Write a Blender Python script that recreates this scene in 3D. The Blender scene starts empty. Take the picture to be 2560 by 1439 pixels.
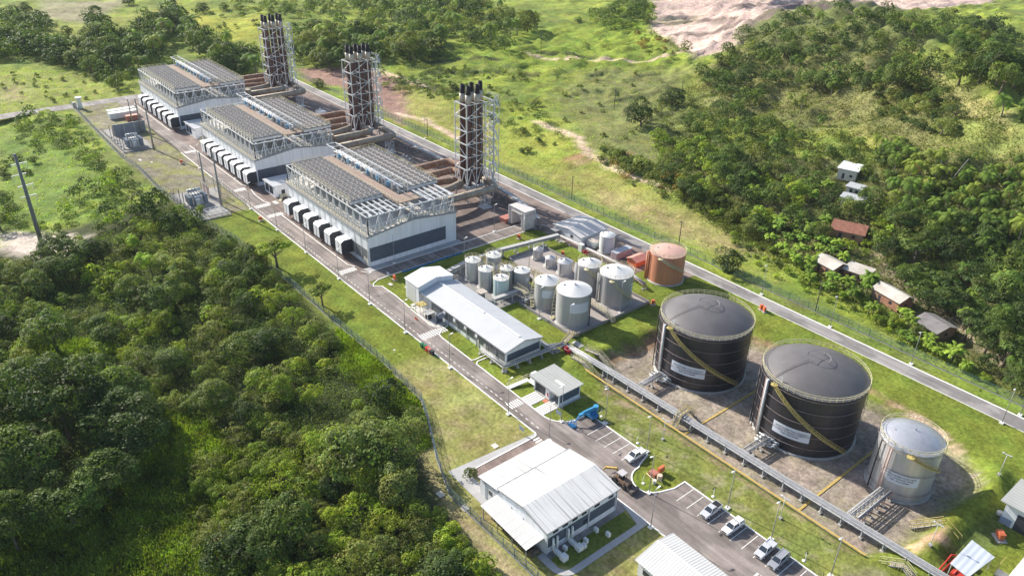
import bpy, math, random
import numpy as np
from mathutils import Vector, Matrix
R_ = math.radians
sc = bpy.context.scene
# ------------------------------------------------------------------ camera
CH, FPX, PITCH, ROLL, YAW = 112.0, 1936.69, 0.505108, 0.0227628, -0.878471
cp, sp = math.cos(PITCH), math.sin(PITCH)
CF = np.array([math.sin(YAW)*cp, math.cos(YAW)*cp, -sp])
r0 = np.array([math.cos(YAW), -math.sin(YAW), 0.0]); u0 = np.cross(r0, CF)
CR = r0*math.cos(ROLL)+u0*math.sin(ROLL); CU = -r0*math.sin(ROLL)+u0*math.cos(ROLL)
cam_d = bpy.data.cameras.new('camera'); cam = bpy.data.objects.new('camera', cam_d)
sc.collection.objects.link(cam); sc.camera = cam
cam_d.sensor_width = 36; cam_d.lens = FPX/2560*36; cam_d.clip_start = 1; cam_d.clip_end = 9000
m = Matrix.Identity(4)
for i in range(3):
    m[i][0], m[i][1], m[i][2] = CR[i], CU[i], -CF[i]
m[2][3] = CH; cam.matrix_world = m
# ------------------------------------------------------------------ world, sun, exposure
SUN_EL, SUN_AZ = 31.0, 11.5          # shadows run towards +X, a little +Y
w = bpy.data.worlds.new('World'); sc.world = w; w.use_nodes = True
nt = w.node_tree; bg = nt.nodes['Background']
sky = nt.nodes.new('ShaderNodeTexSky'); sky.sky_type = 'NISHITA'; sky.sun_disc = False
sky.sun_elevation = R_(SUN_EL); sky.sun_rotation = R_(-90-SUN_AZ)
sky.air_density = 1.0; sky.dust_density = 1.5; sky.ozone_density = 1.0
nt.links.new(sky.outputs[0], bg.inputs[0]); bg.inputs[1].default_value = 0.115
sd = bpy.data.lights.new('sun', 'SUN'); so = bpy.data.objects.new('sun', sd); sc.collection.objects.link(so)
sd.energy = 5.0; sd.angle = R_(0.5); sd.color = (1.0, 0.93, 0.82)
tosun = Vector((-math.cos(R_(SUN_EL))*math.cos(R_(SUN_AZ)), -math.cos(R_(SUN_EL))*math.sin(R_(SUN_AZ)), math.sin(R_(SUN_EL))))
so.rotation_euler = tosun.to_track_quat('Z', 'Y').to_euler(); so.location = (-300, 60, 200)
sc.view_settings.view_transform = 'Standard'; sc.view_settings.look = 'None'
sc.view_settings.exposure = 0.70; sc.view_settings.gamma = 1.0
sc.cycles.max_bounces = 5; sc.cycles.diffuse_bounces = 3; sc.cycles.glossy_bounces = 2
sc.cycles.transmission_bounces = 2; sc.cycles.transparent_max_bounces = 6; sc.cycles.caustics_reflective = False
# ------------------------------------------------------------------ geometry of the land
YARD = np.array([(-108,118.0),(-113.5,126),(-111,152),(-103,162.5),(-75,165),(-52,163),(-37,161),(-31,154),(-33,136),(-33,126),(-37,118.0)])
def inpoly(P, X, Y):
    P = np.asarray(P, float); ins = np.zeros(X.shape, bool); n = len(P); j = n-1
    for i in range(n):
        xi, yi, xj, yj = P[i,0], P[i,1], P[j,0], P[j,1]
        c = ((yi > Y) != (yj > Y)) & (X < (xj-xi)*(Y-yi)/((yj-yi)+1e-12)+xi); ins ^= c; j = i
    return ins
def segd(P, X, Y, closed=True):
    P = np.asarray(P, float); d = np.full(X.shape, 1e9); n = len(P)
    for i in range(n if closed else n-1):
        a, b = P[i], P[(i+1) % n]; v = b-a; t = ((X-a[0])*v[0]+(Y-a[1])*v[1])/(v@v+1e-9); t = np.clip(t, 0, 1)
        d = np.minimum(d, np.hypot(X-a[0]-t*v[0], Y-a[1]-t*v[1]))
    return d
def sstep(a, b, x):
    t = np.clip((x-a)/(b-a), 0, 1); return t*t*(3-2*t)
rs = np.random.RandomState(5)
_W = [(rs.uniform(0, 6.28), rs.uniform(0, 6.28), rs.uniform(0, 6.28)) for _ in range(24)]
def vnoise(X, Y, s, k=0, o=4):
    out = np.zeros(X.shape); a = 1.0; f = 1.0/s
    for i in range(o):
        th, p1, p2 = _W[(k*5+i) % 24]; c, s_ = math.cos(th), math.sin(th)
        u = (X*c+Y*s_)*f; v = (-X*s_+Y*c)*f
        out += a*(np.sin(u*6.28+p1+1.7*np.sin(v*4.1+p2))*np.sin(v*6.28+p2+1.3*np.sin(u*3.3+p1))); a *= .55; f *= 2.03
    return out
RIDGE = np.array([(-20,285),(-90,302),(-158,378),(-275,418),(-330,440)])
def Tz(X, Y):
    X = np.asarray(X, float); Y = np.asarray(Y, float)
    out_r = sstep(195, 225, Y); out_l = sstep(66, 45, Y); out_w = sstep(-445, -480, X); 
    z = np.zeros(X.shape)
    z = z - 3.0*out_l*sstep(66, 20, Y) + 0.5*out_l*vnoise(X, Y, 60, 1)
    z = z + out_w*(0.01*(-450-X)+0.8*vnoise(X, Y, 90, 2))
    rise = 5.0*sstep(196, 245, Y)*sstep(-70, -150, X) + 2.0*sstep(196, 240, Y) + 0.035*np.maximum(Y-245, 0)*sstep(-60, -200, X)
    rise = np.minimum(rise, 16+0.004*np.maximum(Y-300, 0))
    z = z + rise*sstep(-620, -430, X) + rise*0.4*(1-sstep(-620, -430, X)) + out_r*0.7*vnoise(X, Y, 70, 3)
    d = segd(RIDGE, X, Y, False)
    along = 33.0*sstep(-400, -200, X)
    z = z + along*(.62*np.exp(-(d/46.0)**2)+.38*np.exp(-d/20.0))*sstep(205, 260, Y)
    z = z + 4.5*np.abs(vnoise(X, Y, 95, 2, 3))*sstep(240, 280, Y)*sstep(-350, -270, X)*np.exp(-(d/70.0)**2)
    q = vnoise(X, Y, 210, 4, 2)*2.2+Y/70.0; z = z + 2.6*(np.floor(q)+sstep(.40, .60, q-np.floor(q))-Y/70.0)*sstep(425, 450, Y)*sstep(-280, -315, X)*sstep(-640, -600, X)*sstep(900, 800, Y)
    # terraces cut in the grass slope
    t = vnoise(X, Y, 150, 4)+(X+1.2*Y)/60.0
    z = z + 2.6*(np.abs((t % 1.0)-.5)*2)**4*sstep(250, 280, Y)*sstep(-110, -200, X)*sstep(-430, -380, X)
    ins = inpoly(YARD, X, Y); dd = segd(YARD, X, Y); sdist = np.where(ins, dd, -dd)
    z = z - 1.4*sstep(-2.4, 1.0, sdist)
    # earth bank at the end of the tank yard
    z = z + 2.0*np.exp(-(segd([(-30.2,160),(-28.6,150),(-29.6,140),(-29.5,127)], X, Y, False)/2.2)**2)
    z = z + 0.7*np.exp(-(segd([(-115.5,118.5),(-115,150),(-108,162)], X, Y, False)/2.4)**2)
    return z
def W(px, py, z=0.0):
    d = (px-1280)*CR-(py-719.5)*CU+FPX*CF; t = (z-CH)/d[2]; return Vector((t*d[0], t*d[1], z))
def at(px, py, dz=0.0):
    d = (px-1280)*CR-(py-719.5)*CU+FPX*CF; lo = 0.02; n = 500
    ts = np.linspace(60/FPX, 1500/FPX, n); X = d[0]*ts; Y = d[1]*ts; Z = CH+d[2]*ts; h = Tz(X, Y)+dz
    k = np.argmax(Z < h)
    if not (Z < h).any(): k = n-1
    a, b = ts[max(k-1, 0)], ts[k]
    for _ in range(14):
        c = (a+b)/2
        if CH+d[2]*c < Tz(d[0]*c, d[1]*c)+dz: b = c
        else: a = c
    x, y = d[0]*b, d[1]*b; return Vector((x, y, float(Tz(x, y))))
def poly_at(pts): return np.array([tuple(at(*p))[:2] for p in pts])
# ------------------------------------------------------------------ materials
MATS = {}
def mat(name, col, rough=.7, metal=0, var=.18, scale=.6, streak=0, bump=0, spec=.4, dirt=None, dirtamt=.5, dscale=.15):
    if name in MATS: return MATS[name]
    mt = bpy.data.materials.new(name); mt.use_nodes = True; n = mt.node_tree.nodes; l = mt.node_tree.links
    b = n['Principled BSDF']; b.inputs['Roughness'].default_value = rough; b.inputs['Metallic'].default_value = metal
    b.inputs['Specular IOR Level'].default_value = spec
    g = n.new('ShaderNodeNewGeometry'); mp = n.new('ShaderNodeMapping'); l.new(g.outputs['Position'], mp.inputs[0])
    mp.inputs['Scale'].default_value = (1, 1, .08 if streak else 1)
    nz = n.new('ShaderNodeTexNoise'); nz.inputs['Scale'].default_value = scale; nz.inputs['Detail'].default_value = 6
    l.new(mp.outputs[0], nz.inputs['Vector'])
    mr = n.new('ShaderNodeMapRange'); mr.inputs['From Min'].default_value = .3; mr.inputs['From Max'].default_value = .7
    mr.inputs['To Min'].default_value = 1-var; mr.inputs['To Max'].default_value = 1+var; l.new(nz.outputs[0], mr.inputs[0])
    mx = n.new('ShaderNodeVectorMath'); mx.operation = 'SCALE'; mx.inputs[0].default_value = col
    l.new(mr.outputs[0], mx.inputs['Scale']); out = mx.outputs[0]
    if dirt:
        n2 = n.new('ShaderNodeTexNoise'); n2.inputs['Scale'].default_value = dscale; n2.inputs['Detail'].default_value = 8; n2.inputs['Roughness'].default_value = .65
        l.new(mp.outputs[0], n2.inputs['Vector'])
        r = n.new('ShaderNodeMapRange'); r.inputs['From Min'].default_value = .45; r.inputs['From Max'].default_value = .68; r.inputs['To Max'].default_value = dirtamt
        l.new(n2.outputs[0], r.inputs[0]); mm = n.new('ShaderNodeMix'); mm.data_type = 'RGBA'
        l.new(r.outputs[0], mm.inputs[0]); l.new(out, mm.inputs[6]); mm.inputs[7].default_value = (*dirt, 1); out = mm.outputs[2]
    l.new(out, b.inputs['Base Color'])
    if bump:
        bp = n.new('ShaderNodeBump'); bp.inputs['Strength'].default_value = bump; bp.inputs['Distance'].default_value = .3
        l.new(nz.outputs[0], bp.inputs['Height']); l.new(bp.outputs[0], b.inputs['Normal'])
    MATS[name] = mt; return mt
def roofmat(name, col, axis, period=.9, rough=.45, streak=(.25,.27,.26), amt=.5):
    mt = mat(name, col, rough, 0, .05, .3); n = mt.node_tree.nodes; l = mt.node_tree.links; b = n['Principled BSDF']
    g = [x for x in n if x.bl_idname == 'ShaderNodeNewGeometry'][0]
    mp = n.new('ShaderNodeMapping'); mp.inputs['Scale'].default_value = (.04, 1.6, .3) if axis == 'x' else (1.6, .04, .3)
    l.new(g.outputs['Position'], mp.inputs[0]); nz = n.new('ShaderNodeTexNoise'); nz.inputs['Scale'].default_value = 1; nz.inputs['Detail'].default_value = 5
    l.new(mp.outputs[0], nz.inputs['Vector']); r = n.new('ShaderNodeMapRange'); r.inputs['From Min'].default_value = .52; r.inputs['From Max'].default_value = .75; r.inputs['To Max'].default_value = amt
    l.new(nz.outputs[0], r.inputs[0]); mm = n.new('ShaderNodeMix'); mm.data_type = 'RGBA'
    src = b.inputs['Base Color'].links[0].from_socket; l.new(r.outputs[0], mm.inputs[0]); l.new(src, mm.inputs[6]); mm.inputs[7].default_value = (*streak, 1)
    wv = n.new('ShaderNodeTexWave'); wv.bands_direction = 'Y' if axis == 'x' else 'X'; wv.inputs['Scale'].default_value = .314/period; l.new(g.outputs['Position'], wv.inputs['Vector'])
    mr = n.new('ShaderNodeMapRange'); mr.inputs['To Min'].default_value = .86; mr.inputs['To Max'].default_value = 1.0; l.new(wv.outputs[1], mr.inputs[0])
    sc_ = n.new('ShaderNodeVectorMath'); sc_.operation = 'SCALE'; l.new(mm.outputs[2], sc_.inputs[0]); l.new(mr.outputs[0], sc_.inputs['Scale']); l.new(sc_.outputs[0], b.inputs['Base Color'])
    bp = n.new('ShaderNodeBump'); bp.inputs['Strength'].default_value = .5; bp.inputs['Distance'].default_value = .06; l.new(wv.outputs[1], bp.inputs['Height']); l.new(bp.outputs[0], b.inputs['Normal'])
    return mt
WHITE = mat('white_panel', (.78,.80,.84), .5, 0, .06, .8, streak=1, dirt=(.50,.48,.45), dirtamt=.4, dscale=.9)
BAND = mat('slate_band', (.085,.105,.14), .5, 0, .1, .5)
BANDG = mat('grey_band', (.16,.17,.18), .5, 0, .1, .5)
STEEL = mat('galvanised_steel', (.60,.62,.64), .5, .1, .15, 1.5)
STEELD = mat('dull_steel', (.30,.30,.31), .6, .2, .2, 1.5)
DARK = mat('dark_grey', (.045,.05,.06), .6, 0, .15, 1)
BLACK = mat('black_rubber', (.02,.02,.022), .6, 0, .1, 1)
CONC = mat('concrete', (.42,.41,.39), .85, 0, .12, .8, dirt=(.2,.19,.17), dirtamt=.4)
CONCP = mat('pole_concrete', (.30,.29,.27), .85, 0, .12, 1.2)
KERB = mat('kerb_paint', (.80,.80,.77), .7, 0, .08, 1.0)
YEL = mat('yellow_paint', (.47,.38,.14), .6, 0, .15, 1.5)
YELP = mat('pale_yellow_paint', (.55,.51,.33), .6, 0, .15, 1.5)
RUST = mat('rusty_duct', (.30,.17,.11), .75, 0, .25, .8, dirt=(.30,.24,.18), dirtamt=.8, dscale=.4)
DUCTG = mat('duct_sheet', (.36,.32,.26), .6, .2, .15, .8, dirt=(.26,.14,.08), dirtamt=.6, dscale=.3)
STACK = mat('stack_brown', (.115,.052,.044), .55, 0, .2, .6, dirt=(.10,.045,.03), dirtamt=.5)
STACKC = mat('stack_cap', (.018,.016,.018), .7, 0, .1, 1)
STACKB = mat('stack_collar', (.50,.46,.40), .5, .2, .15, 1, dirt=(.35,.2,.12), dirtamt=.4, dscale=.5)
SILV = mat('tank_silver', (.55,.56,.58), .38, .4, .10, .9, streak=1, dirt=(.36,.30,.24), dirtamt=.35)
TGREY = mat('tank_grey', (.41,.41,.405), .55, .1, .08, .9, streak=1)
TROOF = mat('tank_roof_white', (.70,.70,.69), .5, .1, .06, .8)
CYAN = mat('tank_pale_blue', (.45,.60,.60), .5, 0, .12, .9, streak=1, dirt=(.6,.58,.5), dirtamt=.5)
TWHITE = mat('tank_white', (.72,.74,.72), .5, 0, .08, .9, streak=1)
ORNG = mat('tank_terracotta', (.55,.235,.14), .6, 0, .10, .9, streak=1)
ORNGR = mat('tank_terracotta_roof', (.58,.36,.30), .6, 0, .10, .9)
TBLACK = mat('tank_black', (.026,.025,.033), .42, 0, .30, .9, streak=1, spec=.55)
TBROOF = mat('tank_black_roof', (.125,.118,.122), .5, 0, .12, .3, spec=.5)
RED = mat('red_paint', (.50,.05,.035), .5, 0, .12, 1)
REDP = mat('faded_red', (.42,.17,.13), .6, 0, .15, 1)
ORED = mat('orange_red', (.62,.16,.07), .55, 0, .12, 1)
BLUE = mat('blue_paint', (.03,.18,.40), .4, 0, .1, 1)
BLUEP = mat('pump_blue', (.18,.36,.52), .5, 0, .1, 1)
GREENB = mat('green_bin', (.03,.15,.07), .5, 0, .1, 1)
FENCEM = mat('fence_blue', (.11,.17,.24), .5, .1, .15, 1)
BARK = mat('bark', (.16,.13,.10), .9, 0, .2, 3)
GLASS = mat('window_glass', (.03,.04,.055), .12, 0, .1, 1, spec=.8)
BRICKR = mat('brick_wall', (.33,.17,.11), .9, 0, .2, 1.2, dirt=(.45,.38,.3), dirtamt=.4)
PLAST = mat('plaster_wall', (.55,.53,.48), .9, 0, .1, 1)
TILE = mat('clay_tile_roof', (.27,.12,.08), .85, 0, .25, .8)
FIBRO = mat('fibre_cement_roof', (.50,.47,.42), .85, 0, .15, .5, dirt=(.3,.27,.22), dirtamt=.6)
FIBROD = mat('dark_fibre_roof', (.17,.16,.16), .85, 0, .2, .5, dirt=(.3,.29,.27), dirtamt=.5)
SIGNW = mat('sign_white', (.62,.66,.74), .5, 0, .03, 1)
INK = mat('sign_ink', (.10,.11,.15), .6, 0, 0, 1)
CARW = mat('car_paint_white', (.78,.78,.78), .22, 0, .02, 1, spec=.6)
CARS = mat('car_paint_silver', (.60,.61,.64), .3, .15, .03, 1, spec=.6)
CARG = mat('car_paint_grey', (.36,.37,.40), .3, .2, .03, 1, spec=.6)
WHITER = roofmat('roof_white', (.80,.80,.78), 'y', 1.0)
WHITERX = roofmat('roof_white_x', (.80,.80,.78), 'x', 1.0)
WROOF = roofmat('roof_pale_grey', (.52,.54,.57), 'y', .8, amt=.12)
GROOF = roofmat('roof_grey', (.42,.43,.41), 'x', .9, amt=.4)
SROOF = roofmat('roof_shed', (.66,.64,.62), 'y', .9, .7, amt=.4)
# ------------------------------------------------------------------ mesh helpers
COL = sc.collection
class MB:
    def __init__(s): s.v = []; s.f = []; s.m = []; s.sm = []
    def add(s, vs, fs, mi=0, sm=False):
        o = len(s.v); s.v += [tuple(v) for v in vs]; s.f += [tuple(i+o for i in f) for f in fs]; s.m += [mi]*len(fs); s.sm += [sm]*len(fs); return s
    def box(s, x0, y0, z0, x1, y1, z1, mi=0):
        return s.add([(x0,y0,z0),(x1,y0,z0),(x1,y1,z0),(x0,y1,z0),(x0,y0,z1),(x1,y0,z1),(x1,y1,z1),(x0,y1,z1)],
                     [(0,3,2,1),(4,5,6,7),(0,1,5,4),(1,2,6,5),(2,3,7,6),(3,0,4,7)], mi)
    def prism(s, pts, z0, z1, mi=0):
        n = len(pts); a = sum(pts[i][0]*pts[(i+1)%n][1]-pts[(i+1)%n][0]*pts[i][1] for i in range(n))
        if a < 0: pts = pts[::-1]
        return s.add([(x,y,z0) for x,y in pts]+[(x,y,z1) for x,y in pts], [tuple(range(n))[::-1], tuple(range(n,2*n))]+[(i,(i+1)%n,n+(i+1)%n,n+i) for i in range(n)], mi)
    def bar(s, p, q, w=.1, h=None, mi=0):
        p = Vector(p); q = Vector(q); d = (q-p)
        if d.length < 1e-6: return s
        d.normalize(); up = Vector((0,0,1)) if abs(d.z) < .95 else Vector((1,0,0)); a = d.cross(up).normalized(); b = a.cross(d); h = h or w
        vs = [p+a*w*.5*i+b*h*.5*j for i,j in ((-1,-1),(1,-1),(1,1),(-1,1))]+[q+a*w*.5*i+b*h*.5*j for i,j in ((-1,-1),(1,-1),(1,1),(-1,1))]
        return s.add(vs, [(0,1,2,3),(7,6,5,4),(0,4,5,1),(1,5,6,2),(2,6,7,3),(3,7,4,0)], mi)
    def pipe(s, path, r=.1, n=8, mi=0, cap=True, sm=True):
        P = [Vector(p) for p in path]; vs = []; fs = []; k = len(P); pa = None
        for i, p in enumerate(P):
            d = ((P[min(i+1,k-1)]-P[max(i-1,0)])).normalized()
            up = Vector((0,0,1)) if abs(d.z) < .9 else Vector((1,0,0)); a = d.cross(up).normalized()
            if pa is not None and a.dot(pa) < 0: a = -a
            pa = a; b = d.cross(a); rr = r[i] if isinstance(r, (list, tuple)) else r
            vs += [p+a*rr*math.cos(6.28319*j/n)+b*rr*math.sin(6.28319*j/n) for j in range(n)]
        for i in range(k-1):
            fs += [(i*n+j, i*n+(j+1)%n, (i+1)*n+(j+1)%n, (i+1)*n+j) for j in range(n)]
        s.add(vs, fs, mi, sm)
        if cap: o = len(s.v)-len(vs); s.f += [tuple(o+j for j in range(n))[::-1], tuple(o+(k-1)*n+j for j in range(n))]; s.m += [mi]*2; s.sm += [False]*2
        return s
    def lathe(s, prof, n=48, c=(0,0), mi=0, sm=True, a0=0, a1=2*math.pi):
        full = abs(a1-a0-2*math.pi) < 1e-6; k = n if full else n+1; vs = []
        for r, z in prof: vs += [(c[0]+r*math.cos(a0+(a1-a0)*j/n), c[1]+r*math.sin(a0+(a1-a0)*j/n), z) for j in range(k)]
        fs = []
        for i in range(len(prof)-1):
            for j in range(n): fs.append((i*k+j, i*k+(j+1)%k, (i+1)*k+(j+1)%k, (i+1)*k+j))
        return s.add(vs, fs, mi, sm)
    def cyl(s, x, y, z0, z1, r, n=12, mi=0, r2=None):
        r2 = r if r2 is None else r2; s.lathe([(r,z0),(r2,z1)], n, (x,y), mi); o = len(s.v)
        s.add([(x+r2*math.cos(6.28319*j/n), y+r2*math.sin(6.28319*j/n), z1) for j in range(n)], [tuple(range(n))], mi); return s
    def rail(s, path, h=1.1, step=1.5, w=.06, mi=0, mid=True):
        P = [Vector(p) for p in path]
        for a, b in zip(P[:-1], P[1:]):
            s.bar(a+Vector((0,0,h)), b+Vector((0,0,h)), w, w, mi)
            if mid: s.bar(a+Vector((0,0,h*.5)), b+Vector((0,0,h*.5)), w*.8, w*.8, mi)
            k = max(1, round((b-a).length/step))
            for i in range(k+1):
                p = a+(b-a)*i/k; s.bar(p, p+Vector((0,0,h)), w, w, mi)
        return s
    def build(s, name, mats, parent=None, local=False):
        if not isinstance(mats, (list, tuple)): mats = [mats]
        if parent is None and not local:
            a = np.array(s.v); o = Vector(((a[:,0].min()+a[:,0].max())/2, (a[:,1].min()+a[:,1].max())/2, a[:,2].min()))
        else: o = Vector((0,0,0)) if local else Vector(parent['_o'])
        me = bpy.data.meshes.new(name); me.from_pydata([(v[0]-o.x, v[1]-o.y, v[2]-o.z) for v in s.v], [], s.f)
        for mt in mats: me.materials.append(mt)
        me.polygons.foreach_set('material_index', s.m); me.polygons.foreach_set('use_smooth', s.sm); me.update()
        ob = bpy.data.objects.new(name, me); COL.objects.link(ob)
        if parent is not None: ob.parent = parent; ob['_o'] = list(o)
        elif not local: ob.location = o
        return ob
def thing(name, label, cat, loc=(0,0,0), group=None):
    o = bpy.data.objects.new(name, None); COL.objects.link(o); o.empty_display_size = .3
    o.location = loc; o['_o'] = list(loc); o['label'] = label; o['category'] = cat
    if group: o['group'] = group
    return o
def tag(o, label, cat, group=None, kind=None):
    o['label'] = label; o['category'] = cat
    if group: o['group'] = group
    if kind: o['kind'] = kind
    return o
def struct(o): o['kind'] = 'structure'; return o
def dup(root, loc=None, rz=None, label=None, scale=None):
    r = root.copy(); COL.objects.link(r)
    if loc is not None: r.location = loc
    if rz is not None: r.rotation_euler = (0,0,rz)
    if scale is not None: r.scale = scale if isinstance(scale, tuple) else (scale,)*3
    if label: r['label'] = label
    for ch in root.children:
        c = ch.copy(); COL.objects.link(c); c.parent = r
        for g in ch.children:
            d = g.copy(); COL.objects.link(d); d.parent = c
    return r
def npmesh(name, V, nper, cols, mts, parent=None, smooth=False):
    """V (n*nper,3): n polygons of nper corners each; cols per polygon (n,3)"""
    n = len(V)//nper; me = bpy.data.meshes.new(name); me.vertices.add(len(V)); me.vertices.foreach_set('co', V.astype(np.float32).ravel())
    me.loops.add(len(V)); me.loops.foreach_set('vertex_index', np.arange(len(V), dtype=np.int32))
    me.polygons.add(n); me.polygons.foreach_set('loop_start', np.arange(0, len(V), nper, dtype=np.int32)); me.polygons.foreach_set('loop_total', np.full(n, nper, np.int32))
    me.update(calc_edges=True)
    if cols is not None:
        ca = me.color_attributes.new('tint', 'FLOAT_COLOR', 'POINT'); c4 = np.ones((len(V), 4), np.float32); c4[:, :3] = np.repeat(cols, nper, axis=0); ca.data.foreach_set('color', c4.ravel())
    me.materials.append(mts); o = bpy.data.objects.new(name, me); COL.objects.link(o)
    if parent is not None: o.parent = parent
    return o
# ------------------------------------------------------------------ ground sheet
def axis(a, segs):
    out = [a]
    for end, st in segs:
        n = max(1, int(round((end-out[-1])/st))); out += list(np.linspace(out[-1], end, n+1)[1:])
    return np.array(out)
gx = axis(-6000, [(-1500,300),(-900,12),(-460,3.2),(-120,2.0),(10,1.25),(60,6),(400,60),(3000,260)])
gy = axis(-2500, [(-300,220),(-60,12),(60,2.4),(200,1.3),(460,2.6),(900,5),(1600,25),(6000,300)])
GX, GY = np.meshgrid(gx, gy, indexing='ij'); GZ = Tz(GX, GY)
GZ = GZ + 0.12*vnoise(GX, GY, 9, 3, 3)*np.maximum(sstep(198, 215, GY), sstep(60, 40, GY)) - 0.03
LUSH = np.array((.150,.195,.030)); DRY = np.array((.27,.245,.115)); YELG = np.array((.24,.305,.045)); MIDG = np.array((.15,.205,.042))
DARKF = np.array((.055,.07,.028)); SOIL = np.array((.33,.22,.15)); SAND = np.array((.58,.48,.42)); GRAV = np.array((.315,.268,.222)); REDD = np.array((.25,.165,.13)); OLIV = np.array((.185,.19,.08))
C = np.zeros(GX.shape+(3,)); C[:] = MIDG
def blend(mask, col): C[:] = C*(1-mask[..., None])+col*mask[..., None]
n1 = vnoise(GX, GY, 55, 1); n2 = vnoise(GX, GY, 22, 2); n3 = vnoise(GX, GY, 9, 3)
blend(sstep(-.3, .9, n1+.5*n2), YELG); blend(sstep(.3, 1.4, n2-.4*n1+.3*n3)*.5, OLIV); blend(sstep(.8, 1.5, n3+.5*n1)*.35, DRY)
def trail_or_shade(pts, col, wd=1.2, amt=.9):
    P = np.array([tuple(at(*p))[:2] for p in pts]); d = segd(P, GX, GY, False)+n3*.5; blend(sstep(wd*1.5, wd*.5, d)*amt, np.array(col))
def zone(poly, col, soft=4.0, amt=1.0, nz=2.0, px=True):
    P = poly_at(poly) if px else np.array(poly, float); P_lo = P.min(0)-30; P_hi = P.max(0)+30
    ii = np.where((gx > P_lo[0]) & (gx < P_hi[0]))[0]; jj = np.where((gy > P_lo[1]) & (gy < P_hi[1]))[0]
    if len(ii) == 0 or len(jj) == 0: return
    sl = np.ix_(ii, jj); X = GX[sl]; Y = GY[sl]; ins = inpoly(P, X, Y); d = segd(P, X, Y); s = np.where(ins, d, -d)+nz*n3[sl]*.7
    mk = sstep(-soft, soft, s)[..., None]*amt; C[sl] = C[sl]*(1-mk)+np.array(col)*mk
# fields and slopes
zone([(1000,210),(1240,300),(1400,330),(1500,420),(1620,470),(1760,540),(1900,640),(2000,700),(1900,690),(1700,590),(1480,500),(1240,400),(1020,300)], (.29,.28,.085), 5, .85)
zone([(1300,300),(1450,345),(1490,420),(1330,420),(1240,395),(1240,310)], (.24,.29,.05), 6, .8)
zone([(1500,470),(1760,560),(1960,660),(1960,700),(1700,600),(1480,500)], (.31,.26,.13), 4, .6)
zone([(1450,180),(1720,170),(1700,420),(1600,430),(1480,380),(1390,260)], OLIV*1.02, 12, .75)
zone([(1100,150),(1500,170),(1640,130),(1640,60),(1400,60),(1150,110)], (.20,.28,.04), 8, .7)
zone([(2200,60),(2560,330),(2560,200),(2300,40)], MIDG, 12, .5)
zone([(1740,180),(1900,70),(2240,120),(2560,330),(2560,460),(2300,400),(2100,330),(1900,300),(1760,300)], (.17,.165,.072), 8, .85)
zone([(2280,110),(2560,340),(2560,430),(2400,290),(2290,180)], (.31,.29,.12), 5, .85)
zone([(2340,290),(2560,330),(2560,370),(2420,370),(2330,330)], (.20,.25,.06), 5, .8)
zone([(1700,330),(2100,400),(2560,430),(2560,1020),(2330,860),(2100,700),(1980,640),(1800,540),(1640,400)], (.13,.125,.065), 6, .8)
zone([(1780,640),(2000,720),(2250,850),(2450,990),(2560,1060),(2560,1000),(2300,830),(2100,720),(1900,640)], (.20,.27,.04), 3, .9)
zone([(1630,-10),(1900,-30),(2480,-40),(2480,8),(2330,16),(2150,14),(2000,40),(1930,40),(1850,110),(1740,142),(1690,115),(1630,75)], (.51,.395,.34), 4, 1)
zone([(1845,85),(1900,45),(2020,8),(2300,25),(2330,120),(1880,130)], (.13,.15,.06), 4, .9)
zone([(1640,20),(1760,10),(1900,25),(1850,40),(1700,40)], (.46,.35,.30), 6, .6)
for q_ in ([(1850,15),(1900,12),(1990,10),(2060,16)],[(1830,45),(1790,52),(1760,50)],[(1690,88),(1740,90),(1800,74),(1840,62)],[(1870,60),(1900,48),(1930,40)]): trail_or_shade(q_, (.17,.135,.12), 4.2, .9)
for q_ in ([(1075,182),(1160,180),(1250,182),(1335,190)],[(1330,130),(1380,139),(1480,147)],[(960,200),(1040,205),(1100,225),(1200,228)],[(1240,150),(1150,150),(1080,158)]): trail_or_shade(q_, (.055,.065,.03), 3.4, .85)  # dark bands: scarp shadows of the meadow terraces painted into the ground colour
zone([(1640,45),(1760,35),(1740,55),(1640,60)], (.33,.30,.17), 4, .7)
zone([(1340,0),(1640,0),(1500,30),(1340,20)], (.24,.30,.06), 10, .6)
zone([(745,172),(870,165),(980,190),(1015,230),(1025,275),(1000,315),(950,270),(850,215),(770,205)], (.29,.19,.15), 4, 1)
zone([(0,80),(160,60),(420,20),(640,40),(700,130),(520,80),(200,90)], (.28,.29,.07), 12, .6)
zone([(470,40),(660,40),(680,90),(560,110),(480,90)], (.31,.33,.05), 10, .8)
zone([(100,0),(330,0),(220,60),(90,45)], (.30,.27,.18), 8, .8)
zone([(0,180),(330,180),(360,235),(180,268),(0,285)], (.24,.27,.07), 8, .8)
zone([(0,205),(60,215),(60,250),(0,260)], (.33,.27,.16), 6, .6)
zone([(0,330),(120,330),(250,430),(330,560),(200,560),(0,540)], (.15,.23,.05), 5, .8)
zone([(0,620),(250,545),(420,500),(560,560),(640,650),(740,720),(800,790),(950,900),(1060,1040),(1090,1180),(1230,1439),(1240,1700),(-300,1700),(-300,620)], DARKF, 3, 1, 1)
zone([(0,585),(130,585),(215,592),(190,640),(150,655),(0,625)], (.62,.54,.46), 3, 1)
zone([(80,850),(240,850),(300,880),(120,890)], (.18,.25,.045), 4, .9)
zone([(380,1010),(520,1060),(600,1300),(520,1500),(200,1500),(280,1200)], (.13,.20,.035), 5, .8)
zone([(895,860),(980,880),(1010,950),(950,970)], (.22,.29,.03), 3, .8)
zone([(1060,1080),(1130,1240),(1330,1439),(1360,1500),(1290,1500),(1090,1230),(1040,1100)], (.33,.27,.16), 1.5, .95, .6)
zone([(1000,960),(1060,1040),(1070,1120),(1000,1010)], (.13,.19,.03), 2, .8)
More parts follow.
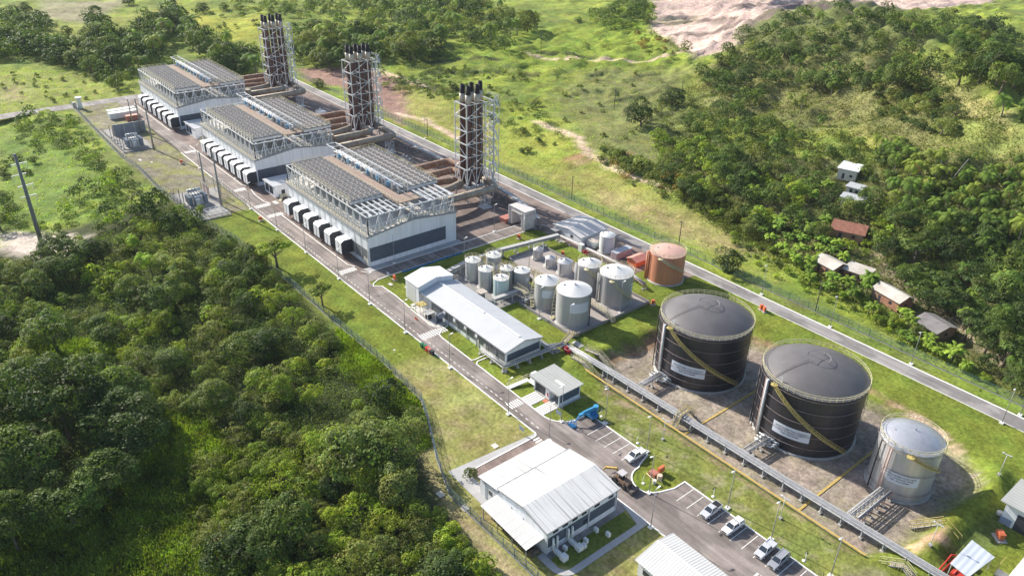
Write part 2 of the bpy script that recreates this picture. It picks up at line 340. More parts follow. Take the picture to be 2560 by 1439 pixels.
for t in ([(925,172),(975,188),(1020,203),(1060,218)], [(1340,303),(1400,325),(1445,345),(1465,378),(1500,400),(1560,428),(1640,458),(1720,487),(1790,515)],
          [(1320,132),(1400,142),(1500,150),(1640,147),(1700,130)], [(990,283),(1060,300),(1140,345)]): trail_or_shade(t, (.62,.47,.36), 1.5)
trail_or_shade([(2190,640),(2240,690),(2300,740),(2360,780),(2420,830),(2500,900),(2560,960)], (.50,.40,.30), 1.6); trail_or_shade([(2300,745),(2340,730),(2400,720)], (.48,.38,.28), 3)
for q, cc in (((1420,400),(.42,.22,.15)), ((1545,395),(.40,.22,.16)), ((1440,410),(.36,.22,.15))): trail_or_shade([q,(q[0]+25,q[1]-8)], cc, 2.2, .7)
# inside the fence
FENCE_L = [(-437,72),(-400,71),(-342,69.8),(-322,71.5),(-296,70.8),(-268,72),(-235,76.5),(-200,78),(-176,78),(-145,78.6),(-126,77.6),(-119,74.7),(-107,69),(-96.4,65),(-79.5,65.2),(-60,65.3),(-20,65.3)]
FENCE_R = [(-445,190.5),(-330,190.0),(-200,190.2),(-120,190),(-73,190),(20,190)]
plant = FENCE_L+[(0,187),(-437,187)]
zone(plant, LUSH, 1.2, 1, .15, px=False)
zone([(-142,76),(-142,91.6),(-97,91.6),(-60,91.6),(-20,91.6),(-20,64),(-98,64),(-120,72),(-128,76)], (.275,.27,.095), 1.2, .8, 1.5, px=False)
k = (sstep(.1,.8,n3+.4*n2)*.55)*(inpoly(np.array(plant), GX, GY) & (GX > -142) & (GY < 91)); blend(k, np.array((.33,.28,.15)))
zone([(-436,71),(-342,70),(-296,71),(-262,72.5),(-258,91.6),(-436,91.6)], (.22,.205,.135), 1, 1, .4, px=False)
k = (sstep(-.2,.5,n2+.5*n3)*.75)*((GX > -436) & (GX < -262) & (GY > 71) & (GY < 91.6)); blend(k, np.array((.255,.27,.085)))
k = (sstep(.3,.7,n3-.3*n2)*.5)*((GX > -436) & (GX < -262) & (GY > 71) & (GY < 91.6)); blend(k, np.array((.25,.235,.215)))
zone([(-98,106),(-20,106),(-20,117),(-104,117)], (.175,.20,.055), 1.5, .8, 1, px=False)
k = sstep(.3,1.1,n3+.6*n2)*.6*((GX > -104) & (GX < -20) & (GY > 106) & (GY < 117)); blend(k, np.array((.30,.27,.17)))
zone(YARD, GRAV, 1.2, 1, .8, px=False)
ins = inpoly(YARD, GX, GY); blend(sstep(.1,1,n3+.4*n2)*.45*ins, np.array((.30,.27,.16))); blend(sstep(3.5,1,segd(YARD,GX,GY)+n3)*ins*(GY > 120)*.7, np.array((.19,.20,.075)))
zone([(-112,122),(-104,162),(-113,152)], (.24,.15,.09), 1, .8, 1.5, px=False)
zone([(-100,163.5),(-78,168),(-50,167),(-40,163),(-50,166),(-78,166)], (.38,.24,.16), 1.5, .9, 1, px=False)
zone([(-56,166.5),(-44,165.5),(-38,162),(-46,163)], (.58,.42,.32), 1, .9, 1, px=False)
zone([(-31,124),(-28,132),(-30,134),(-33,126)], (.52,.36,.24), 1, .9, .8, px=False)
zone([(-27,133),(-26,150),(-22,152),(-22,128),(-27,124)], (.12,.15,.045), 1, .9, .8, px=False)
zone([(-38,116.5),(-106,116.6),(-106,115.3),(-38,115.5)], (.36,.26,.17), .6, .55, 1, px=False)
nv = GX.size; ni, nj = GX.shape
me = bpy.data.meshes.new('ground'); me.vertices.add(nv); me.vertices.foreach_set('co', np.stack([GX, GY, GZ], -1).astype(np.float32).ravel())
idx = np.arange(nv).reshape(ni, nj); F = np.stack([idx[:-1,:-1], idx[1:,:-1], idx[1:,1:], idx[:-1,1:]], -1).reshape(-1, 4)
me.loops.add(F.size); me.loops.foreach_set('vertex_index', F.ravel().astype(np.int32)); me.polygons.add(len(F))
me.polygons.foreach_set('loop_start', np.arange(0, F.size, 4, dtype=np.int32)); me.polygons.foreach_set('loop_total', np.full(len(F), 4, np.int32)); me.polygons.foreach_set('use_smooth', np.ones(len(F), bool)); me.update(calc_edges=True)
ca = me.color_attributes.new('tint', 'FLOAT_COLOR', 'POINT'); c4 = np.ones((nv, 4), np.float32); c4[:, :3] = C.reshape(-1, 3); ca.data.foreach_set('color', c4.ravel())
GM = bpy.data.materials.new('ground_cover'); GM.use_nodes = True; n = GM.node_tree.nodes; l = GM.node_tree.links; b = n['Principled BSDF']
b.inputs['Roughness'].default_value = .95; b.inputs['Specular IOR Level'].default_value = .1
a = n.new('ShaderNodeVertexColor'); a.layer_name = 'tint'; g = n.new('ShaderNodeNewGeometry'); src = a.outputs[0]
for scl, lo, det in ((.035,.80,5),(.22,.70,6),(1.1,.66,6)):
    nz = n.new('ShaderNodeTexNoise'); nz.inputs['Scale'].default_value = scl; nz.inputs['Detail'].default_value = det; nz.inputs['Roughness'].default_value = .62; l.new(g.outputs['Position'], nz.inputs['Vector'])
    mr = n.new('ShaderNodeMapRange'); mr.inputs['From Min'].default_value = .32; mr.inputs['From Max'].default_value = .68; mr.inputs['To Min'].default_value = lo; mr.inputs['To Max'].default_value = 2-lo; l.new(nz.outputs[0], mr.inputs[0])
    s_ = n.new('ShaderNodeVectorMath'); s_.operation = 'SCALE'; l.new(src, s_.inputs[0]); l.new(mr.outputs[0], s_.inputs['Scale']); src = s_.outputs[0]; last = nz
hs = n.new('ShaderNodeHueSaturation'); nz = n.new('ShaderNodeTexNoise'); nz.inputs['Scale'].default_value = .12; nz.inputs['Detail'].default_value = 4; l.new(g.outputs['Position'], nz.inputs['Vector'])
mr = n.new('ShaderNodeMapRange'); mr.inputs['From Min'].default_value = .3; mr.inputs['From Max'].default_value = .7; mr.inputs['To Min'].default_value = .475; mr.inputs['To Max'].default_value = .515
l.new(nz.outputs[0], mr.inputs[0]); l.new(mr.outputs[0], hs.inputs['Hue']); l.new(src, hs.inputs['Color']); l.new(hs.outputs[0], b.inputs['Base Color'])
bp = n.new('ShaderNodeBump'); bp.inputs['Strength'].default_value = .55; bp.inputs['Distance'].default_value = .45; l.new(last.outputs[0], bp.inputs['Height']); l.new(bp.outputs[0], b.inputs['Normal'])
me.materials.append(GM); go = bpy.data.objects.new('ground', me); COL.objects.link(go); struct(go)
# ------------------------------------------------------------------ roads, paving, kerbs, markings
ASPH = mat('asphalt', (.235,.20,.185), .9, 0, .10, .35, dirt=(.31,.28,.26), dirtamt=.55, dscale=.12, bump=.1)
ASPHR = mat('asphalt_reddish', (.215,.165,.145), .9, 0, .14, .3, dirt=(.15,.12,.11), dirtamt=.5, dscale=.1)
ASPHG = mat('asphalt_grey', (.27,.255,.25), .9, 0, .10, .35, dirt=(.20,.18,.17), dirtamt=.5, dscale=.1)
PATHM = mat('paving', (.42,.42,.42), .85, 0, .08, 1, dirt=(.32,.31,.3), dirtamt=.5)
CONCD = mat('bund_concrete', (.27,.265,.26), .85, 0, .12, .6, dirt=(.36,.33,.3), dirtamt=.6)
def tracks(mt, axis_, dark=.72, light=1.25):
    n = mt.node_tree.nodes; l = mt.node_tree.links; b = n['Principled BSDF']; src = b.inputs['Base Color'].links[0].from_socket; g = n.new('ShaderNodeNewGeometry')
    for sc3, lo, hi, f0, f1 in (((.05,1.1,1) if axis_ == 'x' else (1.1,.05,1), dark, light, .35, .68), ((.10,.16,1), .80, 1.15, .47, .56), ((2.5,2.5,1), .90, 1.1, .3, .7)):
        mp = n.new('ShaderNodeMapping'); mp.inputs['Scale'].default_value = sc3; l.new(g.outputs['Position'], mp.inputs[0]); nz = n.new('ShaderNodeTexNoise'); nz.inputs['Scale'].default_value = 1; nz.inputs['Detail'].default_value = 5; l.new(mp.outputs[0], nz.inputs['Vector'])
        mr = n.new('ShaderNodeMapRange'); mr.inputs['From Min'].default_value = f0; mr.inputs['From Max'].default_value = f1; mr.inputs['To Min'].default_value = lo; mr.inputs['To Max'].default_value = hi; l.new(nz.outputs[0], mr.inputs[0])
        v = n.new('ShaderNodeVectorMath'); v.operation = 'SCALE'; l.new(src, v.inputs[0]); l.new(mr.outputs[0], v.inputs['Scale']); src = v.outputs[0]
    l.new(src, b.inputs['Base Color'])
tracks(ASPH, 'x', .76, 1.2); tracks(ASPHR, 'x', .8, 1.2); tracks(ASPHG, 'x', .82, 1.18)
def sheet(name, pts, z, mt, cell=None):
    b = MB(); pts = [tuple(p) for p in pts]; a = sum(pts[i][0]*pts[(i+1)%len(pts)][1]-pts[(i+1)%len(pts)][0]*pts[i][1] for i in range(len(pts)))
    if a < 0: pts = pts[::-1]
    b.add([(x,y,z) for x,y in pts], [tuple(range(len(pts)))]); return struct(b.build(name, mt))
def arc(cx, cy, r, a0, a1, n=8): return [(cx+r*math.cos(R_(a0+(a1-a0)*i/n)), cy+r*math.sin(R_(a0+(a1-a0)*i/n))) for i in range(n+1)]
sheet('plant_pavement', [(-430,97.4),(-184.7,97.4),(-184.7,160),(-182,163),(-140,163),(-140,180),(-430,180)], .015, ASPHR)
sheet('perimeter_road', [(-437,180.05),(20,180.05),(20,185),(-437,185)], .02, ASPHG)
sheet('access_road', [(-437.5,-200),(-428.5,-200),(-428.5,179.9),(-437.5,179.9)], .025, ASPHG)
isl = arc(-74.4,101,4.2,180,300,10)
park = [(-428.4,91.6),(-20,91.2),(-20,105.5),(-70.3,105.5)]+[(-70.3,102),(-71.4,98.3),(-73.8,96.6),(-76.5,96.8),(-78.4,99),(-79.6,102.3),(-80.6,105.7)]+[(-98.2,105.5),(-98.6,103),(-99.5,100),(-101.5,97.5),(-104.3,96.8),(-120,97),(-131,97),(-147,97.2),(-149,99),(-151.4,101.8),(-158,101.8),(-152.5,98.2),(-163.5,98.6),(-171.5,99.2),(-180,99.2),(-181.4,97),(-184.6,97.35),(-428.4,97.35)]
sheet('main_road', park, .03, ASPH)
sheet('driveway', [(-99.7,91.5),(-99.7,72.5),(-94,72.5),(-94,91.5)], .032, ASPHR)
sheet('forecourt', [(-94,70),(-72,70),(-72,91.1),(-94,91.1)], .028, ASPHG)
sheet('side_lane', [(-190,97.45),(-184.6,97.45),(-184.6,160),(-190,160)], .02, ASPH)
sheet('hall_apron', [(-192.9,100),(-190.3,100.6),(-190.2,136),(-192.9,136)], .05, PATHM)
sheet('footpath', [(-102.5,68.8),(-100.8,91),(-99.8,91.2),(-99.8,72),(-90,71.8),(-88,70.8),(-87.6,68.6)], .05, PATHM)
sheet('rear_path', [(-66.8,91)]+[(-66.7,72.8)]+arc(-70.2,72.2,3.5,0,-90,6)+[(-74,68.7),(-74,70.2),(-70.2,70.2)]+arc(-70,72,1.9,-90,0,5)+[(-68.1,89.2),(-73,90.6),(-73,91)], .045, PATHM)
sheet('rear_lawn', [(-73,70.4),(-70.2,70.4),(-68.3,72.2),(-68.2,89),(-73,89.6)], .012, mat('shaded_lawn', tuple(LUSH*.85), .95, 0, .3, 1.2))  # lawn green darkened, so the shade behind the workshop is in the colour
sheet('small_tank_pad', [(-175,118.6),(-148.5,118.6),(-148.5,134.5),(-175,134.5)], .02, CONCD)
sheet('white_tank_yard', [(-171,163.1),(-140.5,163.1),(-140.5,175),(-128,176),(-128,179.9),(-171,179.9)], .02, ASPHR)
sheet('entry_slab', [(-164,99.4),(-159.5,98.6),(-152.6,98.4),(-151,99.6),(-150,102),(-164,102)], .06, mat('pale_slab', (.55,.53,.50), .85, 0, .1, 1))
sheet('substation_slab', [(-384,71.8),(-345.2,71.8),(-345.2,84.6),(-384,84.6)], .02, CONCD)
sheet('second_substation_slab', [(-288,73),(-258,73),(-258,84),(-266,84),(-286,90)], .02, CONCD)
def kerb(name, pts, w=.28, h=.12, mt=None, z=0, closed=False):
    b = MB(); P = [Vector((x,y,0)) for x,y in pts]; n = len(P)
    L = []; Rr = []
    for i in range(n):
        a = P[max(i-1,0)]; c = P[min(i+1,n-1)]
        if i == 0: a = P[0]
        if i == n-1: c = P[n-1]
        d1 = (P[i]-P[i-1]).normalized() if i > 0 else (P[1]-P[0]).normalized(); d2 = (P[i+1]-P[i]).normalized() if i < n-1 else d1
        d = (d1+d2).normalized(); nn = Vector((-d.y, d.x, 0))/max(.5, d.dot(d1)); L.append(P[i]+nn*w/2); Rr.append(P[i]-nn*w/2)
    vs = []; fs = []
    for i in range(n): vs += [(L[i].x,L[i].y,z-.05),(Rr[i].x,Rr[i].y,z-.05),(Rr[i].x,Rr[i].y,z+h),(L[i].x,L[i].y,z+h)]
    for i in range(n-1): o = i*4; fs += [(o,o+4,o+5,o+1),(o+1,o+5,o+6,o+2),(o+2,o+6,o+7,o+3),(o+3,o+7,o+4,o)]
    fs += [(0,1,2,3),(4*n-1,4*n-2,4*n-3,4*n-4)]; b.add(vs, fs); return struct(b.build(name, mt or KERB))
kerb('kerb', [(-333,91.5),(-101,91.3)]+arc(-101,90.2,1.1,90,0,5)+[(-99.8,73)])
kerb('kerb', [(-93.8,91.2),(-20,91)]); kerb('kerb', [(-437.8,185.1),(20,185.1)], .4); kerb('kerb', [(-428,179.9),(-188,179.9)], .2); kerb('kerb', [(-140,179.9),(20,179.9)], .15, .08)
kerb('kerb', [(-340,97.6),(-312,97.6),(-282,97.6),(-280,98.6)]); kerb('kerb', [(-276,98.6),(-270,97.6),(-262,97.6),(-258.5,98.8)]); kerb('kerb', [(-247.8,98.6),(-246,97.6),(-198.5,97.6),(-196,98.8)]); kerb('kerb', [(-420,97.6),(-366,97.6),(-364,99)])
kerb('kerb', [(-192,98.6),(-190.6,99.6),(-190.2,101),(-190,158)]); kerb('kerb', [(-184.4,158),(-184.6,104),(-184.2,100),(-182.8,97.6),(-181.4,97),(-180,99),(-172,99.2),(-164.4,98.8),(-164.2,99.8)])
kerb('kerb', [(-163.8,99.6),(-163.4,98.6),(-153,98.1),(-151.4,98.6),(-150.6,99.6)]); kerb('kerb', [(-150,102),(-149,99),(-147.6,97.4),(-146,97.1),(-132.5,97),(-132.2,98),(-132.4,101.5)])
kerb('kerb', [(-131,101.5),(-131.2,98),(-130.4,97),(-104.6,96.7)]+arc(-104.4,102.6,5.9,-90,-12,8)+[(-98.4,105.4)]); kerb('kerb', [(-98.3,105.6),(-80.4,105.8),(-79.4,102.3)]+arc(-74.6,100.9,4.3,175,300,10)+[(-71.2,99.4),(-70.1,102.5),(-70,105.7),(-20,105.7)], .3)
kerb('yellow_kerb', [(-119.5,118.6),(-111,117.4),(-36.5,117.3)], .45, .10, mat('kerb_ochre', (.50,.36,.11), .8, 0, .15, 1.5), -.05)
for x in (-81,-51.4): kerb('yellow_divider', [(x,118.4),(x,160)], .5, .12, mat('kerb_ochre', (0,0,0)), -1.43)
kerb('kerb', [(-190.2,158),(-189,163),(-184,167),(-176,168),(-172,165),(-171,162)], .2)
def paint(name, quads, mt=KERB, z=.042):
    b = MB()
    for q in quads: b.add([(x,y,z) for x,y in q], [(0,1,2,3)])
    return struct(b.build(name, mt))
def rect(x0,y0,x1,y1): return [(x0,y0),(x1,y0),(x1,y1),(x0,y1)]
paint('road_dashes', [rect(x, 92.9, x+.9, 93.06) for x in np.arange(-300, -101, 1.9)])
paint('parking_lines', [rect(x-.07, 100.1, x+.07, 105.35) for x in list(np.arange(-93.2,-82,2.62))+list(np.arange(-67.5,-36,2.62))])
def xwalk(x0, y0, x1, y1, n, along='y'):
    q = []
    for i in range(n):
        if along == 'y': a = y0+(y1-y0)*i/n; q.append(rect(x0, a, x1, a+(y1-y0)/n*.55))
        else: a = x0+(x1-x0)*i/n; q.append(rect(a, y0, a+(x1-x0)/n*.55, y1))
    return q
paint('zebra_crossings', xwalk(-279.4,92.8,-276.6,97.4,7)+xwalk(-259.8,92.8,-257,98.5,8)+xwalk(-249.2,92.8,-246.6,98.6,9)+xwalk(-196.2,92.8,-193.6,98.6,9)+xwalk(-150.6,92.6,-147.8,100.8,11)+xwalk(-113,92.6,-110.6,96.4,6)+xwalk(-99.3,89.2,-94.4,91,6,'x')+xwalk(-46.6,94.6,-42,97.8,6,'x')+xwalk(-333,92.8,-330.6,97.4,7))
WGREY = mat('step_grey', (.36,.36,.36), .8, 0, .05, 1)
for x0, x1 in ((-112.6,-108.9),(-107.6,-104.4)):
    sheet('ramp', rect(x0,96.9,x1,101.5), .05, WGREY); paint('ramp_stripes', xwalk(x0,97,x1,101.4,5,'x'), KERB, .058)
paint('red_doorstep', [rect(-108.8,100.2,-107.7,101.5)], mat('doorstep_red', (.55,.2,.12)), .06)
for x, y, sx, sy in ((-165.2,101,1.2,2.5),(-175,104.8,1.2,1.6),(-179.5,101.6,1.6,1.0),(-102.9,81.5,1.5,1.3),(-98,63.8,1.6,1.2),(-92,65.4,1.6,1.2),(-168,138,1.6,1.6),(-178,108.7,1.8,1.2),(-258.5,100.6,3.2,1.6),(-177.5,147,1.4,1.4),(-170.5,163.2,1.2,1.2),(-121.5,123.8,3.2,1.8),(-160.8,100.2,1,1),(-333.5,75,2.6,1),(-328,78,1.6,.7)):
    struct(MB().box(x-sx/2,y-sy/2,0,x+sx/2,y+sy/2,.09).build('concrete_cover', PLAST))
# ------------------------------------------------------------------ engine halls
def hall(name, label, X0, X1, deck, short, nbox, band, hx):
    Y0, Y1, H = 102.2, 135.3, 10.2; L = X1-X0
    t = thing('engine_hall', label, 'hall', ((X0+X1)/2, 118, 0), 'engine halls in a row')
    arch = lambda y: H+1.9*(1.03-math.sqrt((abs(y-118.75)/16.55)**2*1.02+.001))
    b = MB(); ys = np.linspace(Y0, Y1, 13)
    for x, s in ((X1, 1), (X0, -1)):
        vs = [(x,Y0,0),(x,Y1,0)]+[(x,y,arch(y)) for y in ys[::-1]]; b.add(vs, [tuple(range(len(vs)))[::s]])
    b.add([(X0,Y0,0),(X1,Y0,0),(X1,Y0,H),(X0,Y0,H)], [(0,1,2,3)]); b.add([(X0,Y1,0),(X1,Y1,0),(X1,Y1,H),(X0,Y1,H)], [(3,2,1,0)])
    wall = b.build('wall', WHITE, t)
    b = MB(); b.box(X0+.5,Y0-.08,1.6,X1-.3,Y0-.002,5.6)
    b.build('cladding_band', BANDG, t)
    if band:
        b = MB().box(X1+.005,Y0+.5,1.6,X1+.07,Y1-4.2,6.3)
        b.build('cladding_panel', BAND, t)
        MB().box(X1-3,Y0-.12,0,X1-1.8,Y0-.08,2.6).box(X1-1.5,Y0-.12,0,X1-.4,Y0-.08,2.6).build('door', PLAST, t)
    b = MB()
    for i in range(12):
        a, c = ys[i], ys[i+1]; b.add([(X0-.3,a,arch(a)+.15),(X1+.3,a,arch(a)+.15),(X1+.3,c,arch(c)+.15),(X0-.3,c,arch(c)+.15)], [(0,1,2,3)])
        for x in (X0-.3, X1+.3): b.bar((x,a,arch(a)-.05),(x,c,arch(c)-.05),.25,.5,1)
    for y in (Y0-.3, Y1+.3): b.bar((X0-.3,y,H),(X1+.3,y,H),.35,.45,1)
    roof = b.build('roof', [mat('hall_roof', (.60,.58,.54), .85, 0, .1, .6, dirt=(.3,.28,.25), dirtamt=.5), STEELD], t)
    # wall columns and downpipes
    b = MB(); nc = 14
    for i in range(nc+1):
        x = X0+.2+(L-.4)*i/nc; b.box(x-.1,Y0-.17,0,x+.1,Y0-.09,H-.3)
    b.build('wall_column', STEEL, t)
    # steel frame above the roof
    b = MB(); ZT = 16.4; nb = 13; ny = 8; xs = np.linspace(X0+.3, X1-.3, nb+1); yy = np.linspace(Y0+.6, Y1-.6, ny+1); S = .2
    for y in (yy[0], yy[-1]):
        b.bar((xs[0],y,ZT),(xs[-1],y,ZT),.28)
        for i, x in enumerate(xs):
            b.bar((x,y,arch(y)),(x,y,ZT),.24)
            if i < nb:
                mx = (x+xs[i+1])/2; b.bar((mx,y,arch(y)+.2),(x,y,ZT-.4),.2); b.bar((mx,y,arch(y)+.2),(xs[i+1],y,ZT-.4),.2)
        b.rail([(X0,y+(-.7 if y<110 else .7),H+.2),(X1,y+(-.7 if y<110 else .7),H+.2)], 1.1, 2.2, .09, 1)
    for x in (xs[0], xs[-1]):
        b.bar((x,yy[0],ZT),(x,yy[-1],ZT),.28); b.bar((x,yy[0],13.3),(x,yy[-1],14.2),.18)
        for j in range(ny):
            y, y2 = yy[j], yy[j+1]; m_ = (y+y2)/2; b.bar((x,y,arch(y)),(x,y,ZT),.24)
            b.bar((x,m_,arch(m_)+.1),(x,y,ZT-.2),.22); b.bar((x,m_,arch(m_)+.1),(x,y2,ZT-.2),.22); b.bar((x-1.2 if x>xs[0] else x+1.2,m_,arch(m_)),(x,y,13.6),.12); b.bar((x,y,arch(y)),(x-1.6 if x>xs[0] else x+1.6,m_,15.6),.12)
        b.rail([(x,yy[0],H+.2),(x,118.7,arch(118.7)+.2),(x,yy[-1],H+.2)], 1.0, 1.6, .09, 1)
    for y in yy[1:-1]: b.bar((X0+.3,y,ZT-.05),(X1-.3,y,ZT-.05),.2)
    for x in xs[1:-1]: b.bar((x,yy[0],ZT-.25),(x,yy[-1],ZT-.25),.2)
    for x in xs[1:-1:4]:
        for y in yy[2:-1:2]: b.bar((x,y,arch(y)),(x,y,ZT-.2),.2); b.bar((x,y,arch(y)+.3),(x,y+4,ZT-.3),.13)
    if short:
        for k in range(5):
            y = 104.6+k*2.05; b.bar((X1-12,y,ZT+.25),(X1-.4,y,ZT+.1),.42,.3)
        for k in range(5):
            y = 125.6+k*2.1; b.bar((X1-12,y,ZT+.25),(X1-.4,y,ZT+.1),.42,.3)
        for x in (X1-9, X1-6): b.bar((x,103,ZT-.6),(x,114,ZT-.6),.22); b.bar((x,124.5,ZT-.6),(x,135,ZT-.6),.22); b.bar((x,103,ZT-.6),(x+3,108,ZT-.7),.14); b.bar((x+3,114,ZT-.6),(x,108,ZT-.7),.14)
    for k in range(9):
        y = 104+k*3.7; b.bar((X1-1.8,y,ZT+.1),(X1-.2,y,ZT+.1),.35,.2)
    b.build('roof_frame', [STEEL, YELP], t)
    # cooling decks
    zt = 17.6
    fan_m = [mat('fan_ring', (.54,.50,.46), .6, 0, .1, 2), mat('fan_dark', (.155,.13,.12), .7, 0, .1, 2), mat('fan_hub', (.26,.25,.24), .6, 0, .1, 2)]
    fl = MB(); fl.lathe([(1.0,0),(1.04,.34),(1.12,.34),(1.1,0)], 10, (0,0), 0, False); fl.add([(.97*math.cos(6.28319*j/10), .97*math.sin(6.28319*j/10), .06) for j in range(10)], [tuple(range(10))], 1)
    for j in range(4):
        a = j*1.5708+.4; fl.bar((0,0,.24),(.9*math.cos(a),.9*math.sin(a),.14),.22,.03,2)
    fl.cyl(0,0,.12,.42,.2,8,2)
    fan_me = None
    for di, (y0, y1) in enumerate(((103.7,115.2),(124.6,136.2))):
        x0, x1 = deck; nr = 5 if di else 6; nx = 15 if short else 17; cw = (y1-y0)/nr; cl = (x1-x0)/nx
        b = MB(); b.box(x0,y0,zt-1.15,x1,y1,zt-.25,1); b.box(x0-.05,y0-.05,zt-.25,x1+.05,y1+.05,zt)
        for i in range(nx+1): b.box(x0+i*cl-.05,y0-.1,zt-1.2,x0+i*cl+.05,y1+.1,zt+.06)
        for i in range(0, nx, 1): b.box(x0+i*cl+.9,y0-.5,zt-1.1,x0+i*cl+cl-.8,y0-.42,zt-.35,0) if di == 0 else None
        d = b.build('cooling_deck', [mat('deck_sheet', (.74,.70,.66), .55, .1, .15, 1.5), mat('deck_fins', (.22,.225,.24), .6, 0, .2, 3)], t)
        rb = MB(); rb.rail([(x0,y0,zt),(x1,y0,zt)], 1.1, 2, .08); rb.rail([(x0,y0,zt),(x0,y1,zt)], 1.1, 2, .08)
        if di: rb.rail([(x0,y1,zt),(x1,y1,zt)], 1.1, 2, .08)
        if di and not short: rb.rail([(x1,y0,zt),(x1,y1,zt)], 1.1, 2, .08)
        rb.build('railing', YELP, t)
        if di == 0:
            for i in range(nx):
                for j in range(nr):
                    if fan_me is None: f = fl.build('fan', fan_m, d, local=True); fan_me = f
                    elif i*nr+j < 100: f = fan_me.copy(); COL.objects.link(f)
                    else: continue
                    f.parent = d; f.location = (x0+(i+.5)*cl-t.location.x, y0+(j+.5)*cw-t.location.y, zt)
        mb = MB()
        rng = [(i,j) for i in range(nx) for j in range(nr) if di or i*nr+j >= 100]
        for i, j in rng:
            cx, cy = x0+(i+.5)*cl, y0+(j+.5)*cw; mb.add([(v[0]+cx, v[1]+cy, v[2]+zt) for v in fl.v], fl.f); mb.m[-len(fl.f):] = fl.m
        if rng: o = mb.build('fans', fan_m, d); o['kind'] = 'stuff'
    # walkway between the decks, pump row and pipe frame
    xw1 = X1-3.2 if short else deck[1]+.5
    b = MB().box(deck[0]-1,115.6,zt-.9,xw1,119.6,zt-.6).rail([(deck[0]-1,115.6,zt-.6),(xw1,115.6,zt-.6),(xw1,123.6,zt-.6)],1.1,2,.08,1).box(xw1-6,119.6,zt-.9,xw1,123.8,zt-.6)
    b.build('walkway', [mat('rust_dust_floor', (.30,.225,.185), .9, 0, .15, .8), YELP], t)
    b = MB(); xe = deck[1]+4 if short else deck[1]
    for y in (120.4,124.0):
        b.bar((X0-3,y,zt+2.2),(xe,y,zt+2.2),.26)
        for x in np.arange(X0+1, xe+.1, 4.1): b.bar((x,y,zt-1),(x,y,zt+2.2),.16)
    for x in np.arange(X0-3, xe+.1, 4.1): b.bar((x,120.4,zt+2.2),(x,124.0,zt+2.2),.18)
    for y in (121.2,122,123): b.pipe([(X0+1,y,zt+.6),(xe-3,y,zt+.6)],.16,6)
    b.build('pipe_frame', STEEL, t)
    np_ = 12
    for i in range(np_):
        x = X0+5+i*(deck[1]-X0-8)/(np_-1)
        MB().box(x-.55,120.6,zt-.8,x+.55,121.7,zt+.75).build('pump_cabinet', BLUEP if i % 2 == 0 else STEELD, t)
    # ventilation hoods on the road side
    for i in range(nbox):
        x = hx[0]+(hx[1]-hx[0])*i/(nbox-1)
        b = MB(); pr = [(98.1,1.7),(102.0,1.7),(102.0,6.2),(99.0,6.2),(98.1,5.6)]
        for xx, s in ((x-1.95,1),(x+1.95,-1)): b.add([(xx,p[0],p[1]) for p in pr], [tuple(range(5))[::s]], 1 if s < 0 else 0)
        for k in range(5):
            p, q = pr[k], pr[(k+1)%5]; b.add([(x-1.95,p[0],p[1]),(x+1.95,p[0],p[1]),(x+1.95,q[0],q[1]),(x-1.95,q[0],q[1])], [(0,3,2,1)], 0)
        b.bar((x-.05,98.08,1.8),(x-.05,98.08,5.5),.08,.08,1)
        h = b.build('intake_hood', [WHITE, DARK], t)
        MB().bar((x-1.6,98.4,0),(x-1.6,98.4,1.7),.15).bar((x+1.6,98.4,0),(x+1.6,98.4,1.7),.15).bar((x-1.5,99.3,.2),(x-1.5,101.8,1.9),.1).box(x-1.2,99.6,1.2,x+1.2,101.4,2).build('support', STEELD, h)
        MB().box(x+1.96,98.6,2.3,x+2.0,101.7,5.6).build('louvre', DARK, h)
    return t
hall('h1', 'nearest white engine hall with slate grey panel on its gable end', -250.0, -193.0, (-247,-205), True, 6, True, (-242.8,-204.8))
hall('h2', 'middle white engine hall with fan decks, between the other two halls', -334.5, -277.5, (-328.5,-280.5), False, 8, True, (-323.6,-279.0))
hall('h3', 'farthest white engine hall with fan decks, beside the access road', -421.0, -364.5, (-416.8,-368), False, 7, True, (-410.2,-366.0))
def annex(X0, X1, Y0, Y1, H, label):
    t = thing('annex_building', label, 'building', ((X0+X1)/2,(Y0+Y1)/2,0), 'annexes between the halls')
    MB().box(X0,Y0,0,X1,Y1,H).build('wall', WHITE, t)
    MB().box(X0-.4,Y0-.5,H,X1+.4,Y1+.3,H+.2).build('roof', WROOF, t)
    for i in range(2): 
        f = MB().box(X0+1+i*3.6,Y0-.06,.9,X0+4+i*3.6,Y0-.005,3.9).build('window', STEELD, t); MB().box(X0+1.15+i*3.6,Y0-.09,1.0,X0+3.85+i*3.6,Y0-.062,3.8).build('pane', GLASS, f)
    MB().box(X1+.005,Y0+2.6,0,X1+.06,Y0+4.0,2.6).build('door', DARK, t)
    MB().box(X1+.1,Y0+1.5,.8,X1+2.4,Y0+3.8,.95).rail([(X1+2.4,Y0+1.5,.95),(X1+2.4,Y0+3.8,.95)],1,1,.07).bar((X1+2.3,Y0+1.6,.9),(X1+4,Y0,.1),1.0,.1).build('step', YELP, t)
annex(-271.5,-262.5,102.4,112,4.5,'small white annex with dark windows before the nearest engine hall')
annex(-359.5,-346.5,103.0,113,4.8,'small white annex with dark windows between the two farther halls')
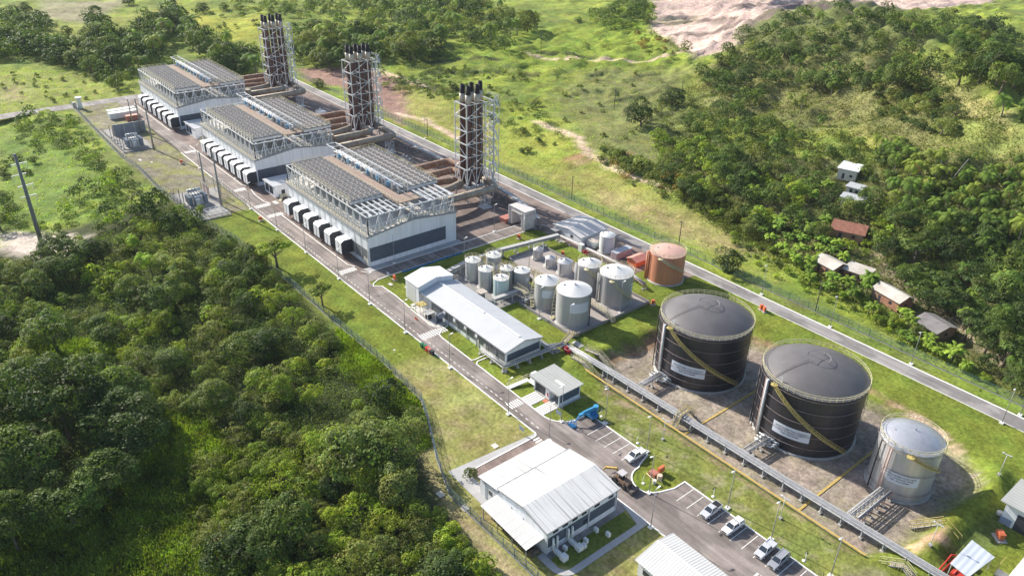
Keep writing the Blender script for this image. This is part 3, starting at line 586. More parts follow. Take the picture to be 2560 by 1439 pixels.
# ------------------------------------------------------------------ chimney towers and exhaust ducts
def tower(X, Yb, zb, zt, front, back, label):
    t = thing('chimney_tower', label, 'chimney', (X-3.5,Yb+5.5,0), 'chimney clusters'); xs = (X, X-7.2); ys = [Yb, Yb+4.2, Yb+8.4, Yb+12]
    b = MB(); lv = list(np.linspace(zb+6.5, zt, 6)); S = .3
    for x in xs:
        for y in (ys if x == X else (ys[0], ys[-1])): b.bar((x,y,zb),(x,y,zt),S)
        for k, z in enumerate(lv):
            b.bar((x,ys[0],z),(x,ys[-1],z),.24); 
            if k < 5:
                z2 = lv[k+1]
                if k % 2 == 0: b.bar((x,ys[0],z),(x,ys[2],z2),.2)
                else: b.bar((x,ys[0],z2),(x,ys[2],z),.2)
                b.bar((x,ys[2],z if k%2 else z2),(x,ys[3],z2 if k%2 else z),.16)
        for j in range(3):
            m_ = (ys[j]+ys[j+1])/2; b.bar((x,ys[j],zb),(x,m_,lv[0]),.2); b.bar((x,ys[j+1],zb),(x,m_,lv[0]),.2)
    for y in (ys[0], ys[-1]):
        for k, z in enumerate(lv):
            b.bar((xs[0],y,z),(xs[1],y,z),.26,.4)
            if k < 5: b.bar((xs[0] if k%2 else xs[1],y,lv[k]),(xs[1] if k%2 else xs[0],y,lv[k+1]),.2)
        for j in range(2):
            a, c = xs[0]+(xs[1]-xs[0])*j/2, xs[0]+(xs[1]-xs[0])*(j+1)/2; b.bar((a,y,zb),((a+c)/2,y,lv[0]),.2); b.bar((c,y,zb),((a+c)/2,y,lv[0]),.2)
    for y in ys[1:3]:
        for z in lv: b.bar((xs[0],y,z),(xs[1],y,z),.2)
    b.box(xs[1]-.2,ys[0]-.3,zb-1.0,xs[0]+.3,ys[-1]+.3,zb-.1)
    for x in xs:
        for y in (ys[0],ys[2],ys[3]): b.bar((x,y,0),(x,y,zb),.4)
    b.build('steel_frame', STEEL, t)
    for row, cols in ((X-1.8, front), (X-5.3, back)):
        for j in cols:
            y = Yb+2.0+j*3.9; o = MB().lathe([(1.16,zb-.3),(1.16,zt-12.5),(1.0,zt-11.5),(1.0,zt)], 20, (row,y)).build('stack', STACK, t)
            MB().lathe([(1.0,zt),(1.06,zt),(1.06,zt+3.1),(.95,zt+3.1)], 20, (row,y)).build('collar', STACKB, o)
            c = MB(); c.lathe([(.9,zt+3.1),(.86,zt+6.2),(.70,zt+6.2),(.70,zt+4)], 20, (row,y)); c.add([(row+.7*math.cos(.314*k), y+.7*math.sin(.314*k), zt+4.5) for k in range(20)], [tuple(range(20))]); c.build('cap', STACKC, o)
            MB().pipe([(row+1.3,y+1.0,zb),(row+1.3,y+1.0,zt-1)],.12,5).build('drain_pipe', STEELD, o)
    b = MB(); x0, y0 = X-.2, ys[-1]+.4
    for xx in (x0, x0-2.6):
        b.bar((xx,y0,zb-6),(xx,y0,zt+.5),.18); b.bar((xx,y0+2.2,zb-6),(xx,y0+2.2,zt+.5),.18)
    for k, z in enumerate(np.arange(zb-3, zt, 3.1)):
        b.bar((x0,y0,z),(x0,y0+2.2,z),.15); b.bar((x0-2.6,y0,z),(x0,y0,z),.15); b.box(x0-2.6,y0,z,x0-1.8,y0+2.2,z+.08); 
        if k % 2: b.bar((x0-1.5,y0+.4,z),(x0,y0+.4,z+3.0),.6,.12)
        else: b.bar((x0,y0+1.7,z),(x0-1.5,y0+1.7,z+3.0),.6,.12)
    b.rail([(x0,y0,zt+.4),(x0,y0+2.2,zt+.4),(x0-7,y0+2.2,zt+.4)],1.1,1.6,.08)
    b.build('stair_shaft', STEEL, t)
    b = MB(); 
    for j in range(3):
        for z in lv[1:5]: b.bar((X+.0,Yb+3.9*j+3.6,z-1.4),(X-1.5,Yb+3.9*j+3.2,z),.12)
    b.build('stack_bracket', STEELD, t); return t
tower(-216.2,156.9,6.2,36.5,(0,1),(0,1,2),'nearest chimney tower: five dark stacks inside a galvanised steel lattice')
tower(-300.6,157.4,5.6,35.3,(0,1,2),(0,1,2),'middle chimney tower of six dark stacks beyond the middle hall')
tower(-387.4,157.0,5.9,35.2,(0,1,2),(0,1,2),'farthest chimney tower of six dark stacks beside the distant trees')
def duct(path, r, label, mt=RUST, sup=None, silencer=None):
    p0 = path[0]; t = thing('exhaust_duct', label, 'duct', (p0[0],p0[1],0), 'exhaust ducts to the chimneys')
    P = []; 
    for i, p in enumerate(path):
        if 0 < i < len(path)-1:
            a, c = Vector(path[i-1]), Vector(path[i+1]); p = Vector(p); d1 = (a-p); d2 = (c-p); k = min(1.8, d1.length*.45, d2.length*.45)
            q1 = p+d1.normalized()*k; q2 = p+d2.normalized()*k
            for s in (0,.33,.67,1): P.append((1-s)**2*q1+2*s*(1-s)*p+s*s*q2)
        else: P.append(Vector(p))
    b = MB().pipe(P, r, 14); b.build('duct', mt, t)
    b = MB(); 
    for a, c in zip(P[:-1], P[1:]):
        if (c-a).length > 6:
            for k in range(1, int((c-a).length//5)+1):
                m_ = a+(c-a)*k*5/(c-a).length; d = (c-a).normalized(); b.pipe([m_-d*.15, m_+d*.15], r+.13, 14)
    if b.v: b.build('flange', DUCTG, t)
    if silencer: 
        x, y, z = silencer; MB().cyl(x,y,z-1.6,z+2.0,1.5,16).build('silencer', DUCTG, t)
    for s in (sup or []):
        x, y = s; b = MB(); z = P[0].z-r
        for dx in (-1.3,1.3):
            for dy in (-1.3,1.3): b.bar((x+dx,y+dy,0),(x+dx,y+dy,z),.2)
        for zz in (.3*z,.65*z,z-.1):
            for dx in (-1.3,1.3): b.bar((x+dx,y-1.3,zz),(x+dx,y+1.3,zz),.16); b.bar((x-1.3,y+dx,zz),(x+1.3,y+dx,zz),.16)
        for dx in (-1.3,1.3): b.bar((x+dx,y-1.3,0.3),(x+dx,y+1.3,z*.65),.12); b.bar((x-1.3,y+dx,.65*z),(x+1.3,y+dx,z),.12)
        b.box(x-2,y-2,0,x+2,y+2,.12); b.build('support', STEEL, t)
for k, (X, zb) in enumerate(((-216.2,6.2),(-300.6,5.6),(-387.4,5.9))):
    nm = ('nearest','middle','farthest')[k]; z = zb+.6
    duct([(X-26.2,135.4,z),(X-26.2,165.8,z),(X-22,167.4,z),(X-8,167.4,z)],1.35,f'long brown duct farthest left, running to the {nm} chimney tower')
    duct([(X-17,135.4,z),(X-17,162.4,z),(X-8,162.6,z)],1.35,f'second brown duct from the left at the {nm} chimney tower')
    duct([(X-10,135.4,z),(X-10,149,z),(X-7.4,157.4,z)],1.25,f'kinked brown duct entering the foot of the {nm} chimney tower', RUST, [(X-10,142)])
    duct([(X-1.0,135.4,z+.2),(X-1.0,149,z+.2),(X-3.6,157,z+.2)],1.25,f'short kinked duct nearest the foot of the {nm} chimney tower', DUCTG, [(X-1.4,141)])
    if not k: duct([(X+7.0,135.4,z),(X+7.2,164.4,z),(X+.8,166.2,z),(X-2,166.2,z)],1.35,f'thick grey outer duct looping behind the {nm} chimney tower', DUCTG, [(X+6.4,138.5),(X+6.4,160.2)])
    else:
        duct([(X+7.7,137,z+.6),(X+7.7,160.6,z+.6),(X+1,161.4,z+.6),(X-2,161.4,z+.6)],1.35,f'grey inner duct with a silencer drum beside the {nm} chimney tower', DUCTG, [(X+7.7,149)], (X+7.7,141.5,z+1))
        duct([(X+16.4,137,z),(X+16.4,167.4,z),(X+1,168.6,z),(X-2,168.6,z)],1.4,f'thick grey outer duct looping behind the {nm} chimney tower', DUCTG, [(X+18.6,163.5)])
# clutter of small plant between the ducts
for (x, y, s, lab, mt) in ((-238,150,2.6,'pale valve skid on the brown paving left of the nearest chimney tower',PLAST),(-322,152,2.2,'pale valve skid beside the middle chimney tower ducts',STEEL),(-268,163,3,'grey pipe skid near the perimeter road behind the nearest hall',STEELD),(-350,166,3,'white insulated pipe bundle near the farthest chimney tower',WHITE)):
    t = thing('valve_skid', lab, 'pipework', (x,y,0)); MB().box(x-s,y-s*.8,0,x+s,y+s*.8,.3).build('base', CONC, t); b = MB()
    rr = random.Random(int(x))
    for i in range(6):
        a = x-s+.5+i*(2*s-1)/5; b.pipe([(a,y-s*.7,.3),(a,y-s*.7,1.2+.5*rr.random()),(a,y+s*.6,1.4),(a,y+s*.6,.3)],.18,6)
    for i in range(3): b.cyl(x-s+1+i*s*.8,y,.3,1.7+rr.random(),.45,10)
    b.build('pipework', mt, t)
PIPEM = mat('pipe_steel', (.36,.37,.39), .5, .2, .15, 1.5); PIPEL = mat('pipe_cladding', (.56,.56,.55), .5, .1, .1, 1.5)
def rack(pts, w, z, label, step=6, pipes=6, low=None, mt=STEEL, top=False):
    t = thing('pipe_rack', label, 'pipe rack', (pts[0][0],pts[0][1],low if low is not None else 0), 'pipe racks'); P = [Vector((x,y,z)) for x,y in pts]; zl = low if low is not None else 0
    fr = MB(); pp = [MB() for _ in range(pipes)]; FT = []; rr = random.Random(len(label))
    offs = [(-.5+(i+.5)/pipes)*w*.92 for i in range(pipes)]; rad = [rr.choice([.08,.12,.17,.22]) for _ in offs]
    for i in range(len(P)-1):
        a, c = P[i], P[i+1]; d = (c-a).normalized(); nn = Vector((-d.y,d.x,0)); n = max(1, round((c-a).length/step))
        for s in (-1,1): fr.bar(a+nn*s*w*.5, c+nn*s*w*.5, .16)
        for k in range(n+1):
            p = a+(c-a)*k/n; fr.bar(p-nn*w*.5, p+nn*w*.5, .16); fr.bar(p-nn*w*.5-Vector((0,0,.05)), p-nn*w*.72+Vector((0,0,.35)), .12)
            for s in (-1,1): q = p+nn*s*w*.42; fr.bar((q.x,q.y,zl),(q.x,q.y,z),.18); FT.append((q.x,q.y))
    for j, (o, r) in enumerate(zip(offs, rad)):
        path = []
        for i, p in enumerate(P):
            d1 = (P[i]-P[i-1]).normalized() if i else (P[1]-P[0]).normalized(); d2 = (P[i+1]-P[i]).normalized() if i < len(P)-1 else d1
            d = (d1+d2).normalized(); nn = Vector((-d.y,d.x,0))/max(.5,d.dot(d1)); path.append(p+nn*o+Vector((0,0,.1+r)))
        pp[j].pipe(path, r, 6); pp[j].build('pipe', (PIPEL if r > .2 and j % 2 else PIPEM) if j % 3 else STEELD, t)
    if top:
        b = MB()
        for i in range(len(P)-1):
            a, c = P[i], P[i+1]; b.bar(a+Vector((0,0,.62)), c+Vector((0,0,.62)), w*.8, .06)
        b.build('grating', mat('grating', (.45,.45,.44), .7, .2, .2, 3), t)
    fr.build('rack_frame', mt, t); f0 = None
    for x, y in FT:
        if f0 is None: f0 = MB().box(-.35,-.35,-.05,.35,.35,.25).build('footing', CONC, t, True); o = f0
        else: o = f0.copy(); COL.objects.link(o); o.parent = t
        o.location = (x-t.location.x, y-t.location.y, 0)
rack([(-171.6,162),(-174.4,140),(-174.2,126.3),(-172.2,117.6),(-172.5,114.6)],2.0,2.1,'wide pipe rack running past the small silver tanks to the pale extension',5,7,0,STEEL,True)
rack([(-172,163.2),(-147,164),(-137,161.8),(-131.5,160.6)],1.3,1.6,'reddish pipe rack between the lawn and the white shed yard',5,4,0,mat('faded_red_steel',(.42,.30,.27),.6,0,.15,1))
rack([(-150.8,118.2),(-150.4,127.5)],1.8,1.9,'short pipe rack beside the pale blue tank',3,6,0,STEEL,True)
rack([(-162,115.6),(-137,115.4),(-124.4,115.5),(-122.4,119.6)],1.3,1.3,'low white pipe rack along the back of the long warehouse',4,6,0,WHITE)
rack([(-133.5,100.9),(-123.6,100.6),(-122.9,112),(-122.6,119.2)],1.2,1.5,'low pipe rack wrapping the road end of the long warehouse',4,4)
rack([(-122.6,120.3),(-112,120.8),(-105,121.1),(-57,122.0),(-27,122.9),(-8,123.4)],1.7,.65,'long grey pipe rack crossing the bunded yard before the black tanks',4.6,9,-1.35,STEEL)
rack([(-146,141),(-146,125.6)],1.4,1.4,'pipe rack on the concrete pad between the grey tanks and small tanks',4,5,.1)
rack([(-98.2,123.0),(-98.4,130.2)],1.5,.7,'pipe branch to the first black tank',3,4,-1.35); rack([(-67.8,123),(-67.4,130.6)],1.5,.7,'pipe branch to the second black tank',3,4,-1.35)
rack([(-43.6,123.6),(-43.2,135.8)],1.1,.8,'ladder-like pipe branch to the silver fuel tank',1.5,2,-1.35); rack([(-41.8,123.7),(-41.6,136)],.5,.8,'thin pink pipe branch beside the silver fuel tank',2.5,2,-1.35,mat('faded_red_steel',(0,0,0)))
rack([(-184,163.5),(-193,167),(-208,170),(-230,171.5)],2.4,3.0,'pink-dusted pipe rack behind the duct portal',5,6,0,mat('faded_red_steel',(0,0,0)),True)
rack([(-250,172),(-300,173)],2.2,2.6,'dark pipe rack along the perimeter road behind the nearest hall',6,5,0,STEELD,True)
def manifold(x, y, label):
    t = thing('pipe_manifold', label, 'pipework', (x,y,-1.4), 'pipe manifolds at the tanks'); b = MB(); v = MB()
    for k in range(4):
        o = k*.75; b.pipe([(x-1.6+o,y-2.2,-.3),(x-1.6+o,y-.6,-.3),(x-1.2+o,y+.2,.5),(x-.9+o,y+1.0,.1),(x-.9+o,y+2.4,-.2)],.2,8)
    for k in range(3): b.pipe([(x-2.2,y-1.6+k*.8,-.1+.3*k),(x+2.0,y-1.8+k*.8,-.1+.3*k)],.14,6); b.pipe([(x+1.9,y-1.8+k*.8,-.1+.3*k),(x+2.5,y-1.2+k*.8,.2),(x+2.4,y-.2+k*.8,-.9)],.2,7)
    for k in range(4): v.cyl(x-1.5+k*.8,y-1.2,-.2,.9,.12,6); v.lathe([(.3,.85),(.3,.95)],8,(x-1.5+k*.8,y-1.2))
    b.build('pipe', STEEL, t); v.build('valve', STEELD, t)
manifold(-98.6,130.6,'tangle of silver pipes and valves at the foot of the left black tank'); manifold(-67.6,131.0,'tangle of silver pipes and valves at the foot of the right black tank')
# duct portal over the lane
t = thing('duct_portal', 'white boxy duct portal standing over the side lane near the nearest hall', 'duct', (-188.5,160,0))
b = MB(); b.box(-193.2,158.2,.2,-191.8,162.6,5.6).box(-186.2,158.2,.2,-184.6,162.6,5.8).box(-193.2,158.2,5.6,-184.6,162.6,7.0)
b.build('duct', mat('portal_sheet', (.60,.55,.53), .6, 0, .12, 1), t)
b = MB()
for y in (158.05,162.7):
    b.bar((-193.3,y,0),(-193.3,y,7),.2); b.bar((-184.5,y,0),(-184.5,y,7),.2); b.bar((-186.4,y,0),(-186.4,y,5.8),.16); b.bar((-193.3,y,7),(-184.5,y,7),.2); b.bar((-191.7,y,5.5),(-186.4,y,5.5),.16); b.bar((-186.4,y,4),(-188,y,5.4),.14)
b.build('frame', STEEL, t); b = MB()
for k in range(4): b.pipe([(-184.3+.35*k,157.6-.3*k,0),(-184.3+.35*k,157.6-.3*k,5.4)],.14,6)
b.build('riser_pipe', STEEL, t); MB().box(-196.5,156.8,.2,-193.4,161.5,1.5).box(-196.8,156.5,1.5,-193.3,161.8,1.7).build('plenum', REDP, t)
# ------------------------------------------------------------------ storage tanks
def curved_text(lines, size, R, ang, zc, parent, c, name='lettering'):
    vs, fs = [], []
    for li, s in enumerate(lines):
        cu = bpy.data.curves.new('t', 'FONT'); cu.body = s; cu.size = size; cu.align_x = 'CENTER'; cu.resolution_u = 2; cu.offset = .012*size
        o = bpy.data.objects.new('t', cu); COL.objects.link(o); dg = bpy.context.evaluated_depsgraph_get(); me = o.evaluated_get(dg).to_mesh()
        base = len(vs)
        for v in me.vertices:
            a = ang+v.co.x/R; z = zc+(len(lines)/2-li-.78)*size*1.12+v.co.y; vs.append((c[0]+R*math.cos(a), c[1]+R*math.sin(a), z))
        fs += [tuple(i+base for i in p.vertices) for p in me.polygons]
        bpy.data.objects.remove(o)
    b = MB(); b.add(vs, fs); return b.build(name, INK, parent)
def tank(x, y, R, h, z0, label, shell, roofm, rise=1.0, rail=True, kind='cone', sign=None, stair=None, rings=0, pipes=(), group=None, railm=YELP, belt=None, seg=64, ladder=None, base=True):
    t = thing('storage_tank', label, 'tank', (x,y,z0), group)
    if base: MB().lathe([(R+.45,z0-.2),(R+.45,z0+.25),(R,z0+.27)], seg, (x,y)).build('foundation', CONC, t)
    MB().lathe([(R,z0+.02),(R,z0+h)], seg, (x,y)).build('shell', shell, t)
    prof = [(R+.06,z0+h-.12),(R+.06,z0+h)]
    if kind == 'dome': prof += [(R*math.cos(a)*1.0, z0+h+rise*math.sin(a)) for a in np.linspace(0.0,1.5707,12)[1:]]
    if kind == 'dome':
        Rs = (R*R+rise*rise)/(2*rise); prof = [(R+.06,z0+h-.12),(R+.06,z0+h)]+[(rr_, z0+h+math.sqrt(Rs*Rs-rr_*rr_)-(Rs-rise)) for rr_ in np.linspace(R,0.01,14)]
    else: prof += [(R,z0+h+.02),(.35,z0+h+rise),(.3,z0+h+rise+.25),(.01,z0+h+rise+.25)]
    rf = MB().lathe(prof, seg if kind == 'dome' else 40, (x,y), 0, kind == 'dome').build('roof', roofm, t)
    if kind == 'dome' and R > 10:
        b = MB(); zr = z0+h+rise
        b.lathe([(2.4,zr+.5),(2.5,zr+.55)], 24, (x,y)); 
        for a in (0,1.57,3.14,4.71): b.bar((x+2.6*math.cos(a),y+2.6*math.sin(a),zr-.4),(x+2.6*math.cos(a),y+2.6*math.sin(a),zr+.6),.09)
        b.bar((x-2.6,y,zr+.55),(x+2.6,y,zr+.55),.07); b.bar((x,y-2.6,zr+.55),(x,y+2.6,zr+.55),.07)
        pts = [(x+r_*math.cos(-1.95), y+r_*math.sin(-1.95), z0+h+.35+rise*(1-(r_/R)**2)) for r_ in np.linspace(2.5,R-.3,6)]; b.pipe(pts,.07,5)
        b.build('vent_frame', mat('vent_steel',(.22,.19,.19),.6,0,.1,1), rf)
        b = MB(); a = -1.78; px, py = x+(R-1.2)*math.cos(a), y+(R-1.2)*math.sin(a)
        for dx in (-.35,.35): b.bar((px+dx,py-.5,z0+h+.1),(px+dx,py-.5,z0+h+1.6),.1)
        for z in (.6,1.1,1.6): b.bar((px-.35,py-.5,z0+h+z),(px+.35,py-.5,z0+h+z),.1)
        b.build('roof_gate', STEEL, rf)
    elif R > 1.9: MB().cyl(x-R*.45,y-R*.35,z0+h+.1,z0+h+rise*.5+.35,.3,10).build('manhole', STEELD, rf); MB().cyl(x+.1,y,z0+h+rise,z0+h+rise+.5,.12,8).build('vent', STEELD, rf)
    if rail:
        b = MB(); n = max(12, int(R*4.4)); rr = R+.12; tw = .085 if R > 5 else .055
        for k in range(n):
            a = 6.28319*k/n; b.bar((x+rr*math.cos(a),y+rr*math.sin(a),z0+h),(x+rr*math.cos(a),y+rr*math.sin(a),z0+h+1.15),tw)
        for z in (.6,1.15):
            pts = [(x+rr*math.cos(6.28319*k/n), y+rr*math.sin(6.28319*k/n), z0+h+z) for k in range(n+1)]
            for p, q in zip(pts[:-1], pts[1:]): b.bar(p, q, tw)
        b.build('railing', railm, t)
    if stair:
        a0, za, a1, zb = stair; b = MB(); Ri, Ro = R+.15, R+1.05; n = max(10, int(abs(a1-a0)*R/.45)); 
        for k in range(n):
            f = (k+.5)/n; a = a0+(a1-a0)*f; z = z0+za+(zb-za)*f; da = .16/R
            vs = [(x+r_*math.cos(a+s*da), y+r_*math.sin(a+s*da), z) for r_, s in ((Ri,-1),(Ro,-1),(Ro,1),(Ri,1))]; b.add(vs+[(v[0],v[1],v[2]-.06) for v in vs], [(0,1,2,3),(7,6,5,4),(0,4,5,1),(1,5,6,2),(2,6,7,3),(3,7,4,0)])
            if k % 2 == 0: b.bar((x+Ro*math.cos(a),y+Ro*math.sin(a),z),(x+Ro*math.cos(a),y+Ro*math.sin(a),z+1.05),.07)
        for zz in (0,.55,1.05):
            pts = [(x+Ro*math.cos(a0+(a1-a0)*k/24), y+Ro*math.sin(a0+(a1-a0)*k/24), z0+za+(zb-za)*k/24+zz) for k in range(25)]
            for p, q in zip(pts[:-1], pts[1:]): b.bar(p, q, .1 if zz else .2)
        pts = [(x+Ri*math.cos(a0+(a1-a0)*k/24), y+Ri*math.sin(a0+(a1-a0)*k/24), z0+za+(zb-za)*k/24) for k in range(25)]
        for p, q in zip(pts[:-1], pts[1:]): b.bar(p, q, .12, .25)
        ax, ay = math.cos(a0), math.sin(a0); cx_, cy_ = x+(R+.7)*ax, y+(R+.7)*ay
        b.cyl(cx_, cy_, z0+za-.1, z0+za, .8, 8)
        b.build('stair', YEL if R > 5.5 else YELP, t)
    if rings:
        b = MB(); zs = np.linspace(h*.97, h*.16, rings)
        for i, z in enumerate(zs):
            rr = R+.32; pts = [(x+rr*math.cos(6.28319*k/48), y+rr*math.sin(6.28319*k/48), z0+z) for k in range(49)]
            b.pipe(pts, .055, 5, 0, False)
            for k in range(0,48,4): a = 6.28319*k/48; b.bar((x+R*math.cos(a),y+R*math.sin(a),z0+z-.1),(x+(R+.55)*math.cos(a),y+(R+.55)*math.sin(a),z0+z-.05),.05)
        b.build('spray_ring', mat('pale_pink_pipe', (.24,.20,.20), .6, 0, .1, 1), t)
    if pipes:
        for a, r_, mt_ in pipes:
            rr = R+.55; px, py = x+rr*math.cos(a), y+rr*math.sin(a); o = MB().pipe([(px,py,z0+.1),(px,py,z0+h-.2)], r_, 7).build('riser_pipe', mt_, t)
    if sign:
        a, zc, hw, hh, lines = sign; b = MB(); rs_ = R+.07; n = 16; vs = []
        for k in range(n+1):
            q = a-hw+2*hw*k/n; vs += [(x+rs_*math.cos(q),y+rs_*math.sin(q),z0+zc-hh),(x+rs_*math.cos(q),y+rs_*math.sin(q),z0+zc+hh)]
        b.add(vs, [(2*k,2*k+2,2*k+3,2*k+1) for k in range(n)], 0, True); s = b.build('sign_panel', SIGNW, t)
        if lines: curved_text(lines, min(hh*.60, 2*hw*R/(max(len(q_) for q_ in lines)*.70)), R+.10, a, z0+zc, s, (x,y))
    if ladder is not None:
        a = ladder; b = MB(); rr = R+.25; px, py = x+rr*math.cos(a), y+rr*math.sin(a); tx, ty = -math.sin(a)*.28, math.cos(a)*.28
        for s in (-1,1): b.bar((px+s*tx,py+s*ty,z0),(px+s*tx,py+s*ty,z0+h+1),.08)
        for z in np.arange(.4, h, .45): b.bar((px-tx,py-ty,z0+z),(px+tx,py+ty,z0+z),.06)
        for z in np.arange(2.4, h+1, .8):
            pts = [(px+.7*math.cos(a)*(1-math.cos(q))*.5+(tx/.28)*.38*math.sin(q), py+.7*math.sin(a)*(1-math.cos(q))*.5+(ty/.28)*.38*math.sin(q), z0+z) for q in np.linspace(0.2,6.08,7)]
            for p, q in zip(pts[:-1], pts[1:]): b.bar(p, q, .06)
        b.build('caged_ladder', YEL, t)
    return t
PK = mat('faded_red_steel', (0,0,0))
gB = 'black heavy oil tanks in the bunded yard'
tank(-96.4,143.06,11.3,15.2,-1.4,'black oil tank with yellow winding stair, the left one of the big black pair',TBLACK,TBROOF,3.3,True,'dome',(R_(-69),5.4,R_(22),1.45,['ESTOCAGEM ÓLEO PESADO','HFO. STORAGE TANK','PAB. 901/5000M³']),(R_(-99),15.3,R_(-2),1.2),5,((R_(-112),.16,PK),(R_(-109),.30,STEEL),(R_(-131),.14,BLACK)),gB,seg=96)
tank(-66.26,143.05,11.27,15.4,-1.4,'black oil tank with yellow winding stair, nearest the silver fuel tank',TBLACK,TBROOF,3.3,True,'dome',(R_(-75),5.3,R_(21),1.45,['ESTOCAGEM ÓLEO PESADO','HFO. STORAGE TANK','PAB. 902/5000M³']),(R_(-103),15.4,R_(-12),1.2),5,((R_(-117),.16,PK),(R_(-114),.30,STEEL),(R_(-136),.14,BLACK),(R_(-128),.12,BLACK)),gB,seg=96)
tank(-43.1,142.52,6.09,12.4,-1.4,'silver light fuel tank standing alone at the right of the black tanks',SILV,mat('silver_roof',(.50,.51,.55),.35,.5,.08,.8),1.7,True,'dome',(R_(-70),5.6,R_(33),1.35,['ESTOCAGEM ÓLEO LEVE','LFO. STORAGE TANK','PBF. 901/1000M³']),(R_(-66),12.2,R_(-8),8.4),3,((R_(-97),.16,PK),(R_(-102),.14,PK),(R_(-122),.14,BLACK)),seg=72)
tank(-132.65,171.1,5.44,9.3,0,'terracotta red water tank beside the perimeter road',ORNG,ORNGR,1.0,True,'dome',None,(R_(-70),9.0,R_(10),4.0),0,((R_(-128),.5,ORNG),(R_(-118),.14,ORNG)),seg=64)
gG = 'grey tanks on the concrete pad'
tank(-131.52,131.17,4.79,9.8,.1,'largest grey tank, nearest corner of the concrete pad, blank pale sign',TGREY,TROOF,1.5,False,'cone',(R_(-22),6.3,R_(33),1.5,None),(R_(-130),.6,R_(-178),9.6),0,((R_(14),.13,BLACK),),gG)
tank(-141.76,130.46,3.55,8.3,.1,'smaller grey tank with blank pale sign and curved stair on its left',TGREY,TROOF,1.3,False,'cone',(R_(-28),5.6,R_(36),1.2,None),(R_(-110),.6,R_(-178),8.1),0,(),gG)
tank(-132.07,148.35,4.83,9.5,.1,'grey tank at the far right corner of the concrete pad beside the lawn',TGREY,TROOF,1.4,True,'cone',(R_(20),5.8,R_(8),1.4,None),(R_(-60),9.0,R_(12),2.2),0,((R_(-122),.25,TGREY),(R_(-115),.2,TGREY)),gG)
tank(-141.48,146.81,3.51,8.9,.1,'grey tank with a rusty stair between the silver tanks and the far right grey tank',TGREY,TROOF,1.2,True,'cone',None,(R_(-58),8.8,R_(30),3.0),0,((R_(-130),.2,TWHITE),(R_(-112),.2,TGREY)),gG)
gS = 'small tanks behind the long warehouse'
tank(-167.48,123.42,2.34,6.5,.1,'leftmost small streaked silver tank behind the pale extension',SILV,TROOF,.6,True,'cone',None,None,0,((R_(-60),.1,STEEL),),gS,seg=36)
tank(-166.18,130.31,2.37,6.6,.1,'small grey tank with a rusty left edge, farthest back of its cluster',TGREY,TROOF,.6,True,'cone',(R_(-5),3.4,R_(25),.9,None),None,0,(),gS,seg=36,ladder=R_(-150))
tank(-160.93,123.4,2.3,6.2,.1,'small silver tank with heavy white streaks, left of the pale blue tank',SILV,TROOF,.6,True,'cone',None,None,0,((R_(-10),.08,STEEL),),gS,seg=36,ladder=R_(10))
tank(-158.01,128.93,2.08,5.9,.1,'small pinkish grey tank half hidden behind the pale blue tank',TGREY,TROOF,.6,True,'cone',None,None,0,(),gS,seg=36,ladder=R_(-150))
tank(-154.69,131.89,2.43,5.7,.1,'small plain grey tank with yellow caged ladder, right of the pale blue tank',TGREY,TROOF,.6,False,'cone',(R_(5),3.4,R_(14),.7,None),None,0,(),gS,seg=36,ladder=R_(-140))
tank(-154.81,124.22,2.33,5.6,.1,'pale blue tank with white roof nearest the long warehouse',CYAN,TROOF,.5,True,'cone',None,None,0,((R_(-60),.1,STEEL),),gS,seg=36)
gC = 'three little steel tanks in a row'
tank(-166,148.2,1.63,3.2,.3,'leftmost and narrowest shiny steel tank of the row of three',SILV,SILV,.7,True,'cone',None,None,0,((R_(-80),.1,BLACK),),gC,seg=32,railm=STEEL)
tank(-159.52,147.64,1.63,2.9,.3,'middle shiny steel tank of the row of three',SILV,SILV,.6,False,'cone',None,None,0,((R_(-75),.1,BLACK),),gC,seg=32,ladder=R_(60))
tank(-153.3,148.2,2.29,4.0,.3,'widest shiny steel tank of the row of three, nearest the grey tanks',SILV,SILV,.8,False,'cone',None,None,0,((R_(-75),.12,BLACK),),gC,seg=32,ladder=R_(40))
tank(-156.87,170.03,2.51,5.9,0,'tall white tank with a pale blue face beside the white shed',TWHITE,TWHITE,.7,False,'dome',(R_(-40),3.0,R_(26),2.6,None),None,0,((R_(-66),.12,STEELD),),None,seg=40)
# bund walls
t = thing('bund_wall', 'low concrete wall round the pad of the grey and steel tanks', 'wall', (-148,140,0))
b = MB(); wl = [(-171.3,154.9),(-124.8,155.2),(-124.7,124.9),(-147.2,124.9),(-147.2,134.8),(-171.3,140.5),(-171.3,154.9)]
for p, q in zip(wl[:-1], wl[1:]): b.bar((p[0],p[1],.45),(q[0],q[1],.45),.25,.9)
b.build('wall', CONCD, t); MB().prism(wl[:-1],0,.12).build('slab', mat('pad_slab', (.33,.30,.29), .85, 0, .12, .5, dirt=(.42,.36,.32), dirtamt=.6), t)
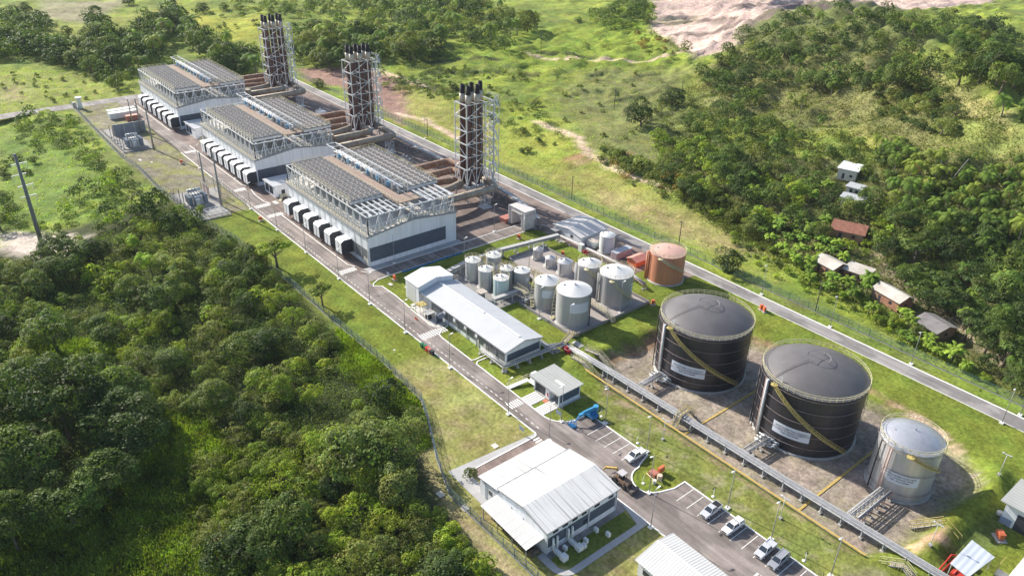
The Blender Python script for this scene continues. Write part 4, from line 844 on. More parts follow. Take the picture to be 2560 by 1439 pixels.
# ------------------------------------------------------------------ stairs, catwalks
def stile(pts, label, w=1.1, mt=YELP, cat='stair', legs=False):
    """walkway over something: pts (x,y,z)"""
    t = thing('access_stair', label, cat, (pts[0][0],pts[0][1],min(p[2] for p in pts)), 'yellow stairs and catwalks'); P = [Vector(p) for p in pts]; tr = MB(); ra = MB(); st = MB()
    for a, c in zip(P[:-1], P[1:]):
        d = (c-a); nn = Vector((-d.y,d.x,0)).normalized(); n = max(2, int(d.length/.32))
        for s in (-1,1):
            st.bar(a+nn*s*w/2, c+nn*s*w/2, .10, .25); q = nn*s*w/2
            ra.rail([a+q, c+q], 1.1, 1.3, .08)
        if abs(d.z) < .3: tr.bar(a, c, w, .06)
        else:
            for k in range(n): p = a+d*(k+.5)/n; tr.bar(p-nn*w/2, p+nn*w/2, .25, .05)
        if legs: st.bar((c.x,c.y,0),(c.x,c.y,c.z),.12)
    tr.build('tread', mat('stair_tread', (.40,.36,.27), .7, 0, .15, 1.5), t); ra.build('handrail', mt, t); st.build('stringer', STEELD, t)
stile([(-83.6,118.2,-1.3),(-84.2,120.6,1.2),(-84.4,124,1.2),(-84.6,126,-1.2)],'yellow stile with white footing over the long rack before the left black tank',1.1,YEL); 
stile([(-117.4,118.0,.7),(-113.6,118.4,.7),(-108.2,118.2,-1.3)],'pale yellow stair down the grass scarp, road side of the long rack',1.2)
stile([(-117.8,123.0,.7),(-113.8,124.2,.7),(-108.4,123.9,-1.3)],'pale yellow stair down the grass scarp, tank side of the long rack',1.2)
stile([(-122.4,118.8,.2),(-122.8,120.2,1.5),(-124.2,124.0,1.5),(-124.6,126.2,.3)],'dull yellow stair crossing the racks at the corner of the tank pad',1.3,YEL)
stile([(-35.2,132.2,-1.2),(-31.0,135.6,1.2),(-27.2,134.6,.1)],'yellow railed stair over the earth bank at the end of the bunded yard',1.1,YEL)
stile([(-34.4,118.3,-.8),(-30.6,119.6,.8),(-28.4,119.0,.1)],'pale stair over the low bank near the end of the long rack',1.2)
stile([(-174.2,128.6,2.6),(-164,134.6,2.6),(-155.5,137.4,2.6),(-146.3,138.2,2.6)],'long yellow catwalk between the small tanks and the row of steel tanks',1.0,YEL,'catwalk',True)
stile([(-175.2,125,0),(-174.2,128.6,2.6)],'steep stair at the left end of the long yellow catwalk',1.0,YEL)
stile([(-152.6,127.6,2.4),(-147.6,127.6,2.4),(-146.4,127.4,1.4),(-144.6,126.6,.3)],'tan steel platform between the pale blue tank and the grey tanks',1.6,YELP,'catwalk',True)
stile([(-137,139.8,1.8),(-126.6,139.2,1.8),(-123.4,139.2,.1)],'pale yellow catwalk between the two largest grey tanks ending on the grass',1.1,YELP,'catwalk',True)
# ------------------------------------------------------------------ long warehouse and its pale extension
t = thing('warehouse', 'long low warehouse with pale grey gabled roof and grey cladding band', 'building', (-144,108,0))
X0, X1, Y0, Y1, H, RG = -163.4, -125.1, 102.2, 113.8, 4.4, 5.75
b = MB(); 
for x, s in ((X1,1),(X0,-1)): b.add([(x,Y0,0),(x,Y1,0),(x,Y1,H),(x,108,RG),(x,Y0,H)], [tuple(range(5))[::s]])
b.add([(X0,Y0,0),(X1,Y0,0),(X1,Y0,H),(X0,Y0,H)], [(0,1,2,3)]); b.add([(X0,Y1,0),(X1,Y1,0),(X1,Y1,H),(X0,Y1,H)], [(3,2,1,0)]); b.build('wall', WHITE, t)
b = MB(); b.add([(X0-.2,Y0-.5,H+.02),(X1+.4,Y0-.5,H+.02),(X1+.4,108,RG+.12),(X0-.2,108,RG+.12)],[(0,1,2,3)]); b.add([(X0-.2,Y1+.5,H+.02),(X1+.4,Y1+.5,H+.02),(X1+.4,108,RG+.12),(X0-.2,108,RG+.12)],[(3,2,1,0)])
rf = b.build('roof', WROOF, t); MB().bar((X0+1,108,RG+.2),(-141.5,108,RG+.2),.6,.14).bar((-141,108,RG+.2),(X1-1.5,108,RG+.2),.6,.14).build('ridge_cap', KERB, rf)
MB().bar((X0-.2,Y0-.55,H-.05),(X1+.4,Y0-.55,H-.05),.16,.25).bar((X1+.45,Y0-.5,H-.1),(X1+.45,108,RG),.1,.25).bar((X1+.45,108,RG),(X1+.45,Y1+.5,H-.1),.1,.25).build('gutter', STEELD, rf)
b = MB().box(-158,Y0-.06,1.3,X1-.4,Y0-.005,3.6); b.build('cladding_band', BANDG, t)
MB().box(X1+.005,Y0+.5,1.2,X1+.07,Y1-.4,3.3).build('cladding_panel', BAND, t)
for x in np.arange(X0+1, X1, 4.2): MB().box(x-.08,Y0-.2,0,x+.08,Y0-.07,H-.1).build('downpipe', STEELD, t)
for x in (-151.3,-146.6,-141.6,-136.8): MB().box(x-.45,Y0-.6,3.0,x+.45,Y0-.2,3.9).build('air_conditioner', WHITE, t)
MB().box(-131.4,Y0-.12,2.6,-130.6,Y0-.07,3.3).build('window', GLASS, t)
MB().box(-134.2,Y0-.12,0,-132.4,Y0-.07,2.3).box(-137.4,Y0-.12,0,-136.2,Y0-.07,2.3).build('door', PLAST, t)
b = MB(); b.box(-152.9,99.9,0,-152.6,102,3.0).add([(-152.9,99.7,2.7),(-150.4,99.7,2.7),(-150.4,102.1,3.0),(-152.9,102.1,3.0),(-151.6,99.7,3.2),(-151.6,102.1,3.5)],[(0,4,5,3),(4,1,2,5),(0,1,4)]); b.build('porch', BAND, t)
t = thing('extension_building', 'taller plain white building with white roof at the road end of the warehouse', 'building', (-167,108,0))
X0, X1, Y0, Y1, H, RG = -170.4, -163.6, 101.4, 113.2, 6.2, 7.5; b = MB()
for x, s in ((X1,1),(X0,-1)): b.add([(x,Y0,0),(x,Y1,0),(x,Y1,H),(x,107.3,RG),(x,Y0,H)], [tuple(range(5))[::s]])
b.add([(X0,Y0,0),(X1,Y0,0),(X1,Y0,H),(X0,Y0,H)], [(0,1,2,3)]); b.add([(X0,Y1,0),(X1,Y1,0),(X1,Y1,H),(X0,Y1,H)], [(3,2,1,0)]); b.build('wall', WHITE, t)
b = MB(); b.add([(X0-.3,Y0-.3,H),(X1+.2,Y0-.3,H),(X1+.2,107.3,RG+.1),(X0-.3,107.3,RG+.1)],[(0,1,2,3)]); b.add([(X0-.3,Y1+.3,H),(X1+.2,Y1+.3,H),(X1+.2,107.3,RG+.1),(X0-.3,107.3,RG+.1)],[(3,2,1,0)]); b.build('roof', mat('roof_bright', (.82,.82,.81), .5, 0, .03, 1), t)
MB().box(X0+1,Y0-.05,0,X1-1.6,Y0-.005,5.2).build('roller_door', mat('roller_door', (.62,.62,.60), .5, 0, .05, 3), t)
# filling equipment at the warehouse front
t = thing('pump_skid', 'steel frame of pipes and tables on the pale slab before the warehouse', 'pipework', (-157.5,100,0)); b = MB()
for x in (-161.5,-159.2,-157.4,-155.4):
    for y in (98.9,101.2): b.bar((x,y,0),(x,y,2.6 if x < -157 else 1.9),.12)
for z in (1.2,2.6): b.bar((-161.5,98.9,z),(-159.2,98.9,z),.12); b.bar((-161.5,101.2,z),(-159.2,101.2,z),.12); b.bar((-161.5,98.9,z),(-161.5,101.2,z),.12)
for k in range(5): b.pipe([(-162.6+k*.7,101.9,0),(-162.6+k*.7,101.9,4.2)],.13,6)
b.build('frame', STEEL, t); MB().box(-157.6,98.7,1.9,-155.2,101.4,2.0).build('table_top', mat('grating',(0,0,0)), t); MB().cyl(-156.4,99.8,0,1.0,.9,12).build('drum', DARK, t)
MB().box(-161.6,98.8,2.6,-159.1,101.3,2.7).rail([(-161.6,98.8,2.7),(-159.1,98.8,2.7),(-159.1,101.3,2.7)],1,1,.07).build('platform', YEL, t)
for k in range(3):
    o = MB().cyl(-158.4+k*.45,96.75,0,.06,.25,10).cyl(-158.4+k*.45,96.75,.05,.75,.19,10,0,.04).build('traffic_cone', ORED); tag(o, ('left','middle','right')[k]+' orange cone at the kerb of the warehouse slab', 'cone', 'traffic cones')
# ------------------------------------------------------------------ gatehouse / lab
t = thing('gatehouse', 'small white building with two open bays, grey roof and striped ramps', 'building', (-109.5,105,0))
X0, X1, Y0, Y1 = -113.4, -104.5, 101.6, 108.4
b = MB(); b.box(X0,Y1-.2,0,X1,Y1,3.9).box(X0,Y0,0,X0+.2,Y1-.2,3.7).box(X1-.2,Y0,0,X1,Y1-.2,3.7).box(-109.2,Y0,0,-107.9,Y1-.2,3.7).box(X0+.2,Y0,3.1,-109.2,Y0+.2,3.7).box(-107.9,Y0,3.1,X1-.2,Y0+.2,3.7).box(X0-2.6,Y0+1,0,X0,Y0+2.6,3.0); b.build('wall', WHITE, t)
b = MB(); b.box(X0-1,Y0-.6,3.75,X1+.6,Y1+.5,3.95); rf = b.build('roof', GROOF, t); MB().box(-109,104.2,3.96,-106.2,105,4.0).build('skylight', KERB, rf); MB().box(X0-1,Y0-.75,3.6,X1+.6,Y0-.6,3.85).build('gutter', STEELD, rf)
MB().box(X1+.005,Y0+.4,1.1,X1+.06,Y1-.4,3.1).build('cladding_panel', BAND, t); MB().box(X0+.3,Y0+.4,0,-109.3,Y0+.5,3.0).build('bay_shade_panel', DARK, t)  # flat dark panel stands in for the shade inside the open bay
MB().box(-108.6,Y0-.06,.9,-108.2,Y0-.005,1.9).build('notice', RED, t); MB().box(X0,Y0,0,X1+.5,Y1+.2,.1).build('floor', PATHM, t)
t = thing('ramp', 'white sloping ramp with a yellow handrail beside the gatehouse', 'ramp', (-116.3,99.5,0)); b = MB(); b.bar((-117.6,96.8,.1),(-116.4,102.4,.9),1.3,.12); b.bar((-116.2,102.4,.9),(-113.2,102.6,.9),1.3,.12); b.build('slab', KERB, t)
MB().rail([(-118.2,97,.1),(-117.1,102.9,.9),(-113.6,103.2,.9)],1,1.4,.08).build('handrail', YELP, t)
# ------------------------------------------------------------------ office
t = thing('office_building', 'white two-level workshop with bright white roof, slate band and lean-to canopy', 'building', (-82,79,0))
X0, X1, Y0, Y1, H, RG, XR = -87.3, -73.3, 70.3, 88.6, 5.8, 6.9, -79.9; b = MB()
for y, s in ((Y0,1),(Y1,-1)): b.add([(X0,y,0),(X1,y,0),(X1,y,H),(XR,y,RG),(X0,y,H)], [tuple(range(5))[::s]])
b.add([(X1,Y0,0),(X1,Y1,0),(X1,Y1,H),(X1,Y0,H)], [(0,1,2,3)]); b.add([(X0,Y0,0),(X0,Y1,0),(X0,Y1,H),(X0,Y0,H)], [(3,2,1,0)]); b.box(-93.4,Y0+.05,0,X0,Y1-.05,4.3); wl = b.build('wall', WHITE, t)
b = MB(); b.add([(X0-.2,Y0-.3,H+.02),(XR,Y0-.3,RG+.12),(XR,Y1+.3,RG+.12),(X0-.2,Y1+.3,H+.02)],[(0,1,2,3)]); b.add([(XR,Y0-.3,RG+.12),(X1+.4,Y0-.3,H),(X1+.4,Y1+.3,H),(XR,Y1+.3,RG+.12)],[(0,1,2,3)]); b.add([(-93.8,Y0-.2,4.35),(X0-.02,Y0-.2,5.3),(X0-.02,Y1+.2,5.3),(-93.8,Y1+.2,4.35)],[(0,1,2,3)])
WHR = roofmat('roof_white_long', (.70,.70,.69), 'x', .5, streak=(.25,.26,.25), amt=.9); rf = b.build('roof', WHR, t)
MB().bar((X1+.42,Y0-.3,H-.1),(X1+.42,Y1+.3,H-.1),.14,.22).bar((X0-.25,Y0-.3,H-.05),(X0-.25,Y1+.3,H-.05),.25,.2).bar((X0,Y0-.35,H-.1),(XR,Y0-.35,RG),.1,.22).bar((XR,Y0-.35,RG),(X1+.4,Y0-.35,H-.1),.1,.22).bar((-93.8,Y0-.25,4.25),(X0,Y0-.25,5.2),.1,.22).build('gutter', STEELD, rf)
b = MB()
for a, c in ((Y0+.4,75.2),(75.5,80.8),(81.1,Y1-.5)): b.box(X1+.005,a,1.5,X1+.05,c,3.9)
b.build('cladding_band', BAND, t)
for i, y in enumerate((71.8,74.2,76.6,79.0,82.4,86.2)): MB().box(X1+.055,y,4.4,X1+.09,y+1.3,5.1).build('window', GLASS, t)
for y in (76.4,79.6,): MB().box(X1+.055,y,1.9,X1+.09,y+1.0,2.9).build('window', GLASS, t)
MB().box(-90.6,Y0-.06+.05,2.0,-89.6,Y0+.02,3.0).build('window', GLASS, t)
b = MB()
for x in (-91.6,-83.5,-80): b.box(x-.08,Y0-.1,0,x+.08,Y0-.0,4.2)
for y in (Y0+.1,80.9,Y1-.2): b.box(X1+.05,y-.1,0,X1+.2,y+.1,5.5)
b.build('downpipe', STEEL, t)
b = MB(); b.add([(-88.2,66.4,3.1),(-74.2,66.2,3.1),(-74.0,70.35,3.7),(-88,70.35,3.7)],[(0,1,2,3)]); cn = b.build('canopy', roofmat('roof_canopy', (.62,.62,.61), 'y', .5, amt=.4), t)
b = MB()
for x in (-87.4,-83,-78.6,-74.6): b.bar((x,66.6,0),(x,66.6,3.05),.14); b.bar((x,66.6,3.0),(x,70.3,3.6),.12)
b.bar((-88,66.6,3.0),(-74.3,66.4,3.0),.14); b.build('canopy_post', STEELD, cn)
rr = random.Random(3)
b = MB()
for k in range(9): x = -86.5+k*1.4; b.box(x,67.8,0,x+.9,69.6,.6+rr.random())
o = b.build('stored_crates', mat('stored_goods', (.16,.12,.10), .8, 0, .4, 1.5)); tag(o, 'dark goods stored in the shade under the lean-to canopy', 'stored goods', None, 'stuff')
for k, (y, lab) in enumerate(((72.2,'white air handler with twin ducts nearest the canopy corner'),(76.0,'white air handler with twin ducts further along the workshop wall'))):
    t = thing('air_handler', lab, 'air conditioner', (-71.6,y,0), 'air handlers beside the workshop'); MB().box(-72.9,y-.5,.2,-70.2,y+.2,1.0).box(-70.9,y-.7,.2,-69.7,y+.5,1.3).build('cabinet', KERB, t)
    for q in (-.55,.45): MB().pipe([(-72.8,y+q,.8),(-72.9,y+q,3.6)],.24,8).build('duct', KERB, t)
for k, (x, y) in enumerate(((-70.9,78.2),(-70.2,77.1),(-71.6,81.6),(-69.4,82.6),(-72,73.9))):
    o = MB().box(x-.45,y-.3,.1,x+.45,y+.3,1.0).cyl(x-.1,y-.34+.34,1.0,1.06,.24,10).build('condenser_unit', KERB); tag(o, ('upright condenser behind the air handlers','low condenser on the grass between the air handlers','taller condenser box at the middle of the workshop wall','condenser standing alone on the shaded grass','small condenser between the twin ducts')[k], 'air conditioner', 'condensers')
# building at the bottom edge
t = thing('corner_building', 'white building with ribbed white roof cut by the bottom edge of the photo', 'building', (-50,85,0))
X0, X1, Y0, Y1, YR, H, RG = -59.8, -33, 80.3, 89.6, 85.4, 3.6, 4.6; b = MB()
for x, s in ((X1,1),(X0,-1)): b.add([(x,Y0,0),(x,Y1,0),(x,Y1,H),(x,YR,RG),(x,Y0,H)], [tuple(range(5))[::s]])
b.add([(X0,Y0,0),(X1,Y0,0),(X1,Y0,H),(X0,Y0,H)], [(0,1,2,3)]); b.add([(X0,Y1,0),(X1,Y1,0),(X1,Y1,H),(X0,Y1,H)], [(3,2,1,0)]); b.build('wall', WHITE, t)
b = MB(); b.add([(X0-.5,Y0-.5,H),(X1,Y0-.5,H),(X1,YR,RG+.1),(X0-.5,YR,RG+.1)],[(0,1,2,3)]); b.add([(X0-.5,Y1+.5,H),(X1,Y1+.5,H),(X1,YR,RG+.1),(X0-.5,YR,RG+.1)],[(3,2,1,0)]); rf = b.build('roof', roofmat('roof_ribbed', (.62,.62,.61), 'y', .55, amt=.15), t)
MB().bar((X0-.4,YR,RG+.18),(X1,YR,RG+.18),.5,.1).build('ridge_cap', KERB, rf); MB().bar((X0-.55,Y0-.5,H-.1),(X0-.55,YR,RG),.1,.2).bar((X0-.55,YR,RG),(X0-.55,Y1+.5,H-.1),.1,.2).build('gutter', STEELD, rf)
for x in (-58.6,-55.8): MB().box(x,Y0-.05,1.2,x+1.5,Y0-.005,2.3).build('window', GLASS, t)
# white shed by the perimeter road
t = thing('white_shed', 'white shed with dusty pale gabled roof beside the perimeter road', 'shed', (-171,172,0)); X0, X1, Y0, Y1, XR, H, RG = -177.6, -164.4, 165.6, 177.4, -170.4, 3.2, 4.4; b = MB()
for y, s in ((Y0,1),(Y1,-1)): b.add([(X0,y,0),(X1,y,0),(X1,y,H),(XR,y,RG),(X0,y,H)], [tuple(range(5))[::s]])
b.add([(X1,Y0,0),(X1,Y1,0),(X1,Y1,H),(X1,Y0,H)], [(0,1,2,3)]); b.add([(X0,Y0,0),(X0,Y1,0),(X0,Y1,H),(X0,Y0,H)], [(3,2,1,0)]); b.build('wall', WHITE, t)
b = MB(); b.add([(X0-.6,Y0-.6,H),(XR,Y0-.6,RG+.1),(XR,Y1+.6,RG+.1),(X0-.6,Y1+.6,H)],[(0,1,2,3)]); b.add([(XR,Y0-.6,RG+.1),(X1+.3,Y0-.6,H),(X1+.3,Y1+.6,H),(XR,Y1+.6,RG+.1)],[(0,1,2,3)]); b.build('roof', SROOF, t); MB().box(-169.6,Y0-.06,1.4,-168.4,Y0-.005,2.4).build('window', GLASS, t)
MB().box(-177,163.4,0,-174.6,165.3,2.2).box(-177.3,163.1,2.2,-174.3,165.5,2.35).build('porch', STEELD, t)
# right hand buildings
t = thing('pump_house', 'white building with grey roof and dark doorway at the right edge', 'building', (-18,148,0)); b = MB(); b.box(-24.6,146.2,0,-8,154.4,5.2); b.build('wall', WHITE, t)
MB().box(-25.6,145.4,5.2,-7,155.2,5.4).build('roof', GROOF, t); MB().box(-24.65,146.1,0,-22.7,146.19,1.6).box(-24.7,146.1,0,-24.61,150,1.6).build('plinth', mat('blue_plinth', (.26,.31,.42), .6, 0, .05, 1), t); MB().box(-22.2,146.1,0,-14,146.19,3.8).build('doorway', DARK, t); MB().cyl(-25.2,147.3,.8,1.4,.6,14).build('hose_reel', PLAST, t)
t = thing('open_canopy', 'flat pale canopy roof on posts over red pumps near the bottom right corner', 'canopy', (-22.8,128,0)); MB().add([(-25.0,124.2,3.3),(-21.6,123.6,3.2),(-20.6,132.2,3.2),(-25.0,132.9,3.4)],[(0,1,2,3)]).add([(-25.0,124.2,3.2),(-21.6,123.6,3.1),(-20.6,132.2,3.1),(-25.0,132.9,3.3)],[(3,2,1,0)]).build('roof', roofmat('roof_bluish', (.55,.60,.68), 'y', 1.1, amt=.2), t)
b = MB()
for x, y in ((-24.8,124.4),(-21.8,124),(-20.9,131.8),(-24.8,132.5)): b.bar((x,y,0),(x,y,3.2),.14)
b.build('post', PLAST, t)
t = thing('fire_pump', 'red pump set and pipes under the pale canopy', 'pump', (-25.5,125.5,0)); b = MB()
b.pipe([(-31,123.4,.4),(-27.6,122.8,.5),(-26.2,123.6,.5),(-26.4,129.6,.5),(-24.5,131,.5)],.16,6); b.pipe([(-30.8,124,.4),(-27.4,123.4,.5),(-25.7,124.2,.5),(-25.6,129.4,.5)],.16,6); b.build('pipe', RED, t)
b = MB(); b.box(-24.6,124.8,0,-22.6,126.2,.9).cyl(-23.6,127.6,0,1.2,.5,12).box(-24.4,129,0,-22.8,130.6,1.0).pipe([(-24,124.8,1),(-24,130,1.2)],.15,6); b.build('pump_body', RED, t)
t = thing('ribbed_roof_building', 'corner of a white building with ribbed roof at the bottom right corner', 'building', (-13,131,0)); MB().box(-16.8,126,0,-8,136.2,2.8).build('wall', WHITE, t); MB().add([(-17.3,125.4,3.2),(-7,125.4,4),(-7,136.6,4),(-17.3,136.6,3.2)],[(0,1,2,3)]).add([(-17.3,125.4,3.1),(-7,125.4,3.9),(-7,136.6,3.9),(-17.3,136.6,3.1)],[(3,2,1,0)]).build('roof', roofmat('roof_ribbed_x', (.74,.74,.73), 'x', .6, amt=.1), t)
t = thing('platform', 'small pale platform with a yellow frame at the corner of the ribbed building', 'platform', (-19,132.6,0)); MB().box(-19.6,131.6,0,-17.9,133.4,.4).build('base', PLAST, t); MB().bar((-19.6,131.6,.4),(-19.6,131.6,1.9),.08).bar((-19.6,133.4,.4),(-19.6,133.4,1.9),.08).bar((-19.6,131.6,1.9),(-19.6,135.4,1.9),.08).bar((-19.6,131.6,1.9),(-17.9,131.6,1.9),.08).build('frame', YEL, t)
# ------------------------------------------------------------------ containers, sheds, substation
def container(x0, y0, x1, y1, h, label, mt, roofmt=None, cat='container'):
    t = thing('shipping_container', label, cat, ((x0+x1)/2,(y0+y1)/2,0), 'containers'); b = MB(); b.box(x0,y0,.12,x1,y1,h)
    for x in np.arange(x0+.3, x1-.2, .5): b.box(x,y0-.05,.3,x+.22,y0,h-.15); b.box(x,y1,.3,x+.22,y1+.05,h-.15)
    for y in np.arange(y0+.3, y1-.2, .5): b.box(x1,y,.3,x1+.05,y+.22,h-.15)
    b.build('body', mt, t); MB().box(x0-.04,y0-.06,h,x1+.06,y1+.06,h+.07).build('roof', roofmt or mt, t)
container(-401.0,80.6,-398.0,93.2,2.8,'white shipping container nearer the transformer, front one of the white pair',TWHITE,KERB)
container(-406.2,81.2,-403.2,93.6,2.8,'white shipping container behind the other, nearer the access road',TWHITE,KERB)
container(-393.4,86.2,-390.8,92.0,2.5,'rust red shipping container beside the pole near the farthest hall',REDP,mat('pale_red_roof',(.58,.32,.24),.7,0,.1,1))
container(-163.6,167.4,-160.2,173.2,2.4,'pale boxy tank container between the white shed and tall white tank',TWHITE,mat('rusty_white',(.62,.52,.44),.7,0,.1,1))
container(-152.4,167.4,-149.8,174.8,2.4,'pale pink and grey container between the white tank and the red shed',mat('pink_container',(.52,.42,.45),.6,0,.08,1),mat('grey_cont_roof',(.42,.45,.50),.5,0,.1,1))
t = thing('red_shed', 'bright red shed with faded gabled roof beside the terracotta tank', 'shed', (-144.6,171.4,0)); b = MB(); b.box(-146.4,168.8,0,-142.6,174,1.9); b.build('wall', ORED, t)
b = MB(); b.add([(-146.9,168.4,1.9),(-144.5,168.4,2.9),(-144.5,174.3,2.9),(-146.9,174.3,1.9)],[(0,1,2,3)]); b.add([(-144.5,168.4,2.9),(-142.1,168.4,1.9),(-142.1,174.3,1.9),(-144.5,174.3,2.9)],[(0,1,2,3)]); b.add([(-146.4,168.8,1.9),(-142.6,168.8,1.9),(-144.5,168.8,2.85)],[(0,1,2)]); b.build('roof', mat('faded_red_roof',(.56,.27,.22),.7,0,.1,1), t)
t = thing('valve_house', 'white box on the pink rack with dark red valves beside the lawn', 'cabinet', (-160,163.2,0)); MB().box(-162.4,162.4,0,-160.8,163.8,2.6).build('cabinet', TWHITE, t); b = MB(); b.cyl(-159.4,162.8,0,1.3,.45,10).cyl(-158.4,162.6,0,1.1,.4,10).pipe([(-160.6,162.6,.8),(-157,162.6,.8)],.2,7); b.build('valve', mat('dark_red',(.28,.02,.03),.5,0,.1,1), t)
t = thing('pump_shelter', 'small tan roofed shelter between the warehouse and the pale blue tank', 'shelter', (-156,118,0)); MB().box(-157.4,116.8,2.5,-154.8,119.4,2.62).build('roof', mat('tan_roof',(.46,.41,.36),.8,0,.08,1), t); MB().box(-156.8,117.2,0,-155.4,118.8,2.5).build('cabinet', STEELD, t)
t = thing('control_valves', 'dark red valve set on grass at the left end of the long rack', 'valve', (-120.4,120.4,0)); b = MB(); b.cyl(-120.8,119,0,1.5,.5,10).cyl(-119.6,118.8,0,1.2,.45,10).pipe([(-122,118.6,.9),(-118.4,118.6,.9)],.25,8); b.build('valve', mat('dark_red',(0,0,0)), t); MB().box(-124.2,116.4,0,-121.6,117.8,.5).build('base', CONC, t)
def transformer(x, y, label, wall):
    t = thing('power_transformer', label, 'transformer', (x,y,0), 'power transformers'); TB = mat('transformer_grey', (.40,.43,.45), .5, .1, .08, 1)
    MB().box(x-2.6,y-1.4,.3,x+2.2,y+1.6,3.6).build('tank', TB, t); b = MB()
    for s, yy in ((-1,y-3.3),(1,y+2.1)):
        for k in range(9): b.box(x-2.4+k*.52,yy,.8,x-2.16+k*.52,yy+1.3,3.7)
    b.build('radiator', mat('radiator_blue', (.20,.24,.30), .5, .1, .08, 1), t)
    MB().pipe([(x-1.5,y-2.5,4.9),(x-1.5,y+2.3,4.9)],.6,12).bar((x-1.5,y-2,3.6),(x-1.5,y-2,4.5),.2).bar((x-1.5,y+1.5,3.6),(x-1.5,y+1.5,4.5),.2).build('conservator', mat('conservator', (.60,.63,.64), .5, .1, .05, 1), t)
    for k in range(3):
        yy = y-1.1+k*1.0; pts = [(x+.3-.2*j,yy-.25*j,3.6+.55*j) for j in range(5)]; o = MB().pipe(pts,.10,6).build('bushing', DARK, t)
        b = MB()
        for j in range(1,5): p = Vector(pts[j])*.6+Vector(pts[j-1])*.4; b.cyl(p.x,p.y,p.z-.04,p.z+.04,.2,8)
        b.cyl(pts[4][0],pts[4][1],pts[4][2],pts[4][2]+.2,.13,8,1); b.build('insulator_disc', [DARK, STEEL], o)
    MB().box(x+2.25,y-1.3,1.0,x+3.4,y+.2,3.0).build('control_cabinet', STEEL, t); MB().box(x-3.4,y-3.8,-.1,x+3.6,y+3.8,.3).build('plinth', CONC, t)
transformer(-352.5,78.4,'large grey power transformer beside the tall grey firewall','')
transformer(-274.0,77.6,'large grey power transformer nearest the woodland, beside the lawn','')
t = thing('firewall', 'tall grey slab firewall behind the farther transformer', 'wall', (-371,84,0)); b = MB()
b.box(-372.2,75.2,0,-371.7,89,5.0)
b.build('wall', mat('wall_bluegrey', (.23,.25,.28), .8, 0, .15, .8), t); b = MB()
for y in (75.2,79.6,84,88.6): b.box(-372.5,y,0,-371.5,y+.4,5.1)
b.build('pillar', CONC, t)
t = thing('busbar_frame', 'lattice steel frame over the pinkish wall behind the nearer transformer', 'steel frame', (-277,84,0)); b = MB()
for x in (-283,-276.5):
    for y in (82.6,87.4): b.bar((x,y,0),(x,y,5.2),.2)
for y in (82.6,85,87.4): b.bar((-283,y,5.2),(-276.5,y,5.2),.18)
for x in np.arange(-283,-276,1.3): b.bar((x,82.6,5.2),(x,87.4,5.2),.12)
b.build('frame', STEELD, t); MB().box(-282.5,83,0,-276.8,83.3,4.4).build('wall', mat('pinkish_wall',(.40,.32,.30),.85,0,.1,1), t)
t = thing('low_pipe_frame', 'low grid of steel tubes on the slab beside the nearer transformer', 'steel frame', (-261.5,79,0)); b = MB()
for x in (-264.6,-262.5,-260.4,-258.3): b.bar((x,76.6,1.3),(x,82.6,1.3),.1); b.bar((x,76.6,0),(x,76.6,1.3),.1); b.bar((x,82.6,0),(x,82.6,1.3),.1)
for y in (76.6,78.6,80.6,82.6): b.bar((-264.6,y,1.3),(-258.3,y,1.3),.1)
b.build('frame', STEEL, t)
ins_n = 0
for x, y in ((-370.3,73.6),(-365.3,73.6),(-360.2,73.6),(-355.1,73.5),(-350.9,73.7),(-277.8,72.9),(-273.6,72.9),(-268.7,73.0)):
    t = thing('insulator_post', ('Insulator post on a dark base beside the farther transformer, number %d from the road end' % (ins_n+1)).replace('Insulator','dark insulator') if ins_n < 5 else ('left','middle','right')[ins_n-5]+' dark insulator post before the nearer transformer', 'insulator', (x,y,0), 'insulator posts'); ins_n += 1
    if ins_n <= 5: t['label'] = ('leftmost','second','third','fourth','rightmost')[ins_n-1]+' dark insulator post in the row beside the farther transformer'
    MB().cyl(x,y,0,.5,.35,8).cyl(x,y,.5,3.2,.12,8).build('post', STEELD, t); b = MB()
    for k in range(8): b.cyl(x,y,3.2+k*.28,3.28+k*.28,.22,8)
    b.cyl(x,y,3.2,5.6,.08,6); b.build('insulator', DARK, t)
def pole(x, y, h, label, r=.35, arms=1, mt=CONCP):
    t = thing('concrete_pole', label, 'pole', (x,y,0), 'concrete power poles'); MB().pipe([(x,y,-.2),(x,y,h)], [r,r*.55], 8).build('shaft', mt, t)
    b = MB()
    for k in range(arms): z = h-.6-k*3.0; b.bar((x,y-2.0,z-.1),(x,y+2.0,z+.2),.14)
    if arms: b.build('crossarm', PLAST, t)
    b = MB()
    for k in range(arms):
        for s in (-2,2): b.cyl(x,y+s,h-.55-k*3.0,h-.1-k*3.0,.11,6)
    if arms: b.build('insulator', STEEL, t)
    return t
pole(-389.3,87.9,11,'shorter concrete pole beside the rust red container')
pole(-371.1,86.8,15.4,'concrete pole with two crossarms at the end of the tall firewall',.42,2)
pole(-343.7,83.7,20.4,'tall concrete pole without arms at the corner of the farther transformer yard',.42,0)
pole(-281.7,83.6,16.2,'concrete pole with a pale crossarm behind the nearer transformer',.42,1)
pole(-266.4,83.6,20.4,'tall concrete pole on the slab right of the nearer transformer',.46,0)
p_ = at(110,628); t = thing('transmission_pole', 'very tall grey pole on a concrete block in the sandy clearing at the left', 'pole', tuple(p_)); hz = 33.0
MB().pipe([(p_.x,p_.y,p_.z+1),(p_.x,p_.y,p_.z+hz)],[.75,.38],10).build('shaft', mat('pole_dark',(.20,.20,.20),.8,0,.1,1), t); MB().box(p_.x-1.7,p_.y-1.7,p_.z-.3,p_.x+1.7,p_.y+1.7,p_.z+1.9).build('footing', mat('footing_concrete',(.30,.28,.24),.9,0,.15,1), t)
